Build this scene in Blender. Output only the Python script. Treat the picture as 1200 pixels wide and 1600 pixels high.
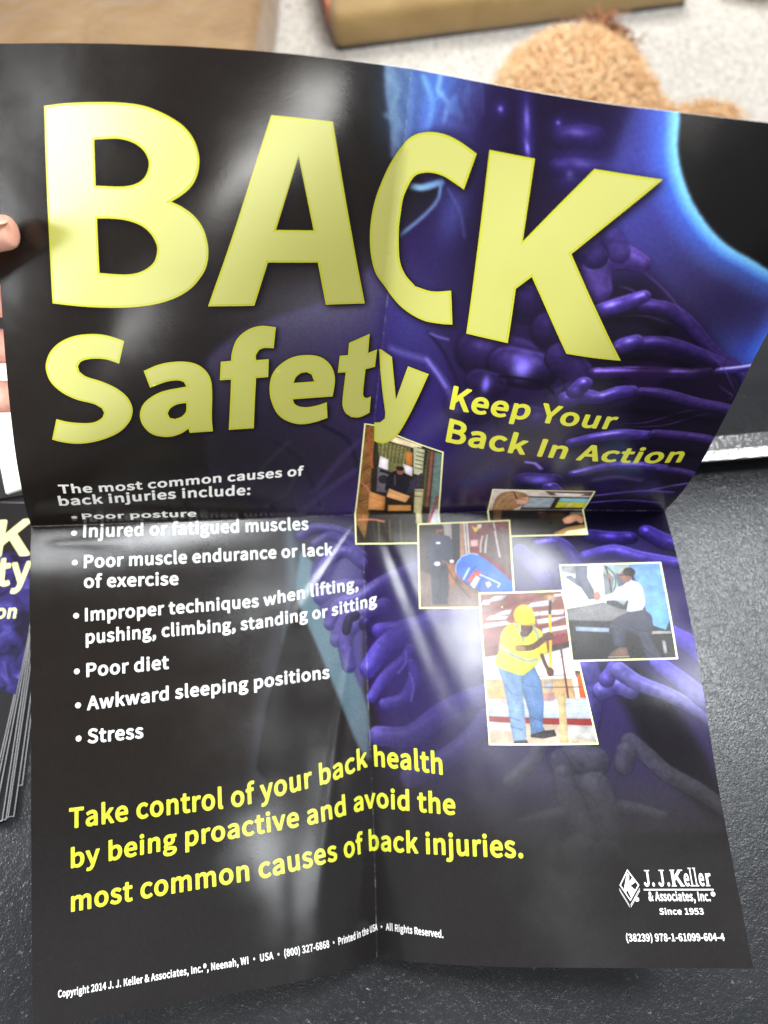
import bpy, bmesh, math, random
import numpy as np
from mathutils import Vector, Matrix

# ------------------------------------------------------------------ camera, light, exposure
scene = bpy.context.scene
for o in list(bpy.data.objects):
    bpy.data.objects.remove(o)
C = scene.collection
R = math.radians
cam = bpy.data.cameras.new('camera')
cam.sensor_fit = 'VERTICAL'
cam.sensor_height = 24.0
cam.lens = 24.0 * 1150 / 1600
cam.clip_start = 0.02
cam.clip_end = 60
cam.dof.use_dof = True
cam.dof.focus_distance = 0.455
cam.dof.aperture_fstop = 3.4
camo = bpy.data.objects.new('camera', cam)
C.objects.link(camo)
camo.location = (0, 0, 0.585)
camo.rotation_euler = (R(24), 0, 0)
scene.camera = camo

world = bpy.data.worlds.new('World')
scene.world = world
world.use_nodes = True
bg = world.node_tree.nodes['Background']
bg.inputs[0].default_value = (0.93, 0.95, 1.0, 1)
bg.inputs[1].default_value = 0.3

scene.view_settings.view_transform = 'Standard'
scene.view_settings.look = 'None'
scene.view_settings.exposure = 0.12
scene.view_settings.gamma = 1.0
scene.view_settings.use_curve_mapping = False


def window_light(name, az, el, dist, sx, sy, radiance, color=(1, 1, 1), target=(0, 0.18, 0.1), roll=0):
    """A daylight window: an area lamp standing dist metres from the table in direction az (0 = ahead, 90 = right), el."""
    l = bpy.data.lights.new(name, 'AREA')
    l.shape = 'RECTANGLE'
    l.size, l.size_y = sx, sy
    l.energy = radiance * math.pi * sx * sy
    l.color = color
    o = bpy.data.objects.new(name, l)
    C.objects.link(o)
    d = Vector((math.sin(R(az)) * math.cos(R(el)), math.cos(R(az)) * math.cos(R(el)), math.sin(R(el))))
    o.location = Vector(target) + d * dist
    q = (-d).to_track_quat('-Z', 'Y')
    o.rotation_euler = (q.to_matrix().to_4x4() @ Matrix.Rotation(R(roll), 4, 'Z')).to_euler()
    return o


window_light('window_ahead', 24, 74, 2.2, 0.56, 0.46, 44, (0.93, 0.97, 1.0))
window_light('window_right', 60, 52, 2.2, 0.75, 0.75, 30, (0.93, 0.97, 1.0))
window_light('window_behind', -174, 33, 2.4, 0.7, 0.5, 24, (1.0, 0.98, 0.95))
window_light('window_side', -97, 12, 1.9, 0.55, 0.8, 58, (0.95, 0.98, 1.0), (-0.15, 0.3, 0.25))
window_light('floor_daylight', 20, 62, 2.6, 1.6, 1.2, 14, (1.0, 0.97, 0.93), (0.3, 2.1, -0.74))


# ------------------------------------------------------------------ helpers
def lin(c):
    c = np.asarray(c, float) / 255.0
    return np.where(c <= 0.04045, c / 12.92, ((c + 0.055) / 1.055) ** 2.4)


def rgba(c):
    return tuple(lin(c)) + (1.0,)


def thing(name, label, cat, loc=(0, 0, 0), group=None):
    o = bpy.data.objects.new(name, None)
    C.objects.link(o)
    o.location = loc
    o.empty_display_size = 0.02
    o['label'] = label
    o['category'] = cat
    if group:
        o['group'] = group
    return o


def tag(o, label, cat, group=None):
    o['label'] = label
    o['category'] = cat
    if group:
        o['group'] = group
    return o


def link(name, me, mat, parent=None):
    """Link a mesh whose vertices are in world space; a parent only has a location."""
    o = bpy.data.objects.new(name, me)
    C.objects.link(o)
    if mat is not None:
        me.materials.append(mat)
    if parent is not None:
        p = parent
        off = Vector((0, 0, 0))
        while p is not None:
            off += p.location
            p = p.parent
        me.transform(Matrix.Translation(-off))
        o.parent = parent
    return o


def mesh_np(name, V, Fq, smooth=True, normals=None):
    me = bpy.data.meshes.new(name)
    V = np.ascontiguousarray(V, dtype=np.float32)
    Fq = np.ascontiguousarray(Fq, dtype=np.int32)
    k = Fq.shape[1]
    me.vertices.add(len(V))
    me.vertices.foreach_set('co', V.ravel())
    me.loops.add(Fq.size)
    me.loops.foreach_set('vertex_index', Fq.ravel())
    me.polygons.add(len(Fq))
    me.polygons.foreach_set('loop_start', np.arange(0, Fq.size, k, dtype=np.int32))
    me.polygons.foreach_set('loop_total', np.full(len(Fq), k, dtype=np.int32))
    me.polygons.foreach_set('use_smooth', np.full(len(Fq), smooth))
    me.update()
    me.validate()
    if normals is not None:
        me.normals_split_custom_set_from_vertices(normals.tolist())
    return me


def bm_mesh(name, bm, smooth=False):
    me = bpy.data.meshes.new(name)
    bmesh.ops.recalc_face_normals(bm, faces=bm.faces)
    bm.to_mesh(me)
    bm.free()
    if smooth:
        for p in me.polygons:
            p.use_smooth = True
    return me


class NT:
    """Tiny node-tree builder."""

    def __init__(self, name):
        self.m = bpy.data.materials.new(name)
        self.m.use_nodes = True
        self.t = self.m.node_tree
        self.b = self.t.nodes['Principled BSDF']

    def n(self, kind, **kw):
        nd = self.t.nodes.new(kind)
        for k, v in kw.items():
            if k.startswith('_'):
                setattr(nd, k[1:], v)
            else:
                nd.inputs[k.replace('__', ' ')].default_value = v
        return nd

    def l(self, a, b):
        self.t.links.new(a, b)

    def set(self, **kw):
        for k, v in kw.items():
            self.b.inputs[k.replace('__', ' ')].default_value = v
        return self

    def obj(self):
        return self.n('ShaderNodeTexCoord').outputs['Object']

    def noise(self, scale, detail=3, rough=0.55, vec=None, dist=0.0):
        nd = self.n('ShaderNodeTexNoise', Scale=scale, Detail=detail, Roughness=rough, Distortion=dist)
        self.l(vec if vec is not None else self.obj(), nd.inputs['Vector'])
        return nd.outputs['Fac']

    def ramp(self, fac, stops):
        nd = self.n('ShaderNodeValToRGB')
        e = nd.color_ramp.elements
        while len(e) < len(stops):
            e.new(0.5)
        for el, (p, c) in zip(e, stops):
            el.position = p
            el.color = c if len(c) == 4 else tuple(c) + (1,)
        self.l(fac, nd.inputs[0])
        return nd.outputs[0]

    def bump(self, h, strength, dist, prev=None):
        nd = self.n('ShaderNodeBump', Strength=strength, Distance=dist)
        self.l(h, nd.inputs['Height'])
        if prev is not None:
            self.l(prev, nd.inputs['Normal'])
        self.l(nd.outputs[0], self.b.inputs['Normal'])
        return nd.outputs[0]


def plain(name, color, rough=0.5, var=0.08, scale=30, bump=0.0, bscale=200, bdist=0.0005, spec=0.5):
    """Principled with a slight procedural mottling of the colour."""
    k = NT(name)
    a = np.array(lin(color))
    f = k.noise(scale, 4)
    c = k.ramp(f, [(0.3, tuple(a * (1 - var))), (0.7, tuple(np.minimum(a * (1 + var), 1)))])
    k.l(c, k.b.inputs['Base Color'])
    k.set(Roughness=rough, Specular__IOR__Level=spec)
    if bump:
        k.bump(k.noise(bscale, 4), bump, bdist)
    return k.m


# ------------------------------------------------------------------ the sheet: a folded poster, 465 x 610 mm
W, H = 465.0, 610.0
NU, NV, CI, CJ = 29, 37, 14, 18       # control points; fold lines run along column CI and row CJ
# control points in tenths of a millimetre (x right, y ahead, z up), column by column
SURF = np.array([
-2116, 3942, 3238, -2138, 3810, 3135, -2159, 3678, 3031, -2179, 3547, 2926, -2198, 3416, 2820, -2215, 3287, 2713, -2230, 3159, 2604, -2245, 3032, 2494, -2260, 2906, 2385, -2274, 2780, 2276, -2286, 2655, 2167, -2298, 2533, 2056, -2310, 2414, 1943, -2323, 2301, 1825, -2340, 2200, 1698, -2362, 2118, 1560, -2393, 2059, 1411, -2431, 2025, 1256, -2473, 2006, 1097, -2448, 1836, 1086, -2426, 1666, 1068, -2409, 1498, 1035, -2396, 1332, 990, -2384, 1167, 939, -2372, 1001, 888, -2359, 834, 840, -2344, 665, 797, -2327, 496, 758, -2309, 325, 723, -2291, 153, 689, -2272, -18, 654, -2253, -189, 618, -2233, -360, 585, -2209, -532, 557, -2183, -704, 536, -2154, -875, 522, -2123, -1046, 512,
-1963, 3888, 3275, -1983, 3759, 3167, -2002, 3630, 3060, -2021, 3502, 2953, -2039, 3373, 2845, -2056, 3246, 2737, -2071, 3118, 2627, -2086, 2992, 2517, -2099, 2867, 2405, -2111, 2746, 2292, -2123, 2627, 2177, -2133, 2511, 2059, -2145, 2399, 1938, -2159, 2295, 1810, -2177, 2205, 1673, -2201, 2133, 1527, -2232, 2082, 1373, -2269, 2050, 1215, -2309, 2030, 1055, -2288, 1860, 1043, -2268, 1691, 1025, -2251, 1522, 994, -2237, 1355, 951, -2225, 1189, 903, -2212, 1023, 856, -2198, 855, 814, -2183, 686, 776, -2166, 516, 742, -2149, 345, 711, -2130, 173, 680, -2112, 2, 649, -2092, -169, 618, -2071, -339, 592, -2048, -509, 571, -2022, -679, 559, -1995, -849, 552, -1965, -1019, 548,
-1810, 3834, 3312, -1828, 3708, 3201, -1846, 3582, 3090, -1864, 3457, 2980, -1880, 3331, 2870, -1896, 3206, 2759, -1911, 3080, 2648, -1925, 2956, 2535, -1937, 2834, 2420, -1948, 2717, 2302, -1958, 2604, 2181, -1969, 2494, 2057, -1980, 2390, 1927, -1995, 2295, 1791, -2014, 2215, 1646, -2040, 2152, 1494, -2071, 2107, 1337, -2107, 2076, 1176, -2145, 2053, 1015, -2126, 1884, 1003, -2108, 1714, 984, -2092, 1546, 954, -2079, 1379, 912, -2066, 1213, 867, -2053, 1045, 825, -2038, 877, 788, -2022, 708, 754, -2006, 538, 723, -1989, 367, 695, -1970, 195, 667, -1951, 24, 640, -1932, -146, 614, -1910, -316, 595, -1887, -485, 584, -1862, -654, 580, -1835, -823, 579, -1807, -991, 579,
-1656, 3782, 3347, -1673, 3658, 3234, -1689, 3534, 3121, -1706, 3412, 3007, -1721, 3290, 2893, -1736, 3169, 2779, -1750, 3048, 2663, -1762, 2928, 2546, -1773, 2811, 2426, -1783, 2698, 2303, -1793, 2590, 2177, -1804, 2487, 2046, -1816, 2390, 1910, -1832, 2305, 1766, -1853, 2233, 1617, -1879, 2176, 1461, -1910, 2134, 1302, -1945, 2102, 1141, -1980, 2075, 979, -1963, 1906, 967, -1947, 1737, 946, -1933, 1570, 914, -1920, 1403, 874, -1907, 1236, 832, -1893, 1069, 795, -1878, 900, 762, -1862, 731, 731, -1846, 562, 701, -1829, 391, 675, -1811, 220, 651, -1791, 49, 628, -1771, -120, 608, -1749, -290, 598, -1725, -459, 597, -1700, -627, 599, -1674, -795, 601, -1647, -963, 603,
-1501, 3731, 3379, -1516, 3609, 3264, -1532, 3488, 3150, -1547, 3369, 3033, -1561, 3251, 2915, -1574, 3136, 2794, -1587, 3022, 2672, -1598, 2909, 2549, -1608, 2799, 2423, -1618, 2692, 2295, -1628, 2589, 2163, -1639, 2491, 2027, -1653, 2402, 1885, -1671, 2324, 1737, -1693, 2258, 1584, -1719, 2205, 1427, -1750, 2163, 1268, -1782, 2128, 1107, -1816, 2096, 947, -1800, 1927, 933, -1786, 1760, 909, -1773, 1593, 875, -1760, 1427, 837, -1747, 1261, 799, -1733, 1093, 765, -1718, 924, 735, -1703, 755, 706, -1687, 586, 678, -1670, 416, 654, -1651, 246, 633, -1631, 76, 616, -1610, -94, 605, -1588, -263, 604, -1564, -432, 611, -1539, -600, 617, -1513, -768, 619, -1486, -936, 619,
-1343, 3684, 3408, -1358, 3564, 3291, -1373, 3445, 3174, -1386, 3329, 3054, -1399, 3216, 2931, -1411, 3108, 2804, -1422, 3003, 2674, -1433, 2900, 2543, -1444, 2798, 2411, -1454, 2697, 2277, -1464, 2599, 2141, -1477, 2508, 2001, -1492, 2424, 1855, -1510, 2351, 1705, -1533, 2289, 1550, -1560, 2238, 1393, -1589, 2194, 1234, -1620, 2154, 1074, -1651, 2116, 915, -1637, 1949, 899, -1624, 1782, 872, -1612, 1617, 837, -1600, 1451, 801, -1587, 1284, 767, -1573, 1117, 736, -1558, 948, 707, -1543, 779, 680, -1527, 610, 657, -1509, 440, 636, -1491, 271, 618, -1471, 101, 606, -1449, -69, 606, -1426, -238, 616, -1403, -406, 625, -1378, -574, 629, -1352, -741, 629, -1325, -908, 630,
-1184, 3639, 3433, -1198, 3523, 3313, -1211, 3408, 3192, -1224, 3296, 3068, -1236, 3188, 2941, -1247, 3087, 2808, -1258, 2991, 2671, -1269, 2898, 2532, -1279, 2805, 2393, -1291, 2711, 2254, -1302, 2619, 2114, -1316, 2533, 1970, -1332, 2454, 1822, -1351, 2384, 1670, -1374, 2324, 1515, -1400, 2271, 1358, -1428, 2225, 1200, -1457, 2180, 1041, -1487, 2137, 883, -1474, 1970, 863, -1462, 1805, 834, -1451, 1640, 799, -1439, 1474, 767, -1425, 1307, 737, -1412, 1140, 708, -1398, 972, 680, -1383, 803, 656, -1366, 633, 637, -1349, 463, 620, -1330, 294, 605, -1310, 124, 600, -1289, -45, 608, -1265, -213, 623, -1241, -381, 632, -1216, -548, 633, -1190, -715, 633, -1164, -882, 638,
-1023, 3601, 3453, -1036, 3489, 3329, -1048, 3378, 3203, -1060, 3271, 3075, -1071, 3169, 2942, -1082, 3074, 2804, -1093, 2984, 2663, -1104, 2900, 2518, -1116, 2816, 2373, -1129, 2731, 2228, -1142, 2645, 2084, -1156, 2564, 1937, -1173, 2489, 1787, -1193, 2421, 1634, -1215, 2360, 1479, -1240, 2305, 1322, -1267, 2255, 1165, -1295, 2206, 1007, -1324, 2159, 850, -1311, 1993, 827, -1300, 1828, 796, -1289, 1663, 764, -1276, 1496, 735, -1263, 1330, 708, -1250, 1162, 682, -1237, 995, 655, -1222, 826, 634, -1205, 656, 618, -1188, 486, 605, -1170, 316, 593, -1150, 146, 592, -1128, -22, 604, -1104, -190, 620, -1079, -357, 628, -1054, -524, 630, -1028, -690, 635, -1002, -857, 645,
-859, 3571, 3464, -871, 3463, 3336, -883, 3356, 3207, -894, 3254, 3074, -905, 3158, 2937, -917, 3068, 2795, -928, 2985, 2649, -941, 2907, 2501, -954, 2831, 2351, -967, 2754, 2201, -982, 2675, 2052, -997, 2598, 1903, -1015, 2525, 1752, -1035, 2458, 1598, -1056, 2396, 1443, -1080, 2338, 1287, -1105, 2284, 1130, -1132, 2232, 973, -1160, 2181, 816, -1148, 2015, 790, -1137, 1850, 760, -1126, 1685, 729, -1114, 1519, 704, -1101, 1352, 681, -1088, 1185, 656, -1075, 1017, 632, -1061, 849, 614, -1045, 679, 601, -1028, 508, 589, -1010, 338, 579, -990, 169, 579, -967, 1, 591, -943, -166, 605, -918, -333, 616, -892, -500, 623, -866, -666, 633, -840, -832, 647,
-694, 3550, 3467, -706, 3446, 3336, -717, 3343, 3203, -728, 3244, 3067, -740, 3154, 2926, -752, 3071, 2779, -765, 2994, 2630, -778, 2922, 2478, -792, 2851, 2325, -807, 2780, 2172, -822, 2706, 2021, -839, 2632, 1869, -857, 2561, 1717, -876, 2494, 1563, -897, 2431, 1408, -920, 2371, 1252, -944, 2313, 1096, -970, 2258, 939, -996, 2203, 782, -985, 2038, 754, -974, 1873, 724, -963, 1708, 697, -951, 1541, 674, -938, 1374, 653, -926, 1207, 630, -913, 1040, 609, -899, 872, 593, -884, 702, 581, -868, 532, 571, -851, 362, 561, -831, 193, 560, -808, 25, 569, -783, -143, 583, -757, -309, 597, -730, -476, 609, -704, -642, 621, -678, -809, 633,
-527, 3532, 3465, -539, 3434, 3330, -551, 3336, 3194, -563, 3242, 3055, -575, 3157, 2909, -588, 3081, 2759, -602, 3012, 2606, -617, 2945, 2451, -632, 2878, 2297, -647, 2809, 2143, -663, 2737, 1989, -680, 2666, 1837, -698, 2596, 1683, -717, 2529, 1529, -737, 2464, 1374, -759, 2402, 1218, -782, 2342, 1062, -806, 2283, 906, -832, 2225, 749, -821, 2060, 719, -811, 1895, 690, -799, 1730, 664, -787, 1564, 643, -775, 1397, 622, -764, 1230, 601, -751, 1063, 582, -739, 895, 567, -725, 726, 554, -710, 557, 544, -693, 387, 535, -674, 218, 533, -652, 49, 538, -627, -118, 550, -600, -286, 564, -573, -453, 577, -546, -620, 587, -520, -788, 596,
-361, 3512, 3462, -373, 3423, 3322, -386, 3333, 3181, -399, 3247, 3037, -412, 3169, 2888, -426, 3098, 2735, -441, 3033, 2579, -457, 2971, 2423, -472, 2906, 2267, -488, 2839, 2112, -504, 2768, 1958, -520, 2697, 1805, -538, 2628, 1651, -557, 2560, 1497, -576, 2494, 1342, -597, 2431, 1186, -619, 2368, 1030, -642, 2307, 874, -666, 2245, 718, -657, 2082, 684, -647, 1917, 655, -636, 1752, 632, -624, 1586, 610, -613, 1420, 587, -602, 1254, 566, -591, 1086, 548, -580, 918, 532, -568, 750, 517, -555, 581, 506, -538, 412, 499, -519, 243, 496, -498, 74, 497, -475, -94, 503, -449, -263, 511, -424, -431, 519, -398, -600, 525, -373, -769, 529,
-195, 3487, 3459, -208, 3411, 3312, -221, 3334, 3164, -235, 3258, 3014, -249, 3186, 2863, -264, 3118, 2708, -280, 3056, 2552, -296, 2996, 2395, -312, 2934, 2238, -328, 2867, 2083, -343, 2797, 1928, -360, 2727, 1774, -377, 2657, 1620, -396, 2588, 1466, -415, 2521, 1311, -435, 2455, 1156, -456, 2391, 1000, -478, 2328, 844, -500, 2265, 688, -492, 2102, 651, -482, 1938, 621, -472, 1773, 596, -462, 1608, 572, -453, 1442, 546, -443, 1275, 523, -433, 1108, 504, -423, 941, 487, -414, 773, 470, -402, 604, 457, -387, 436, 450, -369, 267, 445, -350, 98, 442, -330, -71, 439, -310, -241, 437, -288, -411, 436, -266, -581, 434, -245, -751, 431,
-30, 3459, 3457, -43, 3399, 3301, -57, 3337, 3145, -71, 3272, 2990, -87, 3205, 2836, -102, 3141, 2681, -119, 3079, 2524, -135, 3019, 2367, -151, 2958, 2210, -166, 2892, 2055, -182, 2824, 1899, -199, 2754, 1745, -216, 2685, 1591, -234, 2615, 1436, -253, 2545, 1282, -272, 2476, 1128, -291, 2409, 972, -312, 2345, 816, -333, 2284, 659, -327, 2122, 618, -319, 1958, 584, -310, 1793, 554, -302, 1628, 525, -294, 1462, 496, -286, 1295, 470, -278, 1128, 448, -270, 960, 430, -261, 793, 414, -251, 625, 401, -238, 458, 391, -224, 290, 381, -210, 121, 369, -196, -49, 356, -182, -220, 343, -167, -391, 331, -153, -562, 320, -139, -733, 310,
134, 3430, 3454, 121, 3385, 3290, 107, 3338, 3127, 92, 3286, 2966, 75, 3226, 2808, 59, 3163, 2652, 43, 3101, 2496, 27, 3041, 2340, 11, 2979, 2183, -5, 2915, 2027, -21, 2849, 1871, -38, 2781, 1716, -55, 2712, 1561, -72, 2640, 1408, -90, 2567, 1254, -108, 2494, 1101, -126, 2425, 947, -145, 2361, 790, -165, 2302, 632, -161, 2141, 585, -156, 1978, 543, -151, 1814, 505, -145, 1648, 470, -139, 1482, 438, -132, 1314, 409, -125, 1146, 384, -118, 978, 366, -110, 811, 355, -101, 645, 343, -91, 480, 327, -83, 313, 307, -75, 143, 286, -68, -28, 262, -62, -200, 238, -57, -371, 215, -52, -543, 194, -48, -715, 175,
287, 3389, 3452, 273, 3338, 3290, 259, 3285, 3129, 244, 3229, 2970, 229, 3168, 2813, 213, 3105, 2657, 197, 3041, 2502, 181, 2977, 2347, 164, 2912, 2193, 147, 2846, 2039, 130, 2780, 1884, 114, 2715, 1729, 98, 2652, 1572, 82, 2589, 1415, 68, 2527, 1257, 53, 2467, 1099, 38, 2411, 939, 22, 2361, 778, 6, 2314, 616, 9, 2150, 576, 12, 1984, 547, 16, 1817, 525, 20, 1650, 502, 25, 1483, 476, 31, 1316, 451, 37, 1148, 429, 44, 981, 414, 51, 813, 402, 59, 646, 391, 66, 478, 379, 71, 309, 366, 75, 139, 352, 79, -32, 335, 84, -203, 314, 90, -375, 292, 94, -547, 273, 97, -719, 258,
439, 3343, 3453, 425, 3291, 3292, 411, 3235, 3132, 397, 3176, 2974, 383, 3113, 2818, 368, 3048, 2663, 352, 2982, 2509, 336, 2914, 2356, 318, 2845, 2203, 300, 2778, 2050, 282, 2713, 1896, 266, 2652, 1740, 252, 2595, 1581, 239, 2542, 1421, 226, 2491, 1259, 214, 2442, 1096, 202, 2398, 932, 189, 2359, 768, 177, 2324, 603, 179, 2158, 569, 181, 1991, 545, 184, 1823, 528, 187, 1654, 513, 192, 1486, 495, 197, 1319, 477, 202, 1151, 461, 208, 983, 449, 214, 815, 439, 220, 646, 430, 225, 477, 424, 228, 307, 417, 230, 137, 406, 233, -35, 392, 236, -206, 376, 240, -378, 359, 243, -550, 345, 245, -723, 335,
590, 3293, 3458, 577, 3242, 3296, 564, 3186, 3136, 551, 3123, 2980, 537, 3057, 2825, 522, 2990, 2671, 507, 2922, 2518, 491, 2852, 2365, 473, 2781, 2213, 454, 2714, 2061, 437, 2651, 1906, 422, 2595, 1747, 409, 2546, 1586, 398, 2502, 1424, 387, 2460, 1259, 377, 2421, 1094, 367, 2387, 928, 357, 2358, 761, 347, 2331, 595, 349, 2165, 563, 351, 1997, 538, 353, 1829, 519, 356, 1661, 506, 360, 1492, 495, 364, 1323, 485, 369, 1155, 476, 374, 986, 468, 378, 817, 462, 383, 647, 458, 386, 477, 456, 388, 306, 453, 390, 135, 445, 392, -36, 434, 394, -208, 423, 396, -380, 412, 397, -553, 405, 398, -725, 401,
741, 3242, 3464, 729, 3191, 3303, 717, 3133, 3144, 704, 3068, 2989, 690, 2999, 2836, 676, 2930, 2683, 661, 2862, 2529, 645, 2792, 2376, 628, 2722, 2223, 610, 2656, 2069, 594, 2597, 1913, 581, 2547, 1752, 569, 2504, 1589, 559, 2467, 1424, 550, 2434, 1258, 541, 2404, 1091, 533, 2378, 924, 524, 2356, 756, 516, 2338, 589, 518, 2171, 560, 520, 2003, 533, 522, 1835, 510, 525, 1667, 495, 529, 1497, 488, 533, 1328, 484, 536, 1159, 480, 540, 989, 477, 544, 819, 474, 547, 648, 474, 549, 478, 475, 551, 306, 475, 553, 135, 471, 554, -37, 465, 555, -209, 460, 556, -381, 455, 556, -553, 454, 555, -726, 455,
893, 3192, 3473, 882, 3138, 3313, 871, 3078, 3155, 858, 3012, 3001, 844, 2942, 2848, 830, 2873, 2694, 816, 2806, 2540, 801, 2736, 2386, 784, 2667, 2232, 768, 2605, 2077, 754, 2552, 1917, 742, 2508, 1755, 732, 2471, 1590, 723, 2439, 1424, 714, 2412, 1257, 706, 2389, 1089, 699, 2370, 921, 691, 2356, 752, 684, 2344, 584, 686, 2176, 558, 688, 2009, 532, 691, 1840, 509, 694, 1671, 493, 697, 1502, 487, 700, 1332, 485, 703, 1162, 485, 706, 991, 484, 709, 821, 485, 712, 650, 486, 714, 479, 488, 715, 307, 488, 716, 135, 489, 717, -37, 489, 717, -209, 489, 718, -381, 490, 717, -553, 493, 717, -725, 500,
1046, 3142, 3484, 1036, 3083, 3326, 1025, 3021, 3169, 1013, 2955, 3014, 1000, 2887, 2860, 986, 2819, 2706, 972, 2752, 2551, 957, 2684, 2396, 942, 2619, 2240, 928, 2562, 2081, 916, 2515, 1920, 905, 2476, 1755, 896, 2444, 1589, 887, 2416, 1422, 879, 2394, 1254, 872, 2377, 1086, 865, 2365, 917, 858, 2357, 749, 852, 2351, 580, 854, 2182, 557, 856, 2014, 535, 859, 1845, 516, 862, 1675, 503, 864, 1505, 497, 867, 1335, 497, 869, 1165, 497, 872, 994, 498, 874, 823, 499, 876, 651, 499, 878, 480, 500, 880, 308, 502, 881, 136, 504, 881, -36, 507, 881, -208, 511, 881, -380, 517, 880, -551, 526, 880, -723, 536,
1201, 3094, 3497, 1191, 3029, 3341, 1180, 2964, 3184, 1168, 2900, 3028, 1156, 2835, 2872, 1142, 2768, 2716, 1129, 2702, 2560, 1115, 2638, 2403, 1102, 2579, 2245, 1090, 2528, 2083, 1079, 2486, 1920, 1069, 2451, 1754, 1060, 2422, 1587, 1052, 2398, 1420, 1044, 2380, 1251, 1038, 2367, 1083, 1031, 2360, 914, 1025, 2357, 745, 1019, 2357, 576, 1022, 2188, 559, 1024, 2018, 544, 1026, 1848, 531, 1028, 1678, 523, 1030, 1508, 519, 1032, 1338, 518, 1034, 1167, 519, 1036, 996, 520, 1039, 825, 519, 1041, 653, 516, 1043, 482, 516, 1044, 310, 518, 1045, 138, 520, 1046, -34, 523, 1046, -206, 529, 1045, -378, 539, 1044, -549, 552, 1044, -720, 566,
1359, 3051, 3509, 1347, 2980, 3354, 1336, 2913, 3197, 1325, 2850, 3040, 1313, 2788, 2881, 1301, 2726, 2724, 1289, 2664, 2566, 1276, 2605, 2406, 1265, 2552, 2245, 1254, 2506, 2082, 1244, 2466, 1918, 1234, 2433, 1752, 1225, 2406, 1584, 1217, 2384, 1417, 1210, 2369, 1248, 1204, 2360, 1079, 1198, 2356, 910, 1193, 2358, 742, 1188, 2362, 573, 1189, 2192, 564, 1191, 2021, 557, 1193, 1851, 551, 1194, 1681, 548, 1196, 1511, 547, 1197, 1340, 548, 1198, 1169, 549, 1200, 998, 549, 1202, 827, 547, 1204, 655, 542, 1207, 484, 538, 1208, 312, 538, 1209, 140, 540, 1209, -32, 542, 1210, -204, 549, 1209, -376, 561, 1209, -547, 575, 1208, -718, 590,
1518, 3013, 3516, 1506, 2942, 3361, 1495, 2875, 3204, 1484, 2814, 3045, 1474, 2755, 2885, 1463, 2697, 2726, 1451, 2641, 2565, 1440, 2587, 2404, 1429, 2539, 2242, 1419, 2495, 2078, 1409, 2457, 1913, 1399, 2424, 1747, 1390, 2396, 1580, 1382, 2374, 1413, 1376, 2360, 1244, 1370, 2353, 1075, 1365, 2353, 907, 1360, 2358, 739, 1356, 2366, 571, 1357, 2195, 572, 1358, 2024, 573, 1358, 1854, 575, 1359, 1683, 577, 1360, 1513, 579, 1361, 1342, 581, 1361, 1171, 584, 1361, 1000, 586, 1363, 829, 584, 1365, 658, 577, 1368, 486, 570, 1370, 314, 566, 1371, 142, 567, 1372, -30, 570, 1373, -202, 576, 1373, -374, 586, 1373, -545, 598, 1374, -716, 611,
1681, 2983, 3518, 1669, 2917, 3361, 1658, 2854, 3203, 1647, 2795, 3043, 1637, 2740, 2882, 1626, 2686, 2721, 1616, 2635, 2559, 1605, 2587, 2397, 1594, 2541, 2234, 1584, 2499, 2070, 1574, 2459, 1906, 1565, 2424, 1741, 1556, 2393, 1575, 1548, 2370, 1408, 1541, 2355, 1240, 1536, 2348, 1072, 1531, 2350, 904, 1528, 2357, 736, 1525, 2368, 569, 1525, 2197, 582, 1524, 2027, 593, 1524, 1856, 602, 1524, 1686, 608, 1524, 1515, 611, 1524, 1344, 615, 1523, 1173, 622, 1521, 1002, 629, 1522, 831, 629, 1525, 660, 621, 1529, 488, 609, 1531, 316, 602, 1532, 144, 601, 1533, -28, 605, 1534, -200, 610, 1536, -371, 616, 1537, -543, 624, 1539, -714, 632,
1844, 2960, 3515, 1833, 2902, 3356, 1822, 2846, 3196, 1812, 2793, 3035, 1801, 2742, 2873, 1790, 2693, 2711, 1780, 2647, 2548, 1769, 2602, 2385, 1758, 2558, 2222, 1748, 2515, 2059, 1739, 2473, 1896, 1730, 2433, 1733, 1721, 2398, 1569, 1714, 2370, 1403, 1707, 2352, 1236, 1702, 2345, 1068, 1698, 2347, 901, 1695, 2355, 734, 1694, 2368, 567, 1692, 2199, 593, 1690, 2029, 615, 1689, 1858, 630, 1688, 1688, 639, 1688, 1517, 646, 1686, 1346, 653, 1684, 1175, 663, 1680, 1003, 675, 1679, 832, 679, 1682, 661, 669, 1687, 490, 653, 1690, 318, 642, 1693, 146, 640, 1694, -26, 642, 1696, -197, 647, 1698, -368, 651, 1700, -540, 653, 1703, -711, 656,
2009, 2944, 3509, 1998, 2897, 3347, 1987, 2849, 3184, 1976, 2803, 3022, 1965, 2759, 2859, 1953, 2716, 2696, 1942, 2673, 2532, 1931, 2630, 2369, 1921, 2586, 2207, 1912, 2541, 2045, 1903, 2496, 1884, 1894, 2451, 1722, 1887, 2411, 1560, 1879, 2377, 1396, 1873, 2355, 1231, 1868, 2344, 1065, 1865, 2345, 898, 1863, 2353, 732, 1863, 2366, 566, 1860, 2199, 605, 1857, 2031, 636, 1854, 1860, 657, 1852, 1689, 672, 1851, 1518, 683, 1848, 1347, 694, 1845, 1176, 706, 1840, 1005, 720, 1837, 834, 727, 1839, 663, 718, 1844, 491, 701, 1848, 320, 687, 1852, 148, 680, 1855, -23, 681, 1857, -194, 684, 1860, -365, 687, 1863, -536, 687, 1866, -707, 686,
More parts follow.
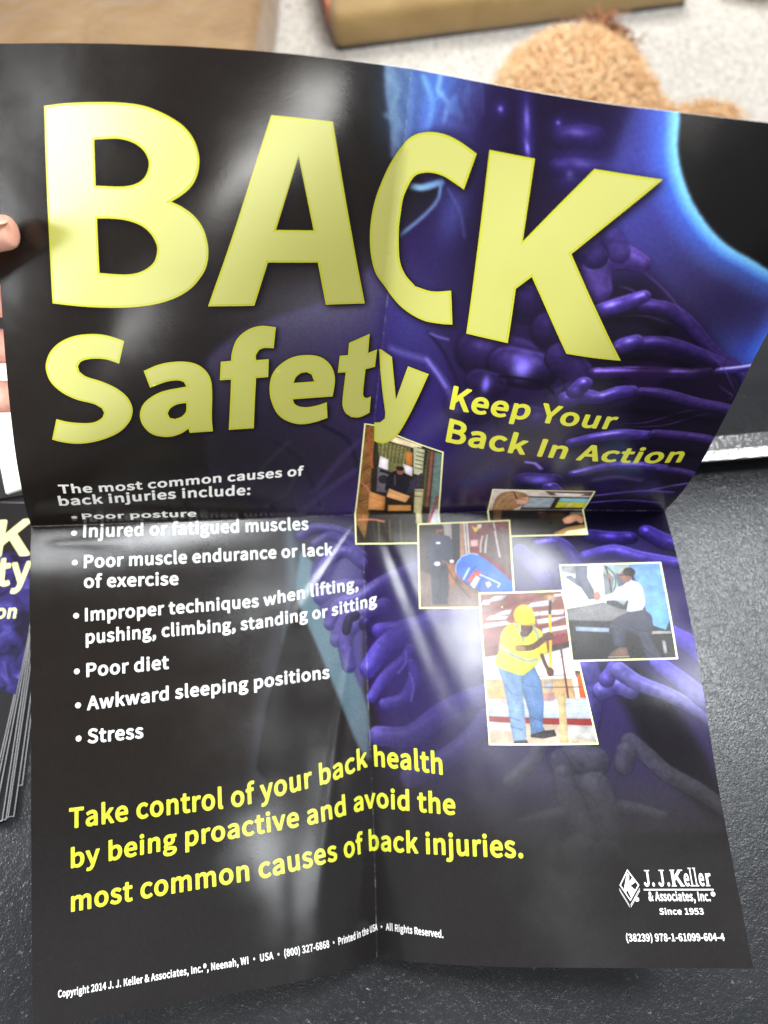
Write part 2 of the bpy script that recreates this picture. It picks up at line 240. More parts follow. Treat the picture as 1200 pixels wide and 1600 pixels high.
2175, 2933, 3500, 2163, 2897, 3335, 2151, 2860, 3171, 2140, 2823, 3006, 2127, 2786, 2841, 2115, 2749, 2677, 2102, 2710, 2513, 2091, 2669, 2350, 2082, 2623, 2189, 2074, 2575, 2029, 2066, 2525, 1869, 2058, 2477, 1710, 2051, 2432, 1549, 2044, 2392, 1388, 2039, 2363, 1225, 2035, 2347, 1061, 2032, 2343, 897, 2032, 2351, 732, 2034, 2364, 568, 2027, 2198, 617, 2022, 2031, 657, 2019, 1862, 685, 2016, 1691, 705, 2014, 1519, 721, 2010, 1348, 736, 2005, 1177, 750, 2001, 1005, 763, 1997, 834, 770, 1997, 663, 765, 2000, 492, 750, 2005, 321, 734, 2011, 151, 724, 2015, -20, 720, 2019, -191, 721, 2022, -362, 722, 2025, -532, 723, 2028, -703, 722,
2341, 2925, 3490, 2328, 2901, 3323, 2316, 2875, 3155, 2303, 2846, 2989, 2289, 2817, 2823, 2275, 2787, 2657, 2261, 2754, 2492, 2249, 2714, 2329, 2241, 2665, 2169, 2235, 2611, 2011, 2229, 2558, 1853, 2221, 2507, 1695, 2214, 2459, 1537, 2209, 2414, 1379, 2205, 2376, 1219, 2201, 2352, 1058, 2199, 2343, 896, 2201, 2348, 734, 2205, 2361, 573, 2195, 2197, 628, 2188, 2031, 677, 2184, 1862, 712, 2181, 1691, 737, 2177, 1520, 757, 2171, 1348, 778, 2166, 1177, 795, 2162, 1005, 805, 2158, 834, 809, 2156, 663, 807, 2157, 493, 797, 2162, 323, 782, 2169, 153, 768, 2176, -17, 760, 2180, -188, 758, 2184, -358, 758, 2187, -529, 759, 2190, -699, 761,
], float).reshape(NU, NV, 3) / 10000.0


WRINKLES = [
    ([(229.6,309),(184.4,377.9)], 1.0, 4.2),
    ([(242.7,309.4),(287,432.2)], -0.9, 6.0),
    ([(222.5,396.3),(184.7,573.7)], 1.0, 4.6),
    ([(243.1,406.7),(262.8,572.5)], -0.9, 5.0),
    ([(228.7,513.7),(212.9,600.2)], 0.5, 4.0),
    ([(8.8,318.3),(54.5,318.5)], 0.35, 4.0),
]


def _axis(t, n, c):
    t = np.clip(t, -0.49, n - 1 + 0.49)
    i = np.clip(np.floor(t).astype(int), 0, n - 2)
    f = t - i
    lo = np.where(i < c, 0, c)
    hi = np.where(i < c, c, n - 1)
    idx = np.stack([i - 1, i, i + 1, i + 2], -1)
    w = np.stack([-.5 * f + f * f - .5 * f ** 3, 1 - 2.5 * f * f + 1.5 * f ** 3, .5 * f + 2 * f * f - 1.5 * f ** 3, -.5 * f * f + .5 * f ** 3], -1)
    a = idx[..., 0] < lo
    w[..., 1] += np.where(a, 2 * w[..., 0], 0)
    w[..., 2] -= np.where(a, w[..., 0], 0)
    w[..., 0] = np.where(a, 0, w[..., 0])
    b = idx[..., 3] > hi
    w[..., 2] += np.where(b, 2 * w[..., 3], 0)
    w[..., 1] -= np.where(b, w[..., 3], 0)
    w[..., 3] = np.where(b, 0, w[..., 3])
    return np.clip(idx, 0, n - 1), w


def S(u, v):
    """Point of the curved sheet (world metres) at flat position u, v (mm from the top left corner)."""
    u = np.asarray(u, float)
    v = np.asarray(v, float)
    iu, wu = _axis(u / W * (NU - 1), NU, CI)
    iv, wv = _axis(v / H * (NV - 1), NV, CJ)
    G = SURF[iu[..., :, None], iv[..., None, :]]
    P = (G * wu[..., :, None, None] * wv[..., None, :, None]).sum((-3, -2))
    for (a, b), amp, w0 in WRINKLES:          # shallow creases added to catch glare streaks fanning out of the crossed folds
        dx, dy = b[0] - a[0], b[1] - a[1]
        ln = math.hypot(dx, dy)
        t = ((u - a[0]) * dx + (v - a[1]) * dy) / ln ** 2
        s = ((u - a[0]) * -dy + (v - a[1]) * dx) / ln
        w = w0 * (0.35 + 0.65 * np.clip(t, 0, 1.3))
        h = amp * w / w0 * np.exp(-0.5 * (s / w) ** 2) * np.clip(t * 6, 0, 1) * np.clip((1.25 - t) * 1.6, 0, 1) * (t > 0)
        P[..., 2] += h / 1000
    return P


def SN(u, v, e=0.7):
    du = S(u + e, v) - S(u - e, v)
    dv = S(u, v + e) - S(u, v - e)
    n = np.cross(dv, du)
    return n / np.linalg.norm(n, axis=-1, keepdims=True)


def on_sheet(u, v, lift):
    u = np.asarray(u, float)
    v = np.asarray(v, float)
    n = SN(u, v)
    return S(u, v) + n * lift, n


def smooth(pts, closed=False, k=5, corner=38):
    """Catmull-Rom through the points, keeping sharp corners sharp."""
    P = np.array(pts, float)
    n = len(P)
    sharp = np.zeros(n, bool)
    for i in range(n):
        if not closed and i in (0, n - 1):
            sharp[i] = True
            continue
        a = P[i] - P[i - 1]
        b = P[(i + 1) % n] - P[i]
        ang = math.degrees(abs(math.atan2(a[0] * b[1] - a[1] * b[0], a @ b)))
        sharp[i] = ang > corner
    out = []
    for i in range(n if closed else n - 1):
        p1, p2 = P[i], P[(i + 1) % n]
        if sharp[i] and sharp[(i + 1) % n]:
            out.append(p1)
            continue
        p0 = P[i - 1] if not sharp[i] else p1 - (p2 - p1)
        p3 = P[(i + 2) % n] if not sharp[(i + 1) % n] else p2 + (p2 - p1)
        d = np.linalg.norm(p2 - p1)
        m1 = (p2 - p0) / max(np.linalg.norm(p2 - p0), 1e-6) * d
        m2 = (p3 - p1) / max(np.linalg.norm(p3 - p1), 1e-6) * d
        for t in np.arange(k) / k:
            out.append((2 * t ** 3 - 3 * t ** 2 + 1) * p1 + (t ** 3 - 2 * t ** 2 + t) * m1 + (-2 * t ** 3 + 3 * t ** 2) * p2 + (t ** 3 - t ** 2) * m2)
    if not closed:
        out.append(P[-1])
    return np.array(out)


# ------------------------------------------------------------------ the printed picture, painted as ink colours in flat mm
def blur(a, s):
    if s < 0.3:
        return a
    r = int(math.ceil(3 * s))
    k = np.exp(-0.5 * (np.arange(-r, r + 1) / s) ** 2)
    k /= k.sum()
    for ax in (0, 1):
        pad = [(0, 0)] * a.ndim
        pad[ax] = (r, r)
        b = np.pad(a, pad, mode='edge')
        n = a.shape[ax]
        a = sum(k[j] * (b[j:j + n] if ax == 0 else b[:, j:j + n]) for j in range(2 * r + 1))
    return a


class Ink:
    def __init__(self, u0, v0, u1, v1, res, base):
        self.u0, self.v0, self.u1, self.v1, self.res = u0, v0, u1, v1, res
        self.w, self.h = int(round((u1 - u0) * res)), int(round((v1 - v0) * res))
        self.img = np.zeros((self.h, self.w, 3)) + np.array(base, float)
        self.rng = np.random.default_rng(7)

    def win(self, P, pad):
        P = np.asarray(P, float)
        x0 = max(int((P[:, 0].min() - pad - self.u0) * self.res), 0)
        x1 = min(int((P[:, 0].max() + pad - self.u0) * self.res) + 2, self.w)
        y0 = max(int((P[:, 1].min() - pad - self.v0) * self.res), 0)
        y1 = min(int((P[:, 1].max() + pad - self.v0) * self.res) + 2, self.h)
        if x1 <= x0 or y1 <= y0:
            return None
        U, V = np.meshgrid((np.arange(x0, x1) + .5) / self.res + self.u0, (np.arange(y0, y1) + .5) / self.res + self.v0)
        return (slice(y0, y1), slice(x0, x1)), U, V

    def mix(self, sl, m, color):
        self.img[sl] += (np.asarray(color, float) - self.img[sl]) * m[..., None]

    def poly(self, P, color, soft=0.25, alpha=1.0, curve=False, grain=0, shade=None):
        soft = soft * (.6 if getattr(self, 'form', 0) else 1)
        P = smooth(P, True, 5) if curve else np.asarray(P, float)
        w = self.win(P, 3 * soft + 1)
        if w is None:
            return
        sl, U, V = w
        ins = np.zeros(U.shape, bool)
        for a, b in zip(P, np.roll(P, -1, 0)):
            if a[1] == b[1]:
                continue
            t = (V - a[1]) / (b[1] - a[1])
            ins ^= ((a[1] <= V) != (b[1] <= V)) & (U < a[0] + t * (b[0] - a[0]))
        m = blur(ins.astype(float), soft * self.res) * alpha
        col = np.asarray(color, float)
        if getattr(self, 'form', 0):
            mb_ = blur(ins.astype(float), 1.6 * self.res)
            col = col * (1 - self.form + 1.45 * self.form * mb_ / max(mb_.max(), 1e-3))[..., None]
            grain = grain or 5
        if shade is not None:       # (other colour, direction) a printed blend across the shape
            c2, (dx, dy) = shade
            pr = U * dx + V * dy
            t = (pr - (P @ (dx, dy)).min()) / max(np.ptp(P @ (dx, dy)), 1e-6)
            col = col + (np.asarray(c2, float) - np.asarray(color, float)) * np.clip(t, 0, 1)[..., None]
        if grain:
            g = blur(self.rng.normal(size=U.shape), 0.8)
            col = col + (g / g.std() * grain)[..., None]
        self.mix(sl, m, col)

    def ell(self, c, rx, ry, color, rot=0, soft=0.25, alpha=1.0):
        c = c[0] if isinstance(c, list) else c
        t = np.linspace(0, 2 * math.pi, 28, endpoint=False)
        x, y = rx * np.cos(t), ry * np.sin(t)
        a = R(rot)
        self.poly(np.c_[c[0] + x * math.cos(a) - y * math.sin(a), c[1] + x * math.sin(a) + y * math.cos(a)], color, soft, alpha)

    def wash(self, c, rx, ry, color, alpha=1.0, rot=0):
        c = c[0] if isinstance(c, list) else c
        r = max(rx, ry) * 2.6
        w = self.win([(c[0] - r, c[1] - r), (c[0] + r, c[1] + r)], 0)
        if w is None:
            return
        sl, U, V = w
        a = R(rot)
        x = (U - c[0]) * math.cos(a) + (V - c[1]) * math.sin(a)
        y = -(U - c[0]) * math.sin(a) + (V - c[1]) * math.cos(a)
        self.mix(sl, alpha * np.exp(-0.5 * ((x / rx) ** 2 + (y / ry) ** 2)), color)

    def sdf(self, P, rr, pad):
        w = self.win(P, pad)
        if w is None:
            return None
        sl, U, V = w
        best = np.full(U.shape, 1e9)
        sx = np.zeros(U.shape)
        sy = np.zeros(U.shape)
        rad = np.ones(U.shape)
        along = np.zeros(U.shape)
        n = len(P) - 1
        for i in range(n):
            a, b = P[i], P[i + 1]
            d = b - a
            t = np.clip(((U - a[0]) * d[0] + (V - a[1]) * d[1]) / max(d @ d, 1e-9), 0, 1)
            qx, qy = U - a[0] - t * d[0], V - a[1] - t * d[1]
            r = rr[i] + t * (rr[i + 1] - rr[i])
            q = np.hypot(qx, qy) / r
            m = q < best
            best[m] = q[m]
            sx[m], sy[m], rad[m], along[m] = (qx / r)[m], (qy / r)[m], r[m], ((i + t) / n)[m]
        return sl, best, sx, sy, rad, along

    def line(self, P, width, color, alpha=1.0, soft=0.2, taper=False):
        P = smooth(P, False, 4) if len(P) > 2 else np.asarray(P, float)
        r = self.sdf(P, [width / 2] * len(P), width / 2 + 2 * soft + .5)
        if r is None:
            return
        sl, q, _, _, rad, al = r
        d = (q - 1) * rad
        m = np.clip(0.5 - d / (2 * soft + 1e-6), 0, 1) * alpha
        if taper:
            m = m * np.sin(np.pi * np.clip(al, 0.02, 0.98)) ** 0.6
        self.mix(sl, m, color)

    def bone(self, P, r, dark, mid, hi, alpha=1.0, gloss=1.0, light=(-0.25, -0.75, 0.62), edge=0.3, slim=0.8):
        """An x-ray style bone: a rounded tube or blob, lit in the illustration from above."""
        P = smooth(P, False, 4, 80) if len(P) > 2 else np.asarray(P, float)
        if np.isscalar(r):
            rr = np.full(len(P), float(r))
        else:
            rr = np.interp(np.linspace(0, 1, len(P)), np.linspace(0, 1, len(r)), r)
        rr = rr * slim
        z = self.sdf(P, rr, max(rr) + 1.5)
        if z is None:
            return
        sl, q, sx, sy, rad, al = z
        nz = np.sqrt(np.clip(1 - q * q, 0, 1))
        L = np.array(light) / np.linalg.norm(light)
        dif = np.clip(sx * L[0] + sy * L[1] + nz * L[2], 0, 1)
        hv = L + np.array([0, 0, 1.0])
        hv /= np.linalg.norm(hv)
        sp = np.clip(sx * hv[0] + sy * hv[1] + nz * hv[2], 0, 1) ** 26 * (0.55 + 0.45 * np.sin(al * 9 + P[0, 0]))
        dark, mid, hi = (np.array(c, float) for c in (dark, mid, hi))
        col = dark + (mid - dark) * (dif ** 1.3 * (.35 + .65 * nz ** .7))[..., None]
        col = col + (hi - col) * np.clip(sp * gloss, 0, 1)[..., None]
        tex = blur(self.rng.normal(size=q.shape), 2.2)
        col = col * (1 + .05 * tex / max(tex.std(), 1e-6))[..., None]
        rim = np.exp(-((q - .84) / .09) ** 2) * np.clip(-sy * 1.1 + .1, 0, 1) * .42 * gloss ** .5
        col = col + (hi - col) * np.clip(rim, 0, 1)[..., None]
        col = col * (1 - .45 * np.clip((q - .86) / .14, 0, 1) * np.clip(sy + .5, 0, 1))[..., None]
        m = np.clip((1 - q) * rad / edge + .5, 0, 1) * alpha
        self.mix(sl, m, col)

    def grain(self, amt, s=0.7):
        g = blur(self.rng.normal(size=self.img.shape[:2]), s)
        self.img += (g / g.std() * amt)[..., None] * (self.img.mean(-1, keepdims=True) / 60 + .15)

    def sample(self, u, v):
        x = np.clip((u - self.u0) * self.res - .5, 0, self.w - 1.001)
        y = np.clip((v - self.v0) * self.res - .5, 0, self.h - 1.001)
        i, j = y.astype(int), x.astype(int)
        a, b = (y - i)[..., None], (x - j)[..., None]
        I = self.img
        return I[i, j] * (1 - a) * (1 - b) + I[i + 1, j] * a * (1 - b) + I[i, j + 1] * (1 - a) * b + I[i + 1, j + 1] * a * b


art = Ink(-1, -1, W + 1, H + 1, 2.0, (27, 22, 18))
DK, MD, HI = (30, 16, 58), (70, 48, 132), (176, 160, 232)
# figure seen from behind: left contour (neck, shoulder, flank) and right contour (neck, shoulder)
art.poly([(219.1,-1.8),(220.5,11.7),(222.9,21.6),(224.6,29.4),(226.3,43.4),(237,47),(245.8,51.7),(245.7,56.2),(256.3,52.5),(254.8,60),(247.7,70.4),(236,84.7),(224.1,100),(219,106.9),(208,116.5),(189.1,129),(173.6,134.2),(158.1,139.7),(144.5,146.1),(132.7,153.9),(122.7,163.4),(115.8,180.5),(117,219.4),(120.8,267.7),(152.7,298),(185.1,331.4),(228.3,343),(234.7,447.9),(286.4,534),(462.8,536.1),(471,221.8),(471,148),(471,107.5),(440.3,74.1),(424.7,64.6),(411.5,58.6),(398.4,50.1),(384.4,37.6),(375,25.5),(368.9,13.8),(365.4,0.4),(363.4,-6),(313.1,-6)],
         (33, 18, 58), 1.2, 1.0, True)
# shoulder and flank on the left, greyer towards the edge
art.poly([(236,84.7),(224.1,100),(219,106.9),(208,116.5),(189.1,129),(173.6,134.2),(158.1,139.7),(144.5,146.1),(132.7,153.9),(122.7,163.4),(117.9,199.2),(120.8,267.7),(190.4,300.3),(228.9,302.1),(234.1,206.9),(239.1,129.1)],
         (76, 72, 94), 1.6, 0.9, True, shade=((60, 46, 100), (1, 0.1)))
art.wash([(198.8,127)], 40, 16, (116, 114, 134), .6, -12)
art.wash([(134.2,232.3)], 45, 50, (26, 22, 28), .85)
art.wash([(196.5,249.6)], 40, 26, (32, 25, 44), .8)
art.wash([(168.1,193.5)], 30, 22, (40, 34, 52), .5)
for P, w, c, a in (([(164.4,229.9),(182.8,248.7),(199.5,294)], 2.2, (24, 18, 38), .6), ([(197,218.6),(216,233.4),(225.4,262.6)], 3.0, (20, 14, 34), .7),
                   ([(193.8,280.5),(210.4,250.3),(222.9,233.7)], 5.0, (58, 46, 84), .7), ([(185.6,300),(207.5,274.6),(222.8,259.6)], 5.5, (62, 50, 92), .7),
                   ([(147.4,270.3),(160.3,246.7),(174,230.7)], 3.5, (52, 50, 62), .5), ([(159.4,291.5),(175.1,279.3),(179.7,260.6)], 3.0, (56, 56, 66), .5)):
    art.line(P, w, c, a, 1.2)
# arm and flank below the fold: grey-teal shapes with the dark gap between arm and trunk
art.poly([(166.7,298.9),(229.1,310.5),(230.4,483.8),(182.2,512),(141.3,494.1),(152.1,432.4),(164.2,369.3)], (70, 72, 84), 3, .95, True, shade=((40, 40, 44), (-0.8, 0.6)))
art.wash([(151.9,349.2)], 30, 60, (30, 27, 27), .8)
art.line([(177,316.1),(178.8,350.9),(174.5,398.4)], 8, (92, 110, 118), .5, 3)
art.poly([(177.5,361.1),(175,379.6),(166.8,411.5),(156.3,446),(148.3,482.9),(176.8,523.2),(235.7,530.5),(231.4,492.7),(223.7,477.5),(209.9,443.1),(196.6,409.3),(185.7,381.4)], (24, 20, 18), .8, 1, True)
art.poly([(185.1,331.4),(194.2,341.8),(192.2,359.1),(200,381.3),(209.4,402.9),(219.6,419.7),(228.1,438.4),(232.3,457),(231.1,488.3),(223.7,477.5),(209.9,443.1),(196.6,409.3),(185.7,381.4),(180.3,363.2)], (90, 112, 122), 1.0, .95, True, shade=((72, 92, 104), (0, 1)))
art.poly([(194.2,341.8),(192.2,359.1),(200,381.3),(209.4,402.9),(219.6,419.7),(228.1,438.4),(231.7,328.1),(209.4,322.4)], (66, 58, 110), 1.0, .95, True)
for P, r, k in (([(185.5,320.5),(195.2,314.8),(214.4,317.6),(228.8,325.6)], 5.5, .8), ([(195.7,326.9),(209.4,321.4),(231.4,337.1)], 5, .8), ([(196.2,354.3),(203.8,342.2),(218.7,333.8),(231.3,343.1)], 6, .9),
                ([(198,369.2),(212.8,359.9),(230.8,360.3)], 6, .8), ([(205,388.6),(212.3,374.5),(227.4,370),(247.4,358.8),(271.8,348.7),(306,339.4)], [6, 7.5, 6.5], 1.),
                ([(209.9,400.6),(219.5,381.9),(230.6,381.2),(247,375.9)], 7, .9), ([(218.2,419.6),(216.3,400.8),(224.8,389.2),(236.8,389.7)], 7, .9)):
    art.bone(P, r, (40, 32, 84), (92, 82, 152), (168, 162, 220), .85 * k, .5)
art.bone([(217.1,393.8),(219.8,385.8),(225,383)], 4.5, (22, 16, 40), (40, 30, 66), (60, 50, 90))
art.bone([(231.9,389.4),(236,386.3),(238.6,394.6)], 6, (22, 16, 46), (40, 28, 78), (80, 66, 150))
art.bone([(242.5,394.9),(256,393.3),(271.3,391.1)], [7, 6, 8], (44, 28, 100), (78, 56, 162), (150, 136, 236))
# great ribs of the left side crossing the vertical fold
for P, r in (([(233.7,422.4),(246,406.9),(265.4,396.1),(289.4,387.2),(323,380.7)], [9, 10, 9]), ([(234.9,443.3),(245.1,430.2),(260.8,417.2),(264.9,409)], [5, 6, 4]),
             ([(244.3,448.5),(259.5,444.8),(266.7,431.4),(265.4,419.8)], [5, 6, 4]), ([(238.4,470.8),(261.9,471.7),(285.7,457),(309.1,446.4),(337,440.4)], [9, 10, 9]),
             ([(260.7,499.5),(283.9,489.4),(307.3,472.7),(317.3,459.9)], [9, 9, 8])):
    art.bone(P, r, (46, 34, 110), (88, 74, 178), (156, 150, 240), .95, .5)
art.line([(234.6,424.8),(250.6,411),(270.7,403.5)], .8, (40, 28, 96), .8)
art.line([(255.7,427.1),(261.6,419.6),(261.9,411.6)], 1.4, (150, 140, 240), .8, .5)
art.line([(264.1,447.3),(266.5,436),(264.1,427.6)], 1.4, (150, 140, 240), .8, .5)

# upper right: neck, skull base and head rim of the x-ray
art.poly([(219.1,-1.8),(220.5,11.7),(222.9,21.6),(224.6,29.4),(226.3,43.4),(236.7,44.7),(238.6,36.1),(233.9,-2.3)], (126, 152, 172), .8, .9, True, shade=((70, 70, 110), (1, 0)))
for P, c in (([(221.5,4.9),(226.8,10.1),(225,19.2),(229.9,28)], (130, 160, 176)), ([(225.3,0.2),(231,6.7),(228.6,15.8),(234.3,24.3)], (60, 66, 104)), ([(222,22.6),(227.6,25.1),(227,33),(232.5,40.7)], (120, 150, 170))):
    art.line(P, 2.6, c, .6, 1.2)
art.poly([(233.9,-2.3),(271.4,-1.3),(271.8,14.5),(268.5,28.7),(256.5,30.9),(239.1,34.4)], (66, 66, 150), 1.5, .95)
art.poly([(236.5,-0.4),(240.9,-0),(239.3,35.9),(235.7,36.7)], (34, 22, 60), .8, .9)
art.poly([(256.6,1.9),(258.7,2.2),(249.2,24.5),(244.6,26.9)], (44, 28, 96), .7, .9)
art.poly([(254.5,9.2),(258.1,6.8),(258.4,12.3),(262.7,15.4),(263.1,19.5),(259.1,16.6),(255,16.7),(251.7,22.8),(250.4,27.9),(252,19.7),(253.9,14)], (150, 220, 252), .8, 1)
art.poly([(247.9,6.2),(252,6.7),(249.8,10),(245.4,12.5),(246.9,8.7)], (140, 204, 250), .7, .95)
art.poly([(259.2,4.9),(268.4,0.6),(271.9,10),(271.9,15),(265.4,9.7),(261.9,12.6)], (100, 120, 214), 1.0, .8)
art.line([(269,0.5),(271.6,8.6),(272.4,14.3)], 1.2, (110, 180, 240), .8, .6)
art.line([(250.4,27.9),(255.1,21.8),(267.2,21.2)], 3, (110, 150, 230), .6, 1.5)
art.wash([(249.7,9.4)], 18, 20, (112, 172, 238), .75)
art.line([(239.2,2.5),(245.4,13.1),(244.4,25.4)], 3, (150, 210, 246), .6, 1.2)
art.line([(248.1,-1.2),(247.3,6.9),(253.5,11.7),(252.8,20.1)], 2.4, (176, 226, 252), .7, .9)
art.line([(263.2,-0.8),(262.8,10.1),(269,17.9)], 2.6, (120, 176, 240), .6, 1.2)
art.poly([(243.2,27.2),(251.7,22.8),(260.6,23.6),(268,25.7),(256.4,29.9),(245.3,32.1)], (44, 34, 96), 1.4, .8)
art.wash([(256.1,27.8)], 16, 8, (100, 140, 220), .5)
art.wash([(275.5,19.8)], 14, 26, (64, 40, 140), .6, 20)
art.poly([(236.9,45.7),(245.8,51.7),(245.8,56.5),(256.3,52.5),(254.8,60),(247.7,70.4),(238.5,82.6),(234.8,85),(233.3,71.4),(236,56.7)], (26, 24, 20), 1.0, .95)
art.line([(238.2,56.2),(245.6,55.5),(256,50.2)], 3.4, (150, 205, 226), .95, .8)
art.line([(234.9,85.7),(247.8,71.1),(255.2,59.9),(255.8,51.6)], 1.8, (140, 196, 226), .9, .8)
art.wash([(265,65.8)], 6, 14, (90, 110, 210), .8, 10)
art.wash([(257,95.4)], 18, 24, (50, 36, 104), .7)
art.line([(260.1,53.1),(268.3,63.3),(273.4,76.4)], 1.2, (110, 130, 220), .5, 1)
# dark skull / upper spine behind the letter K
art.wash([(307.7,14.4)], 34, 30, (34, 16, 58), .9)
art.wash([(303.6,55.9)], 26, 36, (30, 16, 48), .85)
for c, rx, ry, rot in (([(321.2,14.3)], 4, 1.7, 0), ([(325.6,27.9)], 4.5, 1.6, 0), ([(322.2,33.7)], 1.8, 1.8, 0), ([(295.3,12.9)], 1.2, 6, -14), ([(281,10)], 1.1, 1.1, 0), ([(298.4,25.5)], 1, 4, -20), ([(310.9,11.5)], .8, .8, 0)):
    art.wash(c, rx * 2.2, ry * 2.4, (56, 40, 140), .6, rot)
    art.wash(c, rx * .7, ry * .7, (160, 146, 226), .75, rot)
art.bone([(315,17.7),(322.5,15.6),(330.3,15.5)], 7, (30, 16, 60), (62, 40, 130), (130, 110, 220), .5, .4)
art.bone([(315.2,31.9),(326.1,30),(337.2,29.3)], 6, (30, 16, 60), (56, 34, 118), (130, 110, 220), .5, .4)
# blue shoulder with a bright cyan rim
art.poly([(342.1,-4.4),(363.4,-6),(365.4,0.4),(368.9,13.8),(375,25.5),(384.4,37.6),(398.4,50.1),(411.5,58.6),(424.7,64.6),(439.2,72),(471,86.4),(471,123.5),(471,158),(471,184.5),(465.7,146.4),(421.4,116.1),(392.4,90.4),(372,70.4),(357.9,62.4),(345.5,48),(339.1,36.4),(339.5,26.2)],
         (64, 70, 152), 4, .96, True, shade=((72, 66, 156), (0, 1)))
art.wash([(417.6,98.4)], 44, 30, (56, 44, 96), .95, 30)
art.wash([(462,129.1)], 30, 14, (62, 84, 190), .7)
art.wash([(356.3,46.1)], 20, 26, (62, 58, 150), .6)
RIM = [(362.8,-6),(365.4,0.4),(368.9,13.8),(375,25.5),(384.4,37.6),(398.4,50.1),(411.5,58.6),(424.7,64.6),(439.2,72),(466.3,84.1),(471,106.4),(471,130)]
art.line(RIM, 26, (76, 104, 200), .38, 8)
art.line(RIM, 20, (96, 148, 224), .55, 7)
art.line(RIM, 8, (146, 208, 244), .9, 3.2)
art.poly([(360.6,-6),(365.4,0.4),(368.9,13.8),(375,25.5),(384.4,37.6),(398.4,50.1),(411.5,58.6),(424.7,64.6),(439.2,72),(466.3,84.1),(471,106.4),(471,130),(455.2,-6)], (29, 26, 25), .7, 1, True)
art.poly([(339.5,26.2),(342.1,-4.4),(334.3,-3.5),(331.4,19.5)], (36, 22, 70), 3, .7)

# spine and the right ribs above the fold
art.poly([(246.7,122.5),(270.6,119.7),(292.4,109.7),(342.9,101.6),(372.8,129.9),(396.9,306.7),(228.9,302.1),(234.6,212)], (40, 22, 74), 6, .8, True)
art.poly([(230.5,126.9),(251.8,129.5),(270.2,141.1),(279.4,170.8),(283,226.7),(267.7,303.2),(228.9,302.1),(232.8,217.8)], (47, 33, 100), 4, .9, True)
art.wash([(264.4,225.4)], 20, 36, (54, 32, 122), .8)
art.wash([(248.3,135)], 14, 16, (60, 56, 130), .7)
art.line([(239,158.3),(251.5,158.7),(263.2,158),(273.2,166.5),(281.2,176.3),(287.5,189.1)], 4, (96, 88, 164), .7, 2)
art.line([(263.2,158),(271.8,166),(278.1,173.3)], 2, (140, 136, 200), .6, 1.2)
art.line([(261.6,139.4),(271.2,147.5),(283.5,164.6),(292,182.3)], 2.2, (30, 16, 54), .8, 1.2)
for c, rx, ry, rot, k in (([(307.2,143.4)], 26, 20, 20, .7), ([(322.1,146.4)], 20, 16, 20, 1), ([(356.7,253.6)], 20, 14, 15, 1), ([(337,188.1)], 20, 18, 10, .6), ([(303.2,163.5)], 9, 12, 0, .6), ([(294.9,186.9)], 10, 14, 0, .4), ([(307,106)], 22, 14, 0, .6), ([(362,166.3)], 14, 18, 0, .8), ([(339.9,118.3)], 18, 14, 0, .7)):
    cc = c[0]
    art.bone([(cc[0] - rx * .4, cc[1]), (cc[0] + rx * .4, cc[1])], ry * 1.1, (24, 10, 46), (58, 36, 112), (120, 104, 200), k, .5, edge=3)
art.wash([(322,146)], 4, 5.5, (150, 140, 236), .9)
art.wash([(302.9,164)], 1.8, 4, (130, 120, 220), .9)
art.wash([(356.3,251.8)], 6, 4, (130, 124, 220), .8)
art.line([(342.5,229.7),(348.9,230.3),(354.2,236.1)], 2.6, (150, 146, 210), .8, .8)
art.line([(262.4,139.6),(267.5,140.2),(274.1,139.9)], 1.6, (110, 110, 180), .6, .7)
art.line([(309.8,155.8),(325.3,153.7),(337.4,154.8),(345.3,161.4)], 1.6, (18, 8, 34), .9, .8)
art.poly([(338.5,98.7),(352.4,84.6),(374.1,77.3),(407.8,102.3),(441.5,132.7),(471,178.6),(471,292.1),(384.7,295.1),(354.9,161.9)], (30, 18, 46), 4, .85, True)
art.bone([(344,134.5),(356.6,146.2),(357.3,156.2)], [14, 12, 10], (34, 20, 66), (64, 40, 120), (120, 100, 190), .9, .3)
art.bone([(352.5,89.8),(348.4,79.9),(350.7,72.4),(360,69.6),(370.3,71.4)], [9, 11, 10, 9, 6], (52, 32, 98), (92, 68, 156), (160, 140, 214), 1, .5)
art.bone([(339.6,69.3),(342.4,67),(345.4,71.6)], 9, (34, 20, 70), (64, 44, 120), (110, 90, 170), .9, .3)
art.bone([(351.1,60.9),(354.9,64.6),(357.2,68)], 7, (42, 28, 84), (72, 54, 140), (120, 100, 190), .8, .3)
for P, r in (([(379.1,94.7),(392.3,96),(406.8,104.4),(432.3,126.6),(459.8,146.4),(471,164.4)], [6, 5.5, 4.5, 3.5]), ([(384.1,118.6),(397.2,117.8),(417.6,125),(438.3,135.1),(464.6,151.1),(471,173.9)], [6.2, 6, 5, 4])):
    art.bone(P, r, (34, 18, 70), (76, 50, 142), (150, 130, 220), .98, .6)
art.bone([(365.2,141.6),(390.8,138.7),(434.8,143)], 5.4, (44, 22, 76), (76, 44, 130), (176, 160, 240), .95, 1.0)
art.line([(366,139.1),(390.5,137.8),(433.7,140.3)], 1.3, (150, 120, 216), .8, .6)
art.bone([(441.6,142.5),(455.2,143.3),(468.9,143.5),(471,145.7)], 3.6, (50, 34, 110), (90, 84, 180), (200, 200, 250), .95, 1.0)
art.line([(443.4,140.8),(454.5,141.7),(467.2,141.8)], 1.4, (196, 190, 250), .9, .5)
art.poly([(385.7,140.8),(396.9,123.2),(410.9,129.2),(408.5,143.7),(397.7,158.7),(383.1,169.9)], (48, 24, 74), 2, .75, True)
art.poly([(401.3,119.6),(423.5,130.3),(455.8,154.8),(471,183.8),(436.8,173),(430.1,145.8)], (36, 18, 56), 2.5, .8, True)
